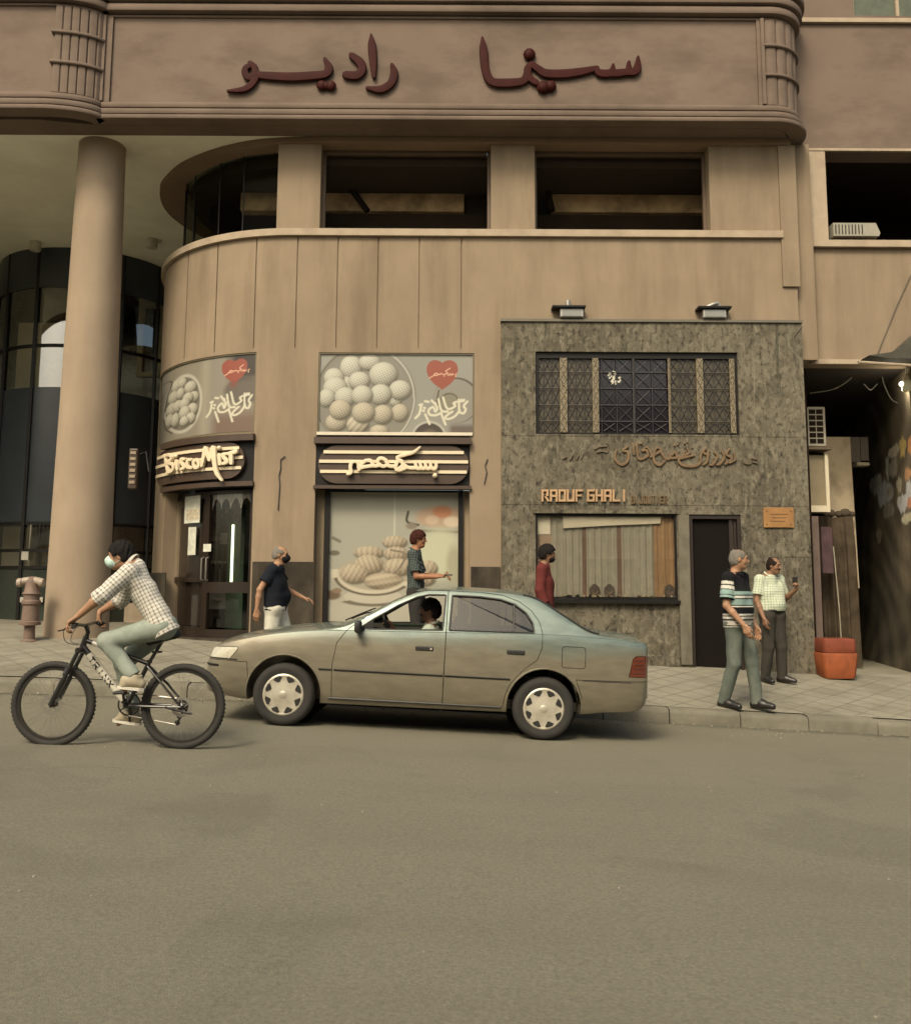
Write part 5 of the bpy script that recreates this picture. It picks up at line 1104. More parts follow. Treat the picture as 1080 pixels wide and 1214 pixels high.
# air conditioner hung on the left of the passage
AY = 14.4
def ac_unit(x0, x1, z0, z1, y, lab, fins=True, grp=None):
    t = thing('air_conditioner', lab, 'air conditioner', ((x0 + x1) / 2, y, z0), group=grp)
    mb = MB(); mb.bbox(x0, x1, y, y + .35, z0, z1, .015); mb.build('casing', mat('ac_white', (0.42, 0.38, 0.30), rough=.5, var=.1, stain=(.2, .16, .1), stain_amt=.5, stain_scale=(4, 4, 2)), t)
    nx, nz = 2, 6; mb = MB(); m = .035; w_ = (x1 - x0 - 2 * m) / nx; h_ = (z1 - z0 - 2 * m) / nz
    for i in range(nx):
        for j in range(nz): mb.box(x0 + m + w_ * i + .008, x0 + m + w_ * (i + 1) - .008, y - .006, y - .001, z0 + m + h_ * j + .010, z0 + m + h_ * (j + 1) - .010)
    mb.build('grille_opening', m_dark, t); return t
a, b = P(957, 529, AY), P(978, 482, AY)
ac_unit(a.x, b.x, a.z, b.z, AY, 'pale air conditioner with a square grid front high in the passage')
mb = MB(); mb.box(a.x - .05, b.x + .08, AY - .02, AY + .36, a.z - .05, a.z - .01); props(mb.build('bracket_shelf', mat('shelf_brown', (.12, .09, .055))), 'brown bracket shelf carrying the gridded air conditioner', 'shelf')
p0, p1 = P(982, 285, NY + .1), P(1036, 270, NY + .1)
t = thing('air_conditioner', 'low grey window air conditioner resting on the sill of the dark upper opening', 'air conditioner', ((p0.x + p1.x) / 2, NY + .1, p0.z))
mb = MB(); mb.prism([(p0.x, p0.z), (p1.x - .02, p0.z), (p1.x, p0.z + .05), (p1.x - .06, p1.z), (p0.x, p1.z)], NY - .1, NY + .35, 'y'); mb.build('casing', mat('ac_grey', (0.25, 0.23, 0.18), rough=.6, var=.15), t)
mb = MB()
for k in range(9): x = p0.x + .03 + k * .05; mb.box(x, x + .012, NY - .108, NY - .101, p0.z + .03, p1.z - .03)
mb.build('louvre', m_black, t)
# pale cabinet and stained board under the air conditioner
mb = MB(); a, b = P(957, 607, AY + .1), P(980, 539, AY + .1); cab = thing('wall_cabinet', 'cream framed cabinet on the passage wall below the gridded air conditioner', 'cabinet', ((a.x + b.x) / 2, AY + .1, a.z))
mb.bbox(a.x - .15, b.x, AY + .12, AY + .4, a.z, b.z, .01); mb.build('panel', mat('cabinet_tan', (0.24, 0.195, 0.12), rough=.7, var=.15), cab)
mb = MB(); mb.box(b.x - .05, b.x + .005, AY + .06, AY + .115, a.z, b.z); mb.box(a.x - .15, b.x - .051, AY + .06, AY + .115, a.z, a.z + .10); mb.build('frame', mat('cream_gloss', (0.62, 0.55, 0.40), rough=.4), cab)
a, b = P(980, 610, 15.2), P(1009, 518, 15.2); bd = thing('leaning_board', 'tall stained beige board standing in the passage behind the cream cabinet', 'board', ((a.x + b.x) / 2, 15.2, gz(a.x, 15.2)))
mb = MB(); mb.prism([(a.x, a.z - 1.2), (b.x + .02, a.z - 1.2), (b.x, a.z), (b.x - .02, b.z), (a.x, b.z)], 15.2, 15.26, 'y'); mb.build('panel', mat('board_beige', (0.5, 0.41, 0.28), rough=.8, var=.15, stain=(.10, .07, .035), stain_amt=.8, stain_scale=(1.6, 1.6, 1.2), stain_lo=.52), bd)
dc = thing('draped_stall', 'dark brown cloth draped over a stall counter before the stained beige board', 'stall', ((a.x + b.x) / 2, 15.0, gz(6, 15)))
xa_, xb2 = P(973, 690, 14.9).x, P(1016, 690, 14.9).x; zt2 = P(990, 611, 14.9).z
n = 70; vs = []; fs = []
for i in range(n + 1):
    x = xa_ + (xb2 - xa_) * i / n; w1 = .035 * math.sin(x * 31) + .02 * math.sin(x * 57 + 1)
    vs += [(x, 15.25, zt2 + .01 * math.sin(x * 9)), (x, 14.95 + w1 * .3, zt2 - .02 + .015 * math.sin(x * 13)), (x, 14.90 + w1 * .8, zt2 - .5), (x, 14.86 + w1 * 1.4, gz(x, 14.9) + .03)]
fs = [(4 * i + k, 4 * i + 4 + k, 4 * i + 5 + k, 4 * i + 1 + k) for i in range(n) for k in range(3)]
MB().add(vs, fs).build('drape', mat('brown_drape', (.060, .045, .030), rough=.95, var=.5, scale=4, spec=.1, world=True), dc, smooth=180)
mb = MB()
for k, (px, r) in enumerate(((979, .05), (985, .075), (994, .06), (1002, .085), (1010, .055))): p = P(px, 611, 15.05); mb.ball((p.x, 15.05, zt2 + r * .6), r, 9, sc=(1.1, .8, .9))
mb.build('sack', mat('sack_brown', (.075, .055, .038), rough=.95, var=.5, scale=8, world=True), dc, smooth=80)
for k, (pa, pb) in enumerate(((1009, 1019), (1021, 1029))):
    a, b = P(pa, 548 - 2 * k, 15.6), P(pb, 518, 15.6); f = thing('wall_notice', ('wider' if k == 0 else 'narrower') + ' pale notice sheet hung side by side in the dark passage', 'notice', ((a.x + b.x) / 2, 15.6, a.z), group='notice sheets in the passage')
    mb = MB(); mb.bbox(a.x, b.x, 15.6, 15.63, a.z, b.z, .004); mb.build('sheet', mat('notice_grey', (.20, .17, .14), rough=.6, var=.2), f)
a, b = P(1013, 553, 15.5), P(1028, 549, 15.5); mb = MB(); mb.bbox(a.x, b.x, 15.4, 15.6, a.z, b.z, .01); props(mb.build('shelf_tray', mat('tray_white', (.42, .37, .27))), 'small white tray under the notice sheets in the passage', 'tray')
# lamps and cables under the passage ceiling
t = thing('tube_lamp', 'grey fluorescent tube lamp hung under the dark passage ceiling', 'lamp', tuple(P(1018, 443, 14.6)))
a, b = P(1007, 445, 14.6), P(1032, 440, 14.6); mb = MB(); mb.tube([a, b], .04, 8); mb.build('tube', mat('tube_grey', (.30, .29, .24), rough=.4), t, smooth=50); mb = MB(); mb.tube([a + Vector((.1, 0, .02)), Vector((a.x + .1, a.y, zp + .02))], .008, 5); mb.tube([b + Vector((-.1, 0, .02)), Vector((b.x - .1, b.y, zp + .02))], .008, 5); mb.build('hanger', m_iron, t)
t = thing('hanging_lamp', 'cream bulb lamp hanging on a cable at the right edge of the passage', 'lamp', tuple(P(1074, 455, 13.75)))
p = P(1075, 457, 13.75); mb = MB(); mb.lathe([(0.02, .16), (.035, .14), (.05, .08), (.075, .07), (.075, -.07), (.06, -.085)], 16, tuple(p)); mb.build('lamp_body', mat('lamp_cream', (.60, .55, .38), rough=.4), t, smooth=40)
q = P(1069, 455, 13.75); mb = MB(); mb.ball(tuple(q), .04, 10); mb.build('bulb', mat('bulb_white', (.75, .72, .62), rough=.3, emit=(1.0, .93, .75, 2.5)), t, smooth=80)
mb = MB(); mb.tube([p + Vector((0, 0, .15)), P(1073, 400, 13.62)], .01, 6); mb.tube([p + Vector((0, 0, .12)), P(1080, 430, 13.65)], .007, 6); mb.build('flex', mat('white_flex', (.45, .43, .36)), t)
mb = MB()
for pts in (((960, 466), (985, 462), (1000, 455), (1010, 447)), ((1043, 432), (1048, 455), (1056, 472), (1064, 478)), ((1024, 455), (1032, 462), (1040, 455))): mb.tube(catmull([tuple(P(a, b, 14.5)) for a, b in pts], 5), .010, 5)
props(mb.build('ceiling_cable', mat('cable_pale', (.20, .19, .16)), smooth=60), 'slack pale cables drooping below the dark passage ceiling', 'cable')
pl = bpy.data.lights.new('bulb_light', 'POINT'); plo = bpy.data.objects.new('bulb_light', pl); COL.objects.link(plo); pl.energy = 4; pl.color = (1, .88, .66); pl.shadow_soft_size = .05; plo.location = q + Vector((-.02, .12, -.08))
# awning end at the frame edge
t = thing('shop_awning', 'dark folded fabric awning sloping at the far right above the passage', 'awning', tuple(P(1075, 420, 13.4)))
mb = MB(); q = [(1018, 428), (1045, 424), (1062, 414), (1080, 398), (1120, 380), (1160, 372), (1160, 440), (1120, 440), (1080, 432), (1040, 431)]
mb.prism([(P(a, b, 13.45).x, P(a, b, 13.45).z) for a, b in q], 13.1, 13.52, 'y'); mb.build('fabric', mat('awning_olive', (.050, .046, .032), rough=.8, var=.4, scale=5, bump=.5, bscale=12, world=True), t)
mb = MB(); mb.tube([P(1018, 429, 13.08), P(1080, 433, 13.08), P(1160, 440, 13.08)], .02, 6); mb.build('front_bar', m_trimlight, t)
# doorframe strips, pole, plank and stones at the passage mouth
mb = MB(); a, b = P(961, 690, 14.2), P(970, 612, 14.2); mb.box(a.x, b.x, 14.2, 14.26, gz(5.6, 14.2), b.z); props(mb.build('door_board', mat('faded_mauve', (.15, .105, .085), rough=.8, var=.2)), 'faded mauve upright board at the left edge of the passage', 'board')
mb = MB(); a, b = P(974, 680, 14.5), P(985, 625, 14.5); mb.bbox(a.x, b.x, 14.45, 14.5, a.z, b.z, .01); props(mb.build('cloth_bundle', mat('plum_cloth', (.075, .04, .045), rough=.9, var=.4)), 'plum coloured cloth hanging in the passage beside the mauve board', 'cloth')
mb = MB(); mb.tube([P(988, 648, 14.3), P(995, 722, 14.1)], .009, 8)
mb.tube([P(995, 722, 14.1), Vector((P(998, 760, 14.05).x, 14.05, gz(6, 14.05)))], .010, 8)

props(mb.build('parasol_pole', mat('pole_pale', (.24, .21, .15), rough=.5, var=.2), smooth=40), 'thin pale pole standing in the passage behind the orange bin', 'pole')
# orange bin
gx0 = P(993, 800, 13.0); bx_, by_ = gx0.x, 13.05; zb0 = gz(bx_, by_)
t = thing('orange_bin', 'rusty orange plastic bin standing at the stone shopfront corner', 'bin', (bx_, by_, zb0))
hB = P(993, 757, 13.0).z - zb0; rB = .245
mb = MB()
def rr(w, d, r=.05, n=4):
    pts = []
    for cx_, cy_, a0 in ((w - r, d - r, 0), (-w + r, d - r, 90), (-w + r, -d + r, 180), (w - r, -d + r, 270)):
        for k in range(n + 1): a = R(a0 + 90 * k / n); pts.append((cx_ + r * math.cos(a), cy_ + r * math.sin(a)))
    return pts
def loft_rr(mb, lv):
    rings = [[(bx_ + x, by_ + y, zb0 + z) for x, y in rr(w, d, min(.06, w * .4))] for w, d, z in lv]; n = len(rings[0]); vs = sum(rings, [])
    fs = [(i * n + k, i * n + (k + 1) % n, (i + 1) * n + (k + 1) % n, (i + 1) * n + k) for i in range(len(lv) - 1) for k in range(n)] + [tuple(range(n))[::-1], tuple(range((len(lv) - 1) * n, len(lv) * n))]
    mb.add(vs, fs)
loft_rr(mb, [(.20, .17, .0), (.215, .18, .03), (.245, .21, hB * .60), (.235, .20, hB * .64)]); mb.build('bin_body', mat('orange_plastic', (.26, .072, .026), spec=.2, rough=.7, var=.2, scale=5, stain=(.11, .035, .018), stain_amt=.6, stain_scale=(5, 5, 2)), t, smooth=40)
mb = MB(); loft_rr(mb, [(.226, .196, hB * .648), (.230, .200, hB * .67), (.226, .196, hB * .97), (.215, .185, hB)]); mb.build('bin_lid', mat('red_brown_plastic', (.16, .042, .022), spec=.2, rough=.7, var=.25, scale=5), t, smooth=40)
# rubble on the floor at the passage mouth
for k, (px, py, r) in enumerate(((1003, 748, .06),)):
    pass
# paper litter on the road by the kerb
mb = MB(); p = Pz(841, 858, -.16); zg_ = road_z(p.x); q = [(-.10, -.03, 0), (-.02, -.05, .01), (.08, -.02, 0), (.10, .04, .02), (.0, .06, .045), (-.08, .04, .02), (.01, .0, .07)]
mb.add([(p.x + a, p.y + b, zg_ + .006 + c_) for a, b, c_ in q], [(0, 1, 6), (1, 2, 6), (2, 3, 6), (3, 4, 6), (4, 5, 6), (5, 0, 6), (5, 4, 3, 2, 1, 0)])
props(mb.build('paper_litter', mat('litter_white', (.55, .53, .46), rough=.8)), 'crumpled white paper litter lying on the road by the kerb', 'litter')
# standpipe by the column
hp = P(32, 766, 12.9); hx, hy = hp.x, 12.95; hz = gz(hx, hy); sH = lambda py: P(32, py, 12.95).z - hz
t = thing('standpipe', 'old pink-brown iron fire standpipe with two pale outlets beside the tall column', 'standpipe', (hx, hy, hz))
m_hyd = mat('pink_brown_iron', (.150, .098, .072), rough=.7, var=.25, scale=7, stain=(.07, .05, .035), stain_amt=.6, stain_scale=(5, 5, 4))
mb = MB(); mb.lathe([(.12, -.1), (.11, .0), (.075, .03), (.07, sH(742)), (.14, sH(741)), (.14, sH(737)), (.115, sH(736)), (.105, sH(718)), (.125, sH(716)), (.125, sH(713)), (.105, sH(711)), (.105, sH(706)), (.125, sH(704)), (.10, sH(701)), (.09, sH(692)), (.085, sH(688)), (.05, sH(684)), (0.001, sH(683))], 20, (hx, hy, hz)); mb.build('pipe', m_hyd, t, smooth=40)
for sx_, lab in ((-1, None), (1, None)):
    mb = MB(); z = hz + sH(690); mb.tube([(hx, hy, z + .02), (hx + sx_ * .10, hy - .03, z + .01), (hx + sx_ * .145, hy - .045, z - .005)], [.058, .054, .05], 12); mb.lathe([(.058, -.03), (.064, 0), (.058, .03)], 14, (hx + sx_ * .15, hy - .05, z - .01), axis='x'); mb.build('outlet', mat('outlet_pale', (.27, .215, .165), rough=.5, var=.2), t, smooth=40)
# ================================================================== the street's other side (seen in the glass and shading the street)
ob = thing('opposite_building', 'tan building with striped balconies across the street, seen as a reflection in the car window', 'building', (0, -9, 0))
mb = MB(); mb.box(-30, 30, -10.5, -9.5, -2, 9.0); mb.build('wall', mat('opposite_tan', (.55, .43, .29), rough=.9, var=.15, scale=1, world=True), ob)
mb = MB()
for k in range(2): mb.box(-30, 30, -9.49, -8.9, 3.4 + 2.4 * k, 3.7 + 2.4 * k); mb.box(-30, 30, -8.98, -8.9, 3.705 + 2.4 * k, 4.0 + 2.4 * k)
mb.build('balcony', mat('balcony_band', (.66, .54, .38), rough=.9, world=True), ob)
mb = MB()
for k in range(2):
    for i in range(-9, 10): mb.box(i * 3 - .6, i * 3 + .6, -9.495, -9.45, 4.1 + 2.4 * k, 5.5 + 2.4 * k)
for i in range(-9, 10): mb.box(i * 3 - 1.0, i * 3 + 1.0, -9.495, -9.45, 0.2, 2.6)
mb.build('window', mat('opp_glass', (.02, .018, .016), rough=.2), ob)
# ================================================================== THE OLD SEDAN  (own frame: x back from the front axle, near side -y, z up)
def pw(keys):
    k = catmull(keys, 10); xs = np.array([p[0] for p in k]); ys = np.array([p[1] for p in k]); o = np.argsort(xs); return lambda x: float(np.interp(x, xs[o], ys[o]))
ZT = pw([(-.80, .50), (-.79, .575), (-.755, .66), (-.70, .735), (-.60, .785), (-.3, .865), (0, .920), (.3, .955), (.44, .972), (.56, 1.01), (.72, 1.10), (.95, 1.235), (1.15, 1.325), (1.30, 1.370), (1.5, 1.386), (1.75, 1.391), (2.0, 1.387), (2.22, 1.370), (2.38, 1.325), (2.6, 1.20), (2.82, 1.075), (2.94, 1.040), (3.1, 1.020), (3.28, 1.0), (3.38, .988), (3.41, .972), (3.43, .93), (3.442, .66), (3.45, .50)])
WH = pw([(-.80, .50), (-.78, .62), (-.72, .72), (-.6, .775), (-.4, .81), (0, .832), (.5, .842), (1.5, .846), (2.3, .842), (2.8, .830), (3.15, .808), (3.33, .780), (3.415, .735), (3.45, .62)])
ZBOT = pw([(-.80, .36), (-.74, .27), (-.5, .235), (-.2, .22), (1, .225), (2.6, .24), (3.0, .27), (3.33, .30), (3.45, .40)])
BELT = pw([(-.8, .9), (.3, .905), (.6, .915), (1.5, .945), (2.4, .975), (3.0, .965), (3.475, .93)])
TUM = 0.40
def zshoulder(x): return min(BELT(x), ZT(x) - .055)
SIDE = pw([(0, .925), (.10, .962), (.3, .992), (.5, 1.0), (.75, .990), (.9, .972), (1, .950)])
def half_section(x, inset=0.0, n_top=10):
    W, zt, zs = WH(x) - inset, ZT(x) - inset * .8, zshoulder(x); z0 = ZBOT(x) if not inset else .33
    zs = min(zs, zt - .04); pts = [(0, z0), (W * .45, z0), (W * .80, z0), (W * .9, z0 + .004)]
    for t in (0, .05, .12, .22, .34, .46, .56, .66, .76, .86, .94, 1): pts.append((W * SIDE(t), z0 + .012 + (zs - z0 - .012) * t))
    yb = W * .950; ze = zt - .045; ze = max(ze, zs + .006)
    y1 = yb - .014
    pts.append((y1, zs + min(.008, (ze - zs) * .4)))
    yt = lambda z: y1 - TUM * max(0, z - zs - .008)
    for t in (.25, .5, .75, .93): pts.append((yt(zs + (ze - zs) * t), zs + (ze - zs) * t))
    ye = yt(ze)
    for a in (.35, .75): pts.append((ye - .05 * a * a - .005, ze + .45 * (zt - ze) * a ** .8 * .55))
    y2, z2 = pts[-1]
    for i in range(1, n_top + 1): y = y2 * (1 - i / n_top); pts.append((y, z2 + (zt - z2) * (1 - (y / y2) ** 2)))
    return pts
def yside(x, z):
    h = half_section(x)[4:]; 
    for (ya, za), (yb, zb_) in zip(h[:-1], h[1:]):
        if za <= z <= zb_: return ya + (yb - ya) * (z - za) / max(zb_ - za, 1e-6)
    return h[-1][0]
def loft_body(xs, inset=0.0):
    mb = MB(); secs = []
    for x in xs:
        h = half_section(x, inset); ring = [(x, -y, z) for y, z in h] + [(x, y, z) for y, z in h[-2:0:-1]]; secs.append(ring)
    n = len(secs[0]); vs = sum(secs, [])
    fs = [(i * n + k, i * n + (k + 1) % n, (i + 1) * n + (k + 1) % n, (i + 1) * n + k) for i in range(len(xs) - 1) for k in range(n)]
    fs += [tuple(range(n)), tuple(range((len(xs) - 1) * n, len(xs) * n))[::-1]]
    return mb.add(vs, fs)
def tmp(mb, name='tmp'):
    me = bpy.data.meshes.new(name); me.from_pydata(mb.v, [], mb.f); bm = bmesh.new(); bm.from_mesh(me); bmesh.ops.remove_doubles(bm, verts=bm.verts, dist=1e-6); bmesh.ops.recalc_face_normals(bm, faces=bm.faces); bm.to_mesh(me); bm.free()
    o = bpy.data.objects.new(name, me); COL.objects.link(o); return o
def kill(*os):
    for o in os:
        me = o.data; bpy.data.objects.remove(o); bpy.data.meshes.remove(me)
def grow(poly, d):
    c = [np.array(p, float) for p in poly]; n = len(c); A = sum(c[i][0] * c[(i + 1) % n][1] - c[(i + 1) % n][0] * c[i][1] for i in range(n)); sg_ = 1 if A > 0 else -1; out = []
    for i in range(n):
        a, b, e = c[i - 1], c[i], c[(i + 1) % n]; u = b - a; v = e - b; u /= np.linalg.norm(u) + 1e-9; v /= np.linalg.norm(v) + 1e-9
        nn = np.array((u[1] + v[1], -(u[0] + v[0]))) * sg_; nn /= np.linalg.norm(nn) + 1e-9; c_ = max(.5, float(nn @ (np.array((u[1], -u[0])) * sg_))); out.append(tuple(b + nn * d / c_))
    return out
WB = 2.445
xs = sorted(set(np.round(np.concatenate([np.linspace(-.80, -.60, 14), np.linspace(-.6, .4, 22), np.linspace(.4, 1.3, 24), np.linspace(1.3, 2.2, 16), np.linspace(2.2, 3.0, 24), np.linspace(3.0, 3.3, 8), np.linspace(3.3, 3.45, 14)]), 4)))
shell = tmp(loft_body(xs), 'shell')
cav = tmp(loft_body(np.linspace(.60, 2.86, 60), .05), 'cav')
wells = []
for ax in (0, WB):
    for s_ in (-1, 1):
        m2 = MB(); m2.lathe([(.352, 0), (.352, .42)], 44, (ax, .50 if s_ > 0 else -.92, .305), axis='y'); wells.append(tmp(m2))
WF = [(.66, .935), (.80, 1.035), (1.02, 1.175), (1.20, 1.265), (1.31, 1.292), (1.475, 1.298), (1.462, .965)]
WR = [(1.522, .968), (1.535, 1.300), (1.80, 1.300), (2.00, 1.285), (2.14, 1.245), (2.25, 1.17), (2.315, 1.08), (2.33, 1.00), (2.325, .985)]
m2 = MB(); m2.prism(WF, -1, 1, 'y'); c1 = tmp(m2); m2 = MB(); m2.prism(WR, -1, 1, 'y'); c2 = tmp(m2)
ws = [(-.60, 1.015), (-.655, 1.03), (-.52, 1.30), (-.46, 1.325), (.46, 1.325), (.52, 1.30), (.655, 1.03), (.60, 1.015)]
m2 = MB(); m2.prism(ws, .45, 1.45, 'x'); c3 = tmp(m2)
rs = [(-.60, 1.085), (-.62, 1.10), (-.50, 1.285), (-.45, 1.31), (.45, 1.31), (.50, 1.285), (.62, 1.10), (.60, 1.085)]
m2 = MB(); m2.prism(rs, 2.15, 3.1, 'x'); c4 = tmp(m2)
SELF[0] = True; bool_op(shell, [cav], 'DIFFERENCE'); SELF[0] = False
for c in wells + [c1, c2, c3, c4]: bool_op(shell, [c], 'DIFFERENCE'); print('SH', len(shell.data.vertices))
kill(cav, c1, c2, c3, c4, *wells)
DF = [(.455, .29), (.445, .60), (.475, .80), (.555, .915), (.60, .955), (.76, 1.075), (.985, 1.215), (1.17, 1.305), (1.30, 1.333), (1.492, 1.338), (1.490, .29)]
arch = [(WB + .385 * math.cos(R(a)), .305 + .385 * math.sin(R(a))) for a in (178, 165, 150, 136)]
DR = [(1.498, .29), (1.500, 1.338), (1.81, 1.340), (2.02, 1.323), (2.18, 1.272), (2.30, 1.19), (2.375, 1.09), (2.405, .99), (2.405, .86), (2.36, .74), (2.25, .655)] + arch[::-1] + [(2.055, .29)]
HL = [(-.9, .592), (-.535, .600), (-.465, .690), (-.47, .705), (-.62, .698), (-.9, .68)]
TL = [(3.24, .628), (3.275, .79), (3.30, .815), (3.6, .83), (3.6, .625)]
FB = [(-.95, .1), (-.95, .582), (-.365, .572), (-.345, .43), (-.30, .1)]
RB = [(2.785, .1), (2.80, .42), (2.74, .573), (3.7, .585), (3.7, .1)]
FF = [(2.615, .685), (2.60, .70), (2.60, .86), (2.615, .875), (2.80, .875), (2.815, .86), (2.815, .70), (2.80, .685)]
def bar_prism(poly, ya, yb, axis='y'): m3 = MB(); m3.prism(poly, ya, yb, axis); return tmp(m3)
hood_poly = [(-.70, -.60), (-.55, -.66), (.40, -.735), (.46, -.70), (.47, 0), (.46, .70), (.40, .735), (-.55, .66), (-.70, .60), (-.705, 0)]
trunk_poly = [(2.985, -.60), (3.30, -.60), (3.40, -.57), (3.44, 0), (3.40, .57), (3.30, .60), (2.985, .60)]
def carve(specs):
    """specs: (poly, a0, a1, axis) volumes; returns the cut-out copies and removes them, with a gap, from the shell"""
    outs = []; cuts = []
    for poly, a0, a1, ax in specs:
        c = bpy.data.objects.new('t', shell.data.copy()); COL.objects.link(c); p = bar_prism(poly, a0, a1, ax); bool_op(c, [p], 'INTERSECT'); kill(p); outs.append(c)
        cuts.append(bar_prism(grow(poly, .0055), a0 - (.004 if ax == 'y' else 0), a1 + .004, ax))
    for i, c in enumerate(cuts):
        n0 = len(shell.data.vertices); bool_op(shell, [c], 'DIFFERENCE'); print('CARVE', i, len(outs[i].data.vertices), n0, len(shell.data.vertices))
    kill(*cuts); return outs
spec = []
for s_ in (-1, 1):
    y = lambda a, b: (-b, -a) if s_ < 0 else (a, b)
    spec += [(DF, *y(.44, 1.0), 'y'), (DR, *y(.44, 1.0), 'y'), (HL, *y(.38, 1.0), 'y'), (TL, *y(.36, 1.0), 'y')]
spec += [(FB, -1.0, 1.0, 'y'), (RB, -1.0, 1.0, 'y'), (FF, -1.0, -.7, 'y'), (hood_poly, .60, 1.2, 'z'), (trunk_poly, .85, 1.2, 'z')]
pcs = carve(spec)
cx0, cy0 = -1.62, 8.85 + .845
car = thing('sedan_car', 'olive grey four-door sedan with silver hubcaps and its driver window open', 'car', (cx0, cy0, road_z(cx0) - .002), (0, math.atan(.0484), 0))

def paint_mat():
    """metallic paint, olive tan low down, with sky reflection painted in as teal above"""
    m = mat('olive_car_paint_painted_sky', (0.5, 0.5, 0.5), rough=.36, metal=.35, var=.0, coat=.5, spec=.35); t = m.node_tree; N, L = t.nodes, t.links; p = N['Principled BSDF']
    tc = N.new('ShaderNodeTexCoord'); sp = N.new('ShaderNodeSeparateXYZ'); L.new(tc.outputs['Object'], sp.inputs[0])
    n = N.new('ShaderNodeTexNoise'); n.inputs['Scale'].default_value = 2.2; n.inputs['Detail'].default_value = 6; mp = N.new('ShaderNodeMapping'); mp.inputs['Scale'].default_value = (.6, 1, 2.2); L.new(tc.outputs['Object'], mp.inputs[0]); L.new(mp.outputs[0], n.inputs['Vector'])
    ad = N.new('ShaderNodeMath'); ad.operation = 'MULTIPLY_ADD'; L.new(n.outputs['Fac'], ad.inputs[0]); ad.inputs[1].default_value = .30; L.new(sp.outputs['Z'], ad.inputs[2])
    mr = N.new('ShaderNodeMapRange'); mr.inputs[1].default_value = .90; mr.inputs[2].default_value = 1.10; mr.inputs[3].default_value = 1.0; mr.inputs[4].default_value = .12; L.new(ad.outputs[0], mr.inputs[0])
    mx = N.new('ShaderNodeMix'); mx.data_type = 'RGBA'; L.new(mr.outputs[0], mx.inputs[0]); mx.inputs[6].default_value = (.135, .180, .160, 1); mx.inputs[7].default_value = (.198, .174, .124, 1)  # teal for the upper body imitates reflected sky; olive tan below
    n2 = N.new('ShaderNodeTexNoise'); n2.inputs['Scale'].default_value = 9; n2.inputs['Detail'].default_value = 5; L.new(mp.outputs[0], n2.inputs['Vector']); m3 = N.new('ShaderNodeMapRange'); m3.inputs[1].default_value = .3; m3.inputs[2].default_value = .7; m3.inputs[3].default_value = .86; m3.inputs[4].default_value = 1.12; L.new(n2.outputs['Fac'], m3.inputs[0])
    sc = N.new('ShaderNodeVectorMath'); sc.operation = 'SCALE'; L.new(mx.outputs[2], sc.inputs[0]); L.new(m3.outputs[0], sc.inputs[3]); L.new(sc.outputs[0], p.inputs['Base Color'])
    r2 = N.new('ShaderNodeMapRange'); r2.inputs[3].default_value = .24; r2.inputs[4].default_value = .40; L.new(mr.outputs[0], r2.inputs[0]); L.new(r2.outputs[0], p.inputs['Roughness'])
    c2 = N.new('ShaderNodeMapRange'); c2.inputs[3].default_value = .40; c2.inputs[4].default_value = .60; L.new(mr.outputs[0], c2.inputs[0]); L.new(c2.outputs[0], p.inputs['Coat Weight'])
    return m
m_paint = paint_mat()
m_tyre = mat('tyre_rubber', (.022, .020, .017), rough=.85, var=.25, scale=9); m_cap = mat('hubcap_silver', (.50, .46, .37), rough=.42, metal=.35, var=.10, scale=8, stain=(.2, .17, .12), stain_amt=.5, stain_scale=(7, 7, 7))
m_blk = mat('black_plastic', (.016, .015, .013), rough=.55, var=.2); m_int = mat('dark_upholstery', (.022, .019, .016), rough=.9, var=.3)
def adopt(o, name, m, parent=car, sm=28, label=None):
    me = o.data; me.name = name; o.name = name; o.parent = parent; me.materials.clear(); me.materials.append(m); ORG[o.name] = Vector((0, 0, 0)); shade(me, sm)
    if label: o['label'] = label
    return o
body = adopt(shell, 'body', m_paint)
doors = []
for k, s_ in enumerate((-1, 1)):
    f, r, h, t_ = pcs[4 * k:4 * k + 4]
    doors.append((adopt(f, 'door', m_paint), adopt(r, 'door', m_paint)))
    hl = adopt(h, 'headlight', mat('headlight_lens', (.46, .43, .33), rough=.12, var=.2, scale=14, coat=.8)); adopt(t_, 'taillight', mat('taillight_red', (.115, .030, .016), rough=.18, var=.25, scale=12, coat=.7))
adopt(pcs[8], 'bumper', m_paint); adopt(pcs[9], 'bumper', m_paint); adopt(pcs[10], 'fuel_flap', m_paint); adopt(pcs[11], 'hood', m_paint); adopt(pcs[12], 'trunk_lid', m_paint)
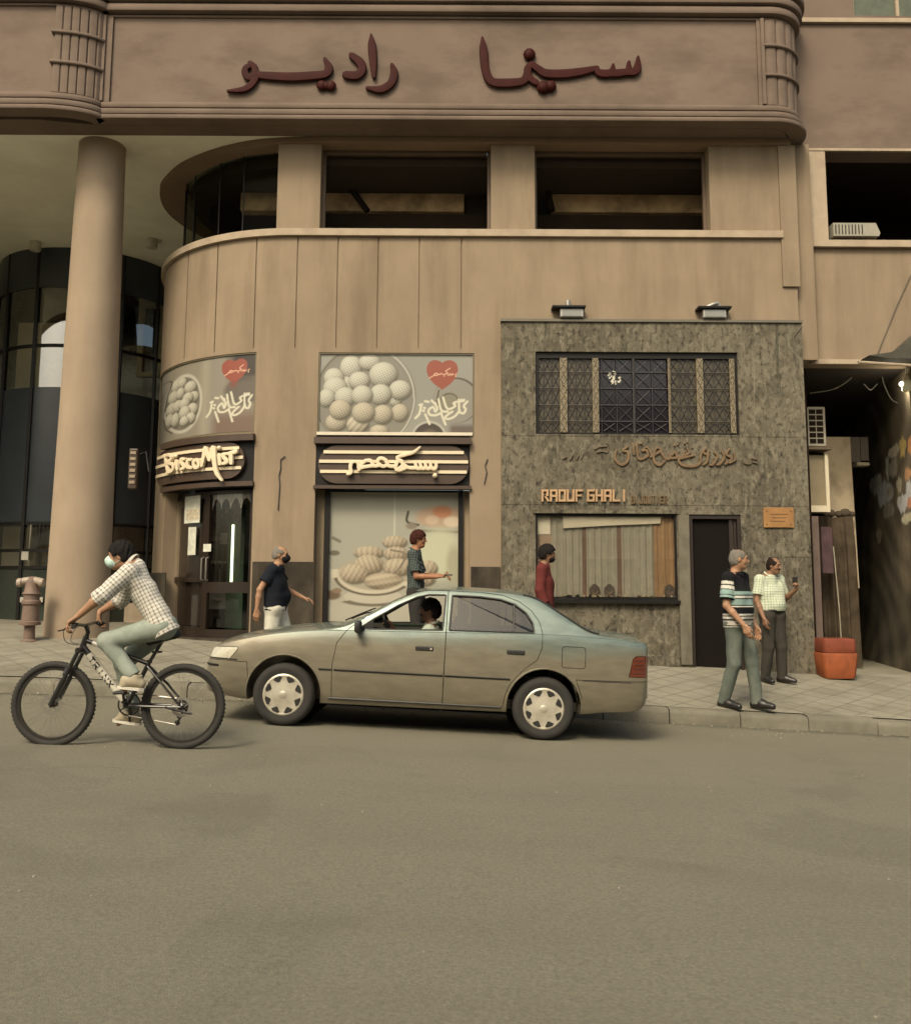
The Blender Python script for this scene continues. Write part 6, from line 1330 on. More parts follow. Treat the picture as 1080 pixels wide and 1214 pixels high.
# taillight ribs and headlight inner edge (near side and far side)
for s_ in (-1, 1):
    mb = MB()
    for z in (.66, .70, .74, .78): mb.tube([(x, s_ * (yside(x, z) + .001), z) for x in (3.285, 3.32, 3.36, 3.39)], .003, 5)
    mb.build('taillight_rib', m_blk, car)
    mb = MB(); mb.tube([(x, s_ * (yside(x, .60) + .002), .594) for x in np.linspace(-.74, -.46, 8)], .006, 5); mb.build('headlight_trim', m_blk, car)
    mb = MB(); mb.tube([(x, s_ * (yside(x, .525) + .001), .525) for x in np.linspace(-.765, -.64, 6)], .020, 6, flat=(.35, 1.1)); mb.build('bumper_slot', m_blk, car)
    mb = MB(); mb.tube([(x, s_ * (yside(x, .30) + .002), .285) for x in np.linspace(.42, 2.04, 10)], .009, 5); mb.build('sill_trim', m_blk, body)
    # arch lips
    for ax in (0, WB):
        mb = MB(); pts = []
        for a in np.linspace(-8 if ax == 0 else -4, 187, 40):
            x, z = ax + .358 * math.cos(R(a)), .305 + .358 * math.sin(R(a)); z = max(z, ZBOT(x) + .02); pts.append((x, s_ * (yside(x, z) - .004), z))
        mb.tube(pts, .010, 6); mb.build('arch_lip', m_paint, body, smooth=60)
        mb = MB(); mb.lathe([(.350, 0), (.350, .24), (.12, .24)], 32, (ax, s_ * .80 - (.24 if s_ > 0 else 0), .305), axis='y') if s_ > 0 else mb.lathe([(.12, 0), (.350, 0), (.350, .24)], 32, (ax, -.80, .305), axis='y')
        mb = MB(); mb.lathe([(.352, 0), (.352, .02), (.0, .02)], 32, (ax, s_ * .49, .305), axis='y'); mb.build('wheel_well', mat('underbody_black', (.006, .0055, .005), rough=.95, spec=.1), body)
    # side moulding and sill seam
    for xa, xb_ in ((.32, .442), (.462, 1.484), (1.505, 2.115)):
        mb = MB(); n = 14; pts = [(x, s_ * (yside(x, .548) + .004), .548) for x in np.linspace(xa, xb_, n)]; mb.tube(pts, .011, 6, flat=(.5, 1.25)); mb.tube([(p[0], p[1] + s_ * .004, p[2] + .002) for p in pts], .004, 5)
        mb.build('side_moulding', m_blk, body if xa < .45 else (doors[0 if s_ < 0 else 1][0] if xa < 1 else doors[0 if s_ < 0 else 1][1]))
    mb = MB(); mb.tube([(x, s_ * (yside(x, .575) + .001), .572) for x in np.linspace(2.80, 3.26, 10)], .004, 5); mb.build('bumper_seam', m_blk, body)
    # door handles
    for di, (xa, z) in enumerate(((1.30, .790), (2.16, .800))):
        yb = yside(xa, z); mb = MB(); mb.bbox(xa - .085, xa + .085, s_ * yb - .010, s_ * yb + .010, z - .022, z + .022, .009); hd = mb.build('handle', m_blk, doors[0 if s_ < 0 else 1][di])
        if di == 0: mb = MB(); mb.lathe([(.010, -.003), (.010, .003)], 10, (xa + .062, s_ * (yb + .012), z), axis='y'); mb.build('lock', m_cap, doors[0 if s_ < 0 else 1][di])
    # window seals and panes
    for di, poly in enumerate((WF, WR)):
        D_ = doors[0 if s_ < 0 else 1][di]
        mb = MB(); pts = [tuple(np.array(poly[i]) * (1 - t) + np.array(poly[(i + 1) % len(poly)]) * t) for i in range(len(poly)) for t in (0, .12, .88)]; pts.append(pts[0]); mb.tube([(x, s_ * (yside(x, z) - .004), z) for x, z in pts], .010, 6); mb.build('window_seal', m_blk, D_)
        if di == 1:
            g = grow(poly, .012); mb = MB(); mb.add([(x, s_ * (yside(x, z) - .020), z) for x, z in g], [tuple(range(len(g)))]); mb.build('pane', m_carglass, D_)
            xq = 2.135; mb = MB(); mb.tube([(xq, s_ * (yside(xq, .985) - .010), .985), (xq, s_ * (yside(xq, 1.24) - .010), 1.245)], .009, 6); mb.build('window_bar', m_blk, D_)
    # mirror
    yb = yside(.72, .95); mb = MB(); mb.bbox(.64, .70, s_ * (yb + .115) - .085, s_ * (yb + .115) + .085, .905, 1.02, .025)
    mb.tube([(.70, s_ * (yb - .01), .935), (.68, s_ * (yb + .06), .945)], .028, 8); mb.prism([(.655, .935), (.80, 1.03), (.80, .945)], s_ * (yb - .035), s_ * (yb - .005), 'y'); mb.build('side_mirror', m_blk, car, smooth=40)
# windscreen and rear screen, following the body
def screen(x0, x1, hw0, hw1, name):
    nx, ny = 14, 12; vs = []; fs = []
    for i in range(nx + 1):
        x = x0 + (x1 - x0) * i / nx
        for j in range(ny + 1):
            y = (hw0 + (hw1 - hw0) * i / nx) * (2 * j / ny - 1); h = half_section(x)[-11:]; y2, z2 = h[0]; z = z2 + (ZT(x) - z2) * max(0, 1 - (y / y2) ** 2) - .012; vs.append((x, y, z))
    fs = [(i * (ny + 1) + j, (i + 1) * (ny + 1) + j, (i + 1) * (ny + 1) + j + 1, i * (ny + 1) + j + 1) for i in range(nx) for j in range(ny)]
    return MB().add(vs, fs).build(name, m_screen, car, smooth=180)
screen(.555, 1.20, .66, .55, 'windscreen'); screen(2.33, 2.82, .53, .63, 'rear_window')
mb = MB(); mb.tube([(x, -(half_section(x)[-11][0] + .0), half_section(x)[-11][1] + .006) for x in np.linspace(2.22, 2.95, 14)], .012, 6); mb.build('screen_seal', m_blk, body)
mb = MB(); mb.tube([(x, half_section(x)[-11][0], half_section(x)[-11][1] + .006) for x in np.linspace(2.22, 2.95, 14)], .012, 6); mb.build('screen_seal', m_blk, body)
mb = MB(); mb.tube([(.50, -.45, 1.0), (.60, -.1, 1.055), (.74, .1, 1.12)], .008, 5); mb.tube([(.50, .1, 1.0), (.60, .4, 1.05), (.68, .55, 1.07)], .008, 5); mb.build('wiper', m_blk, car)
# wheels
for ax in (0, WB):
    for s_ in (-1, 1):
        yo = s_ * .805; w_ = bpy.data.objects.new('wheel', None); COL.objects.link(w_); w_.parent = car; w_.location = (ax, yo, .292); ORG[w_.name] = Vector((0, 0, 0)); w_.empty_display_size = .1
        o = -s_                                                        # towards the car's middle
        mb = MB(); prof = [(.190, .00), (.205, -.004), (.235, -.012), (.262, -.010), (.280, .006), (.290, .030), (.292, .05), (.292, .125), (.289, .145), (.276, .168), (.24, .182), (.190, .172)]
        mb.lathe([(r, h * o) for r, h in prof], 48, (0, 0, 0), axis='y', closed=True)
        mb.build('tyre', m_tyre, w_, smooth=40)
        mb = MB(); mb.lathe([(r, h * o) for r, h in [(.001, -.016), (.05, -.016), (.07, -.012), (.12, -.010), (.165, -.006), (.180, -.010), (.192, -.004), (.192, .04), (.001, .04)]], 48, (0, 0, 0), axis='y'); mb.build('hubcap', m_cap, w_, smooth=30)
        mb = MB()
        for k in range(8):
            a = 2 * math.pi * (k + .5) / 8; da = .27; pts = [(.163, -da), (.174, -da * .5), (.174, da * .5), (.163, da), (.122, da * .22), (.122, -da * .22)]
            mb.prism([(r * math.cos(a + d), r * math.sin(a + d)) for r, d in pts], o * -.0125, o * -.002, 'y')
        mb.build('slot', m_blk, w_)
        mb = MB(); mb.lathe([(r, h * o) for r, h in [(.001, -.0215), (.03, -.0205), (.036, -.017)]], 20, (0, 0, 0), axis='y'); mb.build('centre_badge', m_cap, w_, smooth=40)
# inside: floor, dashboard, steering wheel, seats
mb = MB(); mb.bbox(.64, .88, -.70, .70, .55, .95, .05); mb.build('dashboard', m_int, car, smooth=40)
mb = MB(); c_ = Vector((.93, -.36, .93)); ax_ = Vector((.9, 0, .42)).normalized(); u_ = Vector((0, 1, 0)); v_ = ax_.cross(u_)
mb.tube([c_ + (u_ * math.cos(t) + v_ * math.sin(t)) * .185 for t in np.linspace(0, 2 * math.pi, 29)], .016, 8, cap=False)
for t in (0.2, math.pi - .2, -math.pi / 2): mb.tube([c_, c_ + (u_ * math.cos(t) + v_ * math.sin(t)) * .18], .014, 6)
mb.tube([c_ - ax_ * .20, c_], .03, 8); mb.build('steering_wheel', m_blk, car, smooth=50)
for y in (-.37, .37):
    mb = MB(); mb.bbox(1.10, 1.52, y - .24, y + .24, .42, .58, .04); mb.build('seat_cushion', m_int, car, smooth=40)
    mb = MB(); mb.prism([(1.46, .52), (1.60, .50), (1.70, 1.05), (1.57, 1.07)], y - .23, y + .23, 'y'); mb.bbox(1.62, 1.71, y - .13, y + .13, 1.07, 1.22, .03); mb.build('seat_back', m_int, car)
mb = MB(); mb.bbox(2.10, 2.55, -.64, .64, .42, .56, .04); mb.prism([(2.48, .5), (2.62, .5), (2.74, .98), (2.62, 1.0)], -.64, .64, 'y'); mb.build('rear_bench', m_int, car)
mb = MB(); mb.box(-.15, 2.75, -.60, .60, .20, .235); mb.tube([(.1, .2, .22), (3.2, .35, .27)], .025, 8); mb.build('underbody', mat('underbody_black', (0, 0, 0)), car)
mb = MB(); mb.bbox(3.440, 3.452, -.26, .26, .66, .77, .004); mb.build('number_plate', mat('plate_white', (.5, .48, .42), rough=.5), car)
# ================================================================== FIGURES: one continuous surface each, from a blended distance field
def nrm_(v): v = np.asarray(v, float); return v / (np.linalg.norm(v) + 1e-12)
class Field:
    def __init__(s): s.p = []; s.clips = []
    def cone(s, a, b, ra, rb, k=.02, cut=0, sub=False, tag=None): s.p.append(('c', np.array(a, float), np.array(b, float), ra, rb, k, cut, sub, tag)); return s
    def chain(s, pts, rs, k=.012, tag=None):
        for i in range(len(pts) - 1): s.cone(pts[i], pts[i + 1], rs[i], rs[i + 1], k, 0, False, tag)
        return s
    def ell(s, c, r, M=None, k=.02, sub=False, tag=None): s.p.append(('e', np.array(c, float), np.array(r, float), None if M is None else np.array(M, float), 0, k, 0, sub, tag)); return s
    def clip(s, pt, n): s.clips.append((np.array(pt, float), nrm_(n))); return s          # keep the side the normal points away from
    @staticmethod
    def dist(pr, X):
        if pr[0] == 'c':
            _, a, b, ra, rb, k, cut, sub, tag = pr; ab = b - a; L2 = ab @ ab + 1e-12; t = ((X - a) @ ab) / L2; tc = np.clip(t, 0, 1)
            d = np.linalg.norm(X - a - tc[..., None] * ab, axis=-1) - (ra + (rb - ra) * tc); L = math.sqrt(L2)
            if cut & 2: d = np.maximum(d, (t - 1) * L)
            if cut & 1: d = np.maximum(d, -t * L)
            return d
        _, c, r, M, _, k, cut, sub, tag = pr; q = X - c
        if M is not None: q = q @ M.T
        k0 = np.linalg.norm(q / r, axis=-1); k1 = np.linalg.norm(q / (r * r), axis=-1) + 1e-9
        return k0 * (k0 - 1) / k1
    def bounds(s):
        lo = np.full(3, 1e9); hi = -lo
        for pr in s.p:
            if pr[7]: continue
            if pr[0] == 'c': r = max(pr[3], pr[4]); lo = np.minimum(lo, np.minimum(pr[1], pr[2]) - r); hi = np.maximum(hi, np.maximum(pr[1], pr[2]) + r)
            else: r = pr[2].max() if pr[3] is not None else pr[2]; lo = np.minimum(lo, pr[1] - r); hi = np.maximum(hi, pr[1] + r)
        return lo, hi
    def mesh(s, h=.0065, wrinkle=0.0, wf=1.0, seed=0):
        lo, hi = s.bounds(); lo = lo - .03; n = np.ceil((hi + .03 - lo) / h).astype(int) + 1
        F = np.full(n, .25, np.float32); ax = [lo[i] + h * np.arange(n[i]) for i in range(3)]
        for pr in s.p:
            k = pr[5]; m = k + .02
            if pr[0] == 'c': r = max(pr[3], pr[4]); a = np.minimum(pr[1], pr[2]) - r - m; b = np.maximum(pr[1], pr[2]) + r + m
            else: r = pr[2].max() if pr[3] is not None else pr[2]; a = pr[1] - r - m; b = pr[1] + r + m
            i0 = np.clip(np.floor((a - lo) / h).astype(int), 0, n - 1); i1 = np.clip(np.ceil((b - lo) / h).astype(int) + 1, 1, n)
            if (i1 <= i0).any(): continue
            sl = tuple(slice(i0[j], i1[j]) for j in range(3))
            X = np.stack(np.meshgrid(*[ax[j][sl[j]] for j in range(3)], indexing='ij'), -1); d = s.dist(pr, X); f = F[sl]
            if pr[7]: d = -d; hh = np.clip(.5 - .5 * (f - d) / k, 0, 1); F[sl] = f * (1 - hh) + d * hh + k * hh * (1 - hh)
            else: hh = np.clip(.5 + .5 * (f - d) / k, 0, 1); F[sl] = f * (1 - hh) + d * hh - k * hh * (1 - hh)
        if s.clips or wrinkle:
            X = np.stack(np.meshgrid(*ax, indexing='ij'), -1)
            if wrinkle:
                r_ = np.random.default_rng(seed); W = np.zeros(n, np.float32)
                for q in range(5): v = r_.normal(size=3) * np.array((26, 26, 20)) * wf; v2 = r_.normal(size=3) * 9; W += np.sin(X @ v + 1.5 * np.sin(X @ v2) + r_.uniform(0, 6))
                F = F + (wrinkle * .45) * W
            for p, q in s.clips: F = np.maximum(F, (X - p) @ q)
        return surface_nets(F, lo, h)
    def nearest(s, V):
        D = np.stack([s.dist(pr, V) if not pr[7] else np.full(len(V), 9.) for pr in s.p], 1); return D.argmin(1)
def surface_nets(F, lo, h):
    S_ = F < 0; n = np.array(F.shape); cn = n - 1
    cnt = np.zeros(cn, np.int16); 
    c8 = [(i, j, k) for i in (0, 1) for j in (0, 1) for k in (0, 1)]
    sub = lambda A, c: A[c[0]:c[0] + cn[0], c[1]:c[1] + cn[1], c[2]:c[2] + cn[2]]
    for c in c8: cnt += sub(S_, c)
    act = (cnt > 0) & (cnt < 8); I = np.argwhere(act); idx = -np.ones(cn, np.int64); idx[act] = np.arange(len(I))
    acc = np.zeros((len(I), 3)); num = np.zeros(len(I))
    val = {c: F[I[:, 0] + c[0], I[:, 1] + c[1], I[:, 2] + c[2]].astype(float) for c in c8}
    for a in c8:
        for d in range(3):
            if a[d]: continue
            b = list(a); b[d] = 1; b = tuple(b); fa, fb = val[a], val[b]; m = (fa < 0) != (fb < 0)
            t = fa[m] / (fa[m] - fb[m]); p = np.tile(np.array(a, float), (m.sum(), 1)); p[:, d] += t; acc[m] += p; num[m] += 1
    V = lo + h * (I + acc / num[:, None]); faces = []
    for d in range(3):
        e, f = (d + 1) % 3, (d + 2) % 3
        s0 = [slice(None)] * 3; s1 = [slice(None)] * 3; s0[d] = slice(0, -1); s1[d] = slice(1, None)
        A, B = S_[tuple(s0)], S_[tuple(s1)]; X = np.argwhere(A != B); X = X[(X[:, e] > 0) & (X[:, f] > 0) & (X[:, e] < cn[e]) & (X[:, f] < cn[f])]
        g = lambda de, df: idx[tuple((X + (np.eye(3, dtype=int)[e] * de + np.eye(3, dtype=int)[f] * df)).T)]
        Q = np.stack([g(-1, -1), g(0, -1), g(0, 0), g(-1, 0)], 1); fl = ~A[tuple(X.T)]; Q[fl] = Q[fl][:, ::-1]; faces.append(Q)
    Fq = np.concatenate(faces)
    # two light smoothing passes
    Eg = np.concatenate([Fq[:, [0, 1]], Fq[:, [1, 2]], Fq[:, [2, 3]], Fq[:, [3, 0]]])
    for lam in (.5, -.5, .5):
        sm = np.zeros_like(V); c_ = np.zeros(len(V)); np.add.at(sm, Eg[:, 0], V[Eg[:, 1]]); np.add.at(c_, Eg[:, 0], 1); V = V + lam * .6 * (sm / np.maximum(c_, 1)[:, None] - V)
    return V, Fq
def np_mesh(name, V, Fq, m, parent, colour=None):
    me = bpy.data.meshes.new(name); me.vertices.add(len(V)); me.vertices.foreach_set('co', V.astype(np.float32).ravel())
    me.loops.add(Fq.size); me.loops.foreach_set('vertex_index', Fq.astype(np.int32).ravel()); me.polygons.add(len(Fq)); me.polygons.foreach_set('loop_start', np.arange(0, Fq.size, 4, dtype=np.int32)); me.polygons.foreach_set('loop_total', np.full(len(Fq), 4, np.int32))
    me.update(calc_edges=True); me.validate()
    if colour is not None:
        at = me.color_attributes.new('print', 'FLOAT_COLOR', 'POINT'); at.data.foreach_set('color', np.c_[colour, np.ones(len(V))].astype(np.float32).ravel())
    o = link_mesh(name, me, m, parent); me.polygons.foreach_set('use_smooth', [True] * len(me.polygons)); me.update(); return o
def skin_mat(name, c): return mat(name, c, rough=.55, var=.12, scale=18, spec=.35)
def cloth_mat(name, c=None, **k): return mat(name, c or (1, 1, 1), rough=.9, var=.12, scale=30, bump=.25, bscale=160, attr=None if c else 'print', spec=.15, **k)
def head_field(F, H, f, u, k=.9):
    """k scales a 0.23 m tall head"""
    f = nrm_(f); s_ = nrm_(np.cross(u, f)); u = np.cross(f, s_); M = np.stack([f, s_, u]); at = lambda a, b, c: H + k * (f * a + s_ * b + u * c); r = lambda *q: np.array(q) * k
    F.ell(at(-.012, 0, .030), r(.100, .077, .098), M, .01).ell(at(.028, 0, -.045), r(.058, .058, .068), M, .03).ell(at(.058, 0, -.088), r(.030, .032, .024), M, .03)
    F.ell(at(.062, 0, .015), r(.032, .056, .052), M, .02).ell(at(.080, 0, .040), r(.018, .052, .014), M, .012)
    F.cone(at(.092, 0, .028), at(.116, 0, -.016), .009 * k, .0125 * k, .010).ell(at(.100, .011, -.020), r(.012, .008, .008), M, .006).ell(at(.100, -.011, -.020), r(.012, .008, .008), M, .006)
    F.ell(at(.090, 0, -.046), r(.010, .023, .007), M, .006).ell(at(.088, 0, -.058), r(.010, .020, .008), M, .006)
    for q in (-1, 1):
        F.ell(at(.098, q * .032, .018), r(.014, .017, .011), M, .008, sub=True); F.ell(at(.055, q * .040, -.022), r(.026, .022, .024), M, .02)
        F.ell(at(-.012, q * .080, .004), r(.024, .009, .034), M, .006)
    return at, M
def hand_field(F, W, d, n, t, curl=.35, k=1.0, thumb=.5, tag='hand'):
    """wrist W, finger direction d, palm normal n (fingers curl to it), thumb side t"""
    d, n = nrm_(d), nrm_(n); t = nrm_(np.array(t) - d * np.dot(t, d)); n = nrm_(n - d * np.dot(n, d)); W = np.array(W)
    for o, L, l3, r in ((.030, .088, (.040, .025, .020), .0092), (.010, .092, (.044, .028, .021), .0095), (-.011, .088, (.040, .026, .020), .0090), (-.030, .078, (.032, .020, .018), .0080)):
        K = W + k * (d * L + t * o); F.cone(W + k * (d * .012 + t * o * .55), K, .0145 * k, .0125 * k, .012, tag=tag); p = K; a = 0.0
        for i, l in enumerate(l3):
            a += curl * (1.0, 1.15, .8)[i] + .04 * (o < 0); q = p + k * l * (d * math.cos(a) + n * math.sin(a)); F.cone(p, q, r * k * (1 - .06 * i), r * k * (.96 - .08 * i), .004, tag=tag); p = q
    b = W + k * (d * .022 + t * .024); m = b + k * (d * .030 + t * (.030 * (1.2 - thumb)) + n * .012); F.cone(b, m, .0155 * k, .0115 * k, .012, tag=tag); F.cone(m, m + k * (d * .036 + t * .008 * (1 - thumb) + n * .016 * thumb * 2), .0108 * k, .0085 * k, .005, tag=tag)
def face_bits(at, M, k, parent, hair_c, brows=True, moustache=None, beard=False, eyes=True):
    m_h = mat('hair_' + hair_c[0], hair_c[1], rough=.75, spec=.12, var=.35, scale=60, bump=.6, bscale=120)
    mb = MB()
    for q in (-1, 1): mb.ball(tuple(at(.079, q * .032, .017)), .0125 * k, 10)
    mb.build('eye', mat('eye_dark', (.05, .035, .03), rough=.25), parent, smooth=80)
    if brows:
        mb = MB()
        for q in (-1, 1): mb.tube([at(.096, q * .014, .036), at(.094, q * .032, .043), at(.080, q * .050, .038)], [.004 * k, .005 * k, .003 * k], 6)
        mb.build('eyebrow', m_h, parent, smooth=60)
    if moustache:
        mb = MB(); mb.tube([at(.086, -.030, -.044), at(.100, -.012, -.033), at(.103, 0, -.031), at(.100, .012, -.033), at(.086, .030, -.044)], [.005 * k, .0085 * k, .008 * k, .0085 * k, .005 * k], 7); mb.build('moustache', m_h, parent, smooth=60)
    return m_h
def hair_mesh(at, M, k, parent, m_h, line=(.055, .050), vol=.014, back=-.075, top=True, seed=3, name='hair', bald=0.0):
    F = Field(); r = lambda *q: np.array(q) * k
    F.ell(at(-.016, 0, .034), r(.100 + vol, .079 + vol, .098 + vol * 1.3), M, .01); F.ell(at(-.045, 0, -.02), r(.070 + vol * .6, .070 + vol * .4, .070), M, .03)
    F.ell(at(.088, 0, -.035), r(.090, .094, .098), M, .012, sub=True)                                       # the face stays bare
    F.ell(at(.012, .09, -.035), r(.036, .05, .052), M, .01, sub=True); F.ell(at(.012, -.09, -.035), r(.036, .05, .052), M, .01, sub=True)
    if bald: F.ell(at(.035, 0, .125), r(.105, .062 * bald, .080), M, .012, sub=True)
    f, s_, u = M; F.clip(at(-.06, 0, back), -u + .25 * f)
    V, Q = F.mesh(.0050, wrinkle=.0018 if vol < .015 else .0032, wf=4.5, seed=seed); return np_mesh(name, V, Q, m_h, parent)
class Person:
    def __init__(s, label, base, joints, head, look, skin, k=1.0, girth=1.0):
        """joints: world positions; base: ground point"""
        s.t = thing('person', label, 'person', tuple(base)); s.j = {a: np.array(b, float) for a, b in joints.items()}; s.k = k; s.g = girth; s.H = np.array(head, float); s.look = look; s.skin = skin; s.hands = {}
    def body(s, hands, up=(0, 0, 1), shoes=True):
        j, k, g = s.j, s.k, s.g; F = Field(); at, M = head_field(F, s.H, s.look, np.array(up, float), .90 * k); s.at, s.M = at, M
        F.cone(at(-.022, 0, -.055), j['neck'], .054 * k, .060 * k, .03)
        for q in 'LR':
            F.cone(j['neck'], j['sh' + q], .055 * k, .050 * k, .03); F.cone(j['hip' + q], j['ch' + q], .085 * k * g, .085 * k * g, .06); F.cone(j['ch' + q], j['sh' + q], .080 * k, .052 * k, .05)
            F.cone(j['sh' + q], j['el' + q], .047 * k, .039 * k, .02); m = j['el' + q] * .65 + j['wr' + q] * .35; F.cone(j['el' + q], m, .039 * k, .039 * k, .015); F.cone(m, j['wr' + q], .039 * k, .026 * k, .015)
            F.cone(j['hip' + q], j['kn' + q], .086 * k, .056 * k, .03); m = j['kn' + q] * .65 + j['an' + q] * .35; F.cone(j['kn' + q], m, .054 * k, .054 * k, .02); F.cone(m, j['an' + q], .054 * k, .037 * k, .02)
            F.cone(j['an' + q], j['to' + q] - (0, 0, .012), .032 * k, .018 * k, .012)
            hand_field(F, j['wr' + q], *hands[q][:3], **(hands[q][3] if len(hands[q]) > 3 else {}), k=k)
        V, Q = F.mesh(.0060); s.body_o = np_mesh('body', V, Q, s.skin, s.t); return at, M
    def shirt(s, m, sleeve=.5, hem=0.0, loose=.020, colour=None, collar=True, belly=.0, wr=.0028, cuff=.012, name='shirt', seed=1):
        j, k, g = s.j, s.k, s.g; F = Field(); pel = (j['hipL'] + j['hipR']) / 2; up = nrm_(j['neck'] - pel)
        for q in 'LR':
            o = j['hip' + q] - up * (hem); F.cone(o, j['ch' + q], (.090 + loose * 1.2) * k * g, (.092 + loose) * k * g, .07, cut=1, tag='t'); F.cone(j['ch' + q], j['sh' + q], (.088 + loose * .7) * k * g, .058 * k + loose * .5, .05, tag='t')
            F.cone(j['neck'] - up * .035, j['sh' + q], .058 * k, .056 * k + loose * .4, .03, tag='t')
            a, b, c = j['sh' + q], j['el' + q], j['wr' + q]
            if sleeve <= 1: F.cone(a, a + (b - a) * sleeve, .052 * k + loose * .8, .045 * k + loose + cuff, .022, cut=2, tag='s' + q)
            else: F.cone(a, b, .052 * k + loose * .8, .044 * k + loose, .022, tag='s' + q); F.cone(b, b + (c - b) * (sleeve - 1), .044 * k + loose, .038 * k + loose + cuff * .5, .015, cut=2, tag='f' + q)
        F.cone(j['neck'] - up * .05, (j['chL'] + j['chR']) / 2 + up * .04, .075 * k, .105 * k * g, .06, tag='t')
        if belly: f = nrm_(np.array((s.look[0], s.look[1], 0))); F.ell((j['chL'] + j['chR'] + j['hipL'] + j['hipR']) / 4 + f * .035, (.12 + belly, .13, .15), None, .05, tag='t')
        hd = nrm_(s.H - j['neck']); F.cone(j['neck'] - up * .03, j['neck'] + hd * .034 * k, .080 * k, .068 * k, .018, cut=2, tag='c')
        if collar: cm = MB(); fw_ = nrm_(np.array((s.look[0], s.look[1], 0))); sd_ = nrm_(np.cross(hd, fw_)); fw_ = np.cross(sd_, hd); cc = j['neck'] + hd * .024 * k; cm.tube([cc + k * (sd_ * math.sin(t) * .078 + fw_ * math.cos(t) * .080 - hd * .030 * math.cos(t / 2) ** 6 * 1.0) for t in np.linspace(-math.pi * .97 + math.pi, math.pi * .97 + math.pi, 25)], .016 * k, 7, flat=(.45, 1.25)); s.collar_mb = cm
        F.clip(pel - up * hem, -up)
        V, Q = F.mesh(.0065, wrinkle=wr, seed=seed); C = colour(s, F, V) if colour else None; so = np_mesh(name, V, Q, m, s.t, C)
        if collar:
            me_c = s.collar_mb.build('collar', collar if collar is not True else m, so, smooth=60)
            if colour and collar is True: at_ = me_c.data.color_attributes.new('print', 'FLOAT_COLOR', 'POINT'); at_.data.foreach_set('color', np.tile(np.r_[C[F.nearest(V) >= 0].mean(0), 1], (len(me_c.data.vertices), 1)).astype(np.float32).ravel())
        return so
    def trousers(s, m, loose=.014, waist=.08, colour=None, wr=.0034, length=1.06, seed=2, name='trousers', flare=0.0):
        j, k, g = s.j, s.k, s.g; F = Field(); pel = (j['hipL'] + j['hipR']) / 2; ch = (j['chL'] + j['chR']) / 2; up = nrm_(ch - pel)
        for q in 'LR':
            F.cone(j['hip' + q], j['hip' + q] + (up * waist), (.098 + loose) * k * g, (.094 + loose * .5) * k * g, .06, cut=2, tag='t'); F.cone(j['hip' + q], j['kn' + q], (.094 + loose) * k, (.058 + loose) * k, .03, tag='l' + q)
            e = j['kn' + q] + (j['an' + q] - j['kn' + q]) * length; F.cone(j['kn' + q], e, (.057 + loose) * k, (.046 + loose + flare) * k, .025, cut=2, tag='b' + q)
        V, Q = F.mesh(.0065, wrinkle=wr, wf=.9, seed=seed); C = colour(s, F, V) if colour else None; return np_mesh(name, V, Q, m, s.t, C)
    def shoes(s, m, down=(0, 0, -1), sole=None):
        for q in 'LR':
            a, t_ = s.j['an' + q], s.j['to' + q]; d = nrm_(t_ - a - np.array(down) * np.dot(t_ - a, down)); dn = np.array(down, float); F = Field(); k = s.k
            heel = a + dn * .035 * k - d * .045 * k; toe = t_ + d * .02 * k
            F.cone(heel, a + dn * .024 * k + d * .06 * k, .040 * k, .048 * k, .03); F.cone(a + dn * .024 * k + d * .06 * k, toe + dn * .004, .049 * k, .036 * k, .03); F.cone(a + dn * .01, a - dn * .035 * k, .048 * k, .050 * k, .03, cut=2); F.cone(a + d * .03 * k, a + d * .075 * k + dn * .018, .040 * k, .034 * k, .02)
            F.clip(a + dn * .068 * k, dn); V, Q = F.mesh(.0055); sh = np_mesh('shoe', V, Q, m, s.t)
            if sole:
                mb = MB(); c_ = [heel - d * .034 * k, heel, a + d * .06 * k + dn * .03, toe, toe + d * .026 * k]; w_ = [.020, .040, .043, .034, .014]; sd = nrm_(np.cross(d, dn))
                P_ = [(p + dn * (np.dot(a + dn * .066 * k - p, dn))) for p in c_]; L_ = [p + sd * w * k for p, w in zip(P_, w_)] + [p - sd * w * k for p, w in list(zip(P_, w_))[::-1]]; n = len(L_)
                mb.add(L_ + [p + dn * .022 for p in L_], [tuple(range(n)), tuple(range(n, 2 * n))] + [(i, (i + 1) % n, n + (i + 1) % n, n + i) for i in range(n)]); mb.build('sole', sole, sh)
def local_uv(F, V):
    """for each vertex: tag, distance along its limb, distance round it"""
    N = F.nearest(V); tags = np.array([str(p[8]) for p in F.p])[N]; L = np.zeros(len(V)); Cc = np.zeros(len(V))
    for i, p in enumerate(F.p):
        m = N == i
        if not m.any(): continue
        a, b = (p[1], p[2]) if p[0] == 'c' else (p[1], p[1] + np.array((0, 0, 1.))); ax = nrm_(b - a); q = V[m] - a; L[m] = q @ ax; e = nrm_(np.cross(ax, (.3, 1, .2))); g = np.cross(ax, e); Cc[m] = np.arctan2(q @ g, q @ e) * max(.05, p[3] if p[0] == 'c' else .12)
    return tags, L, Cc
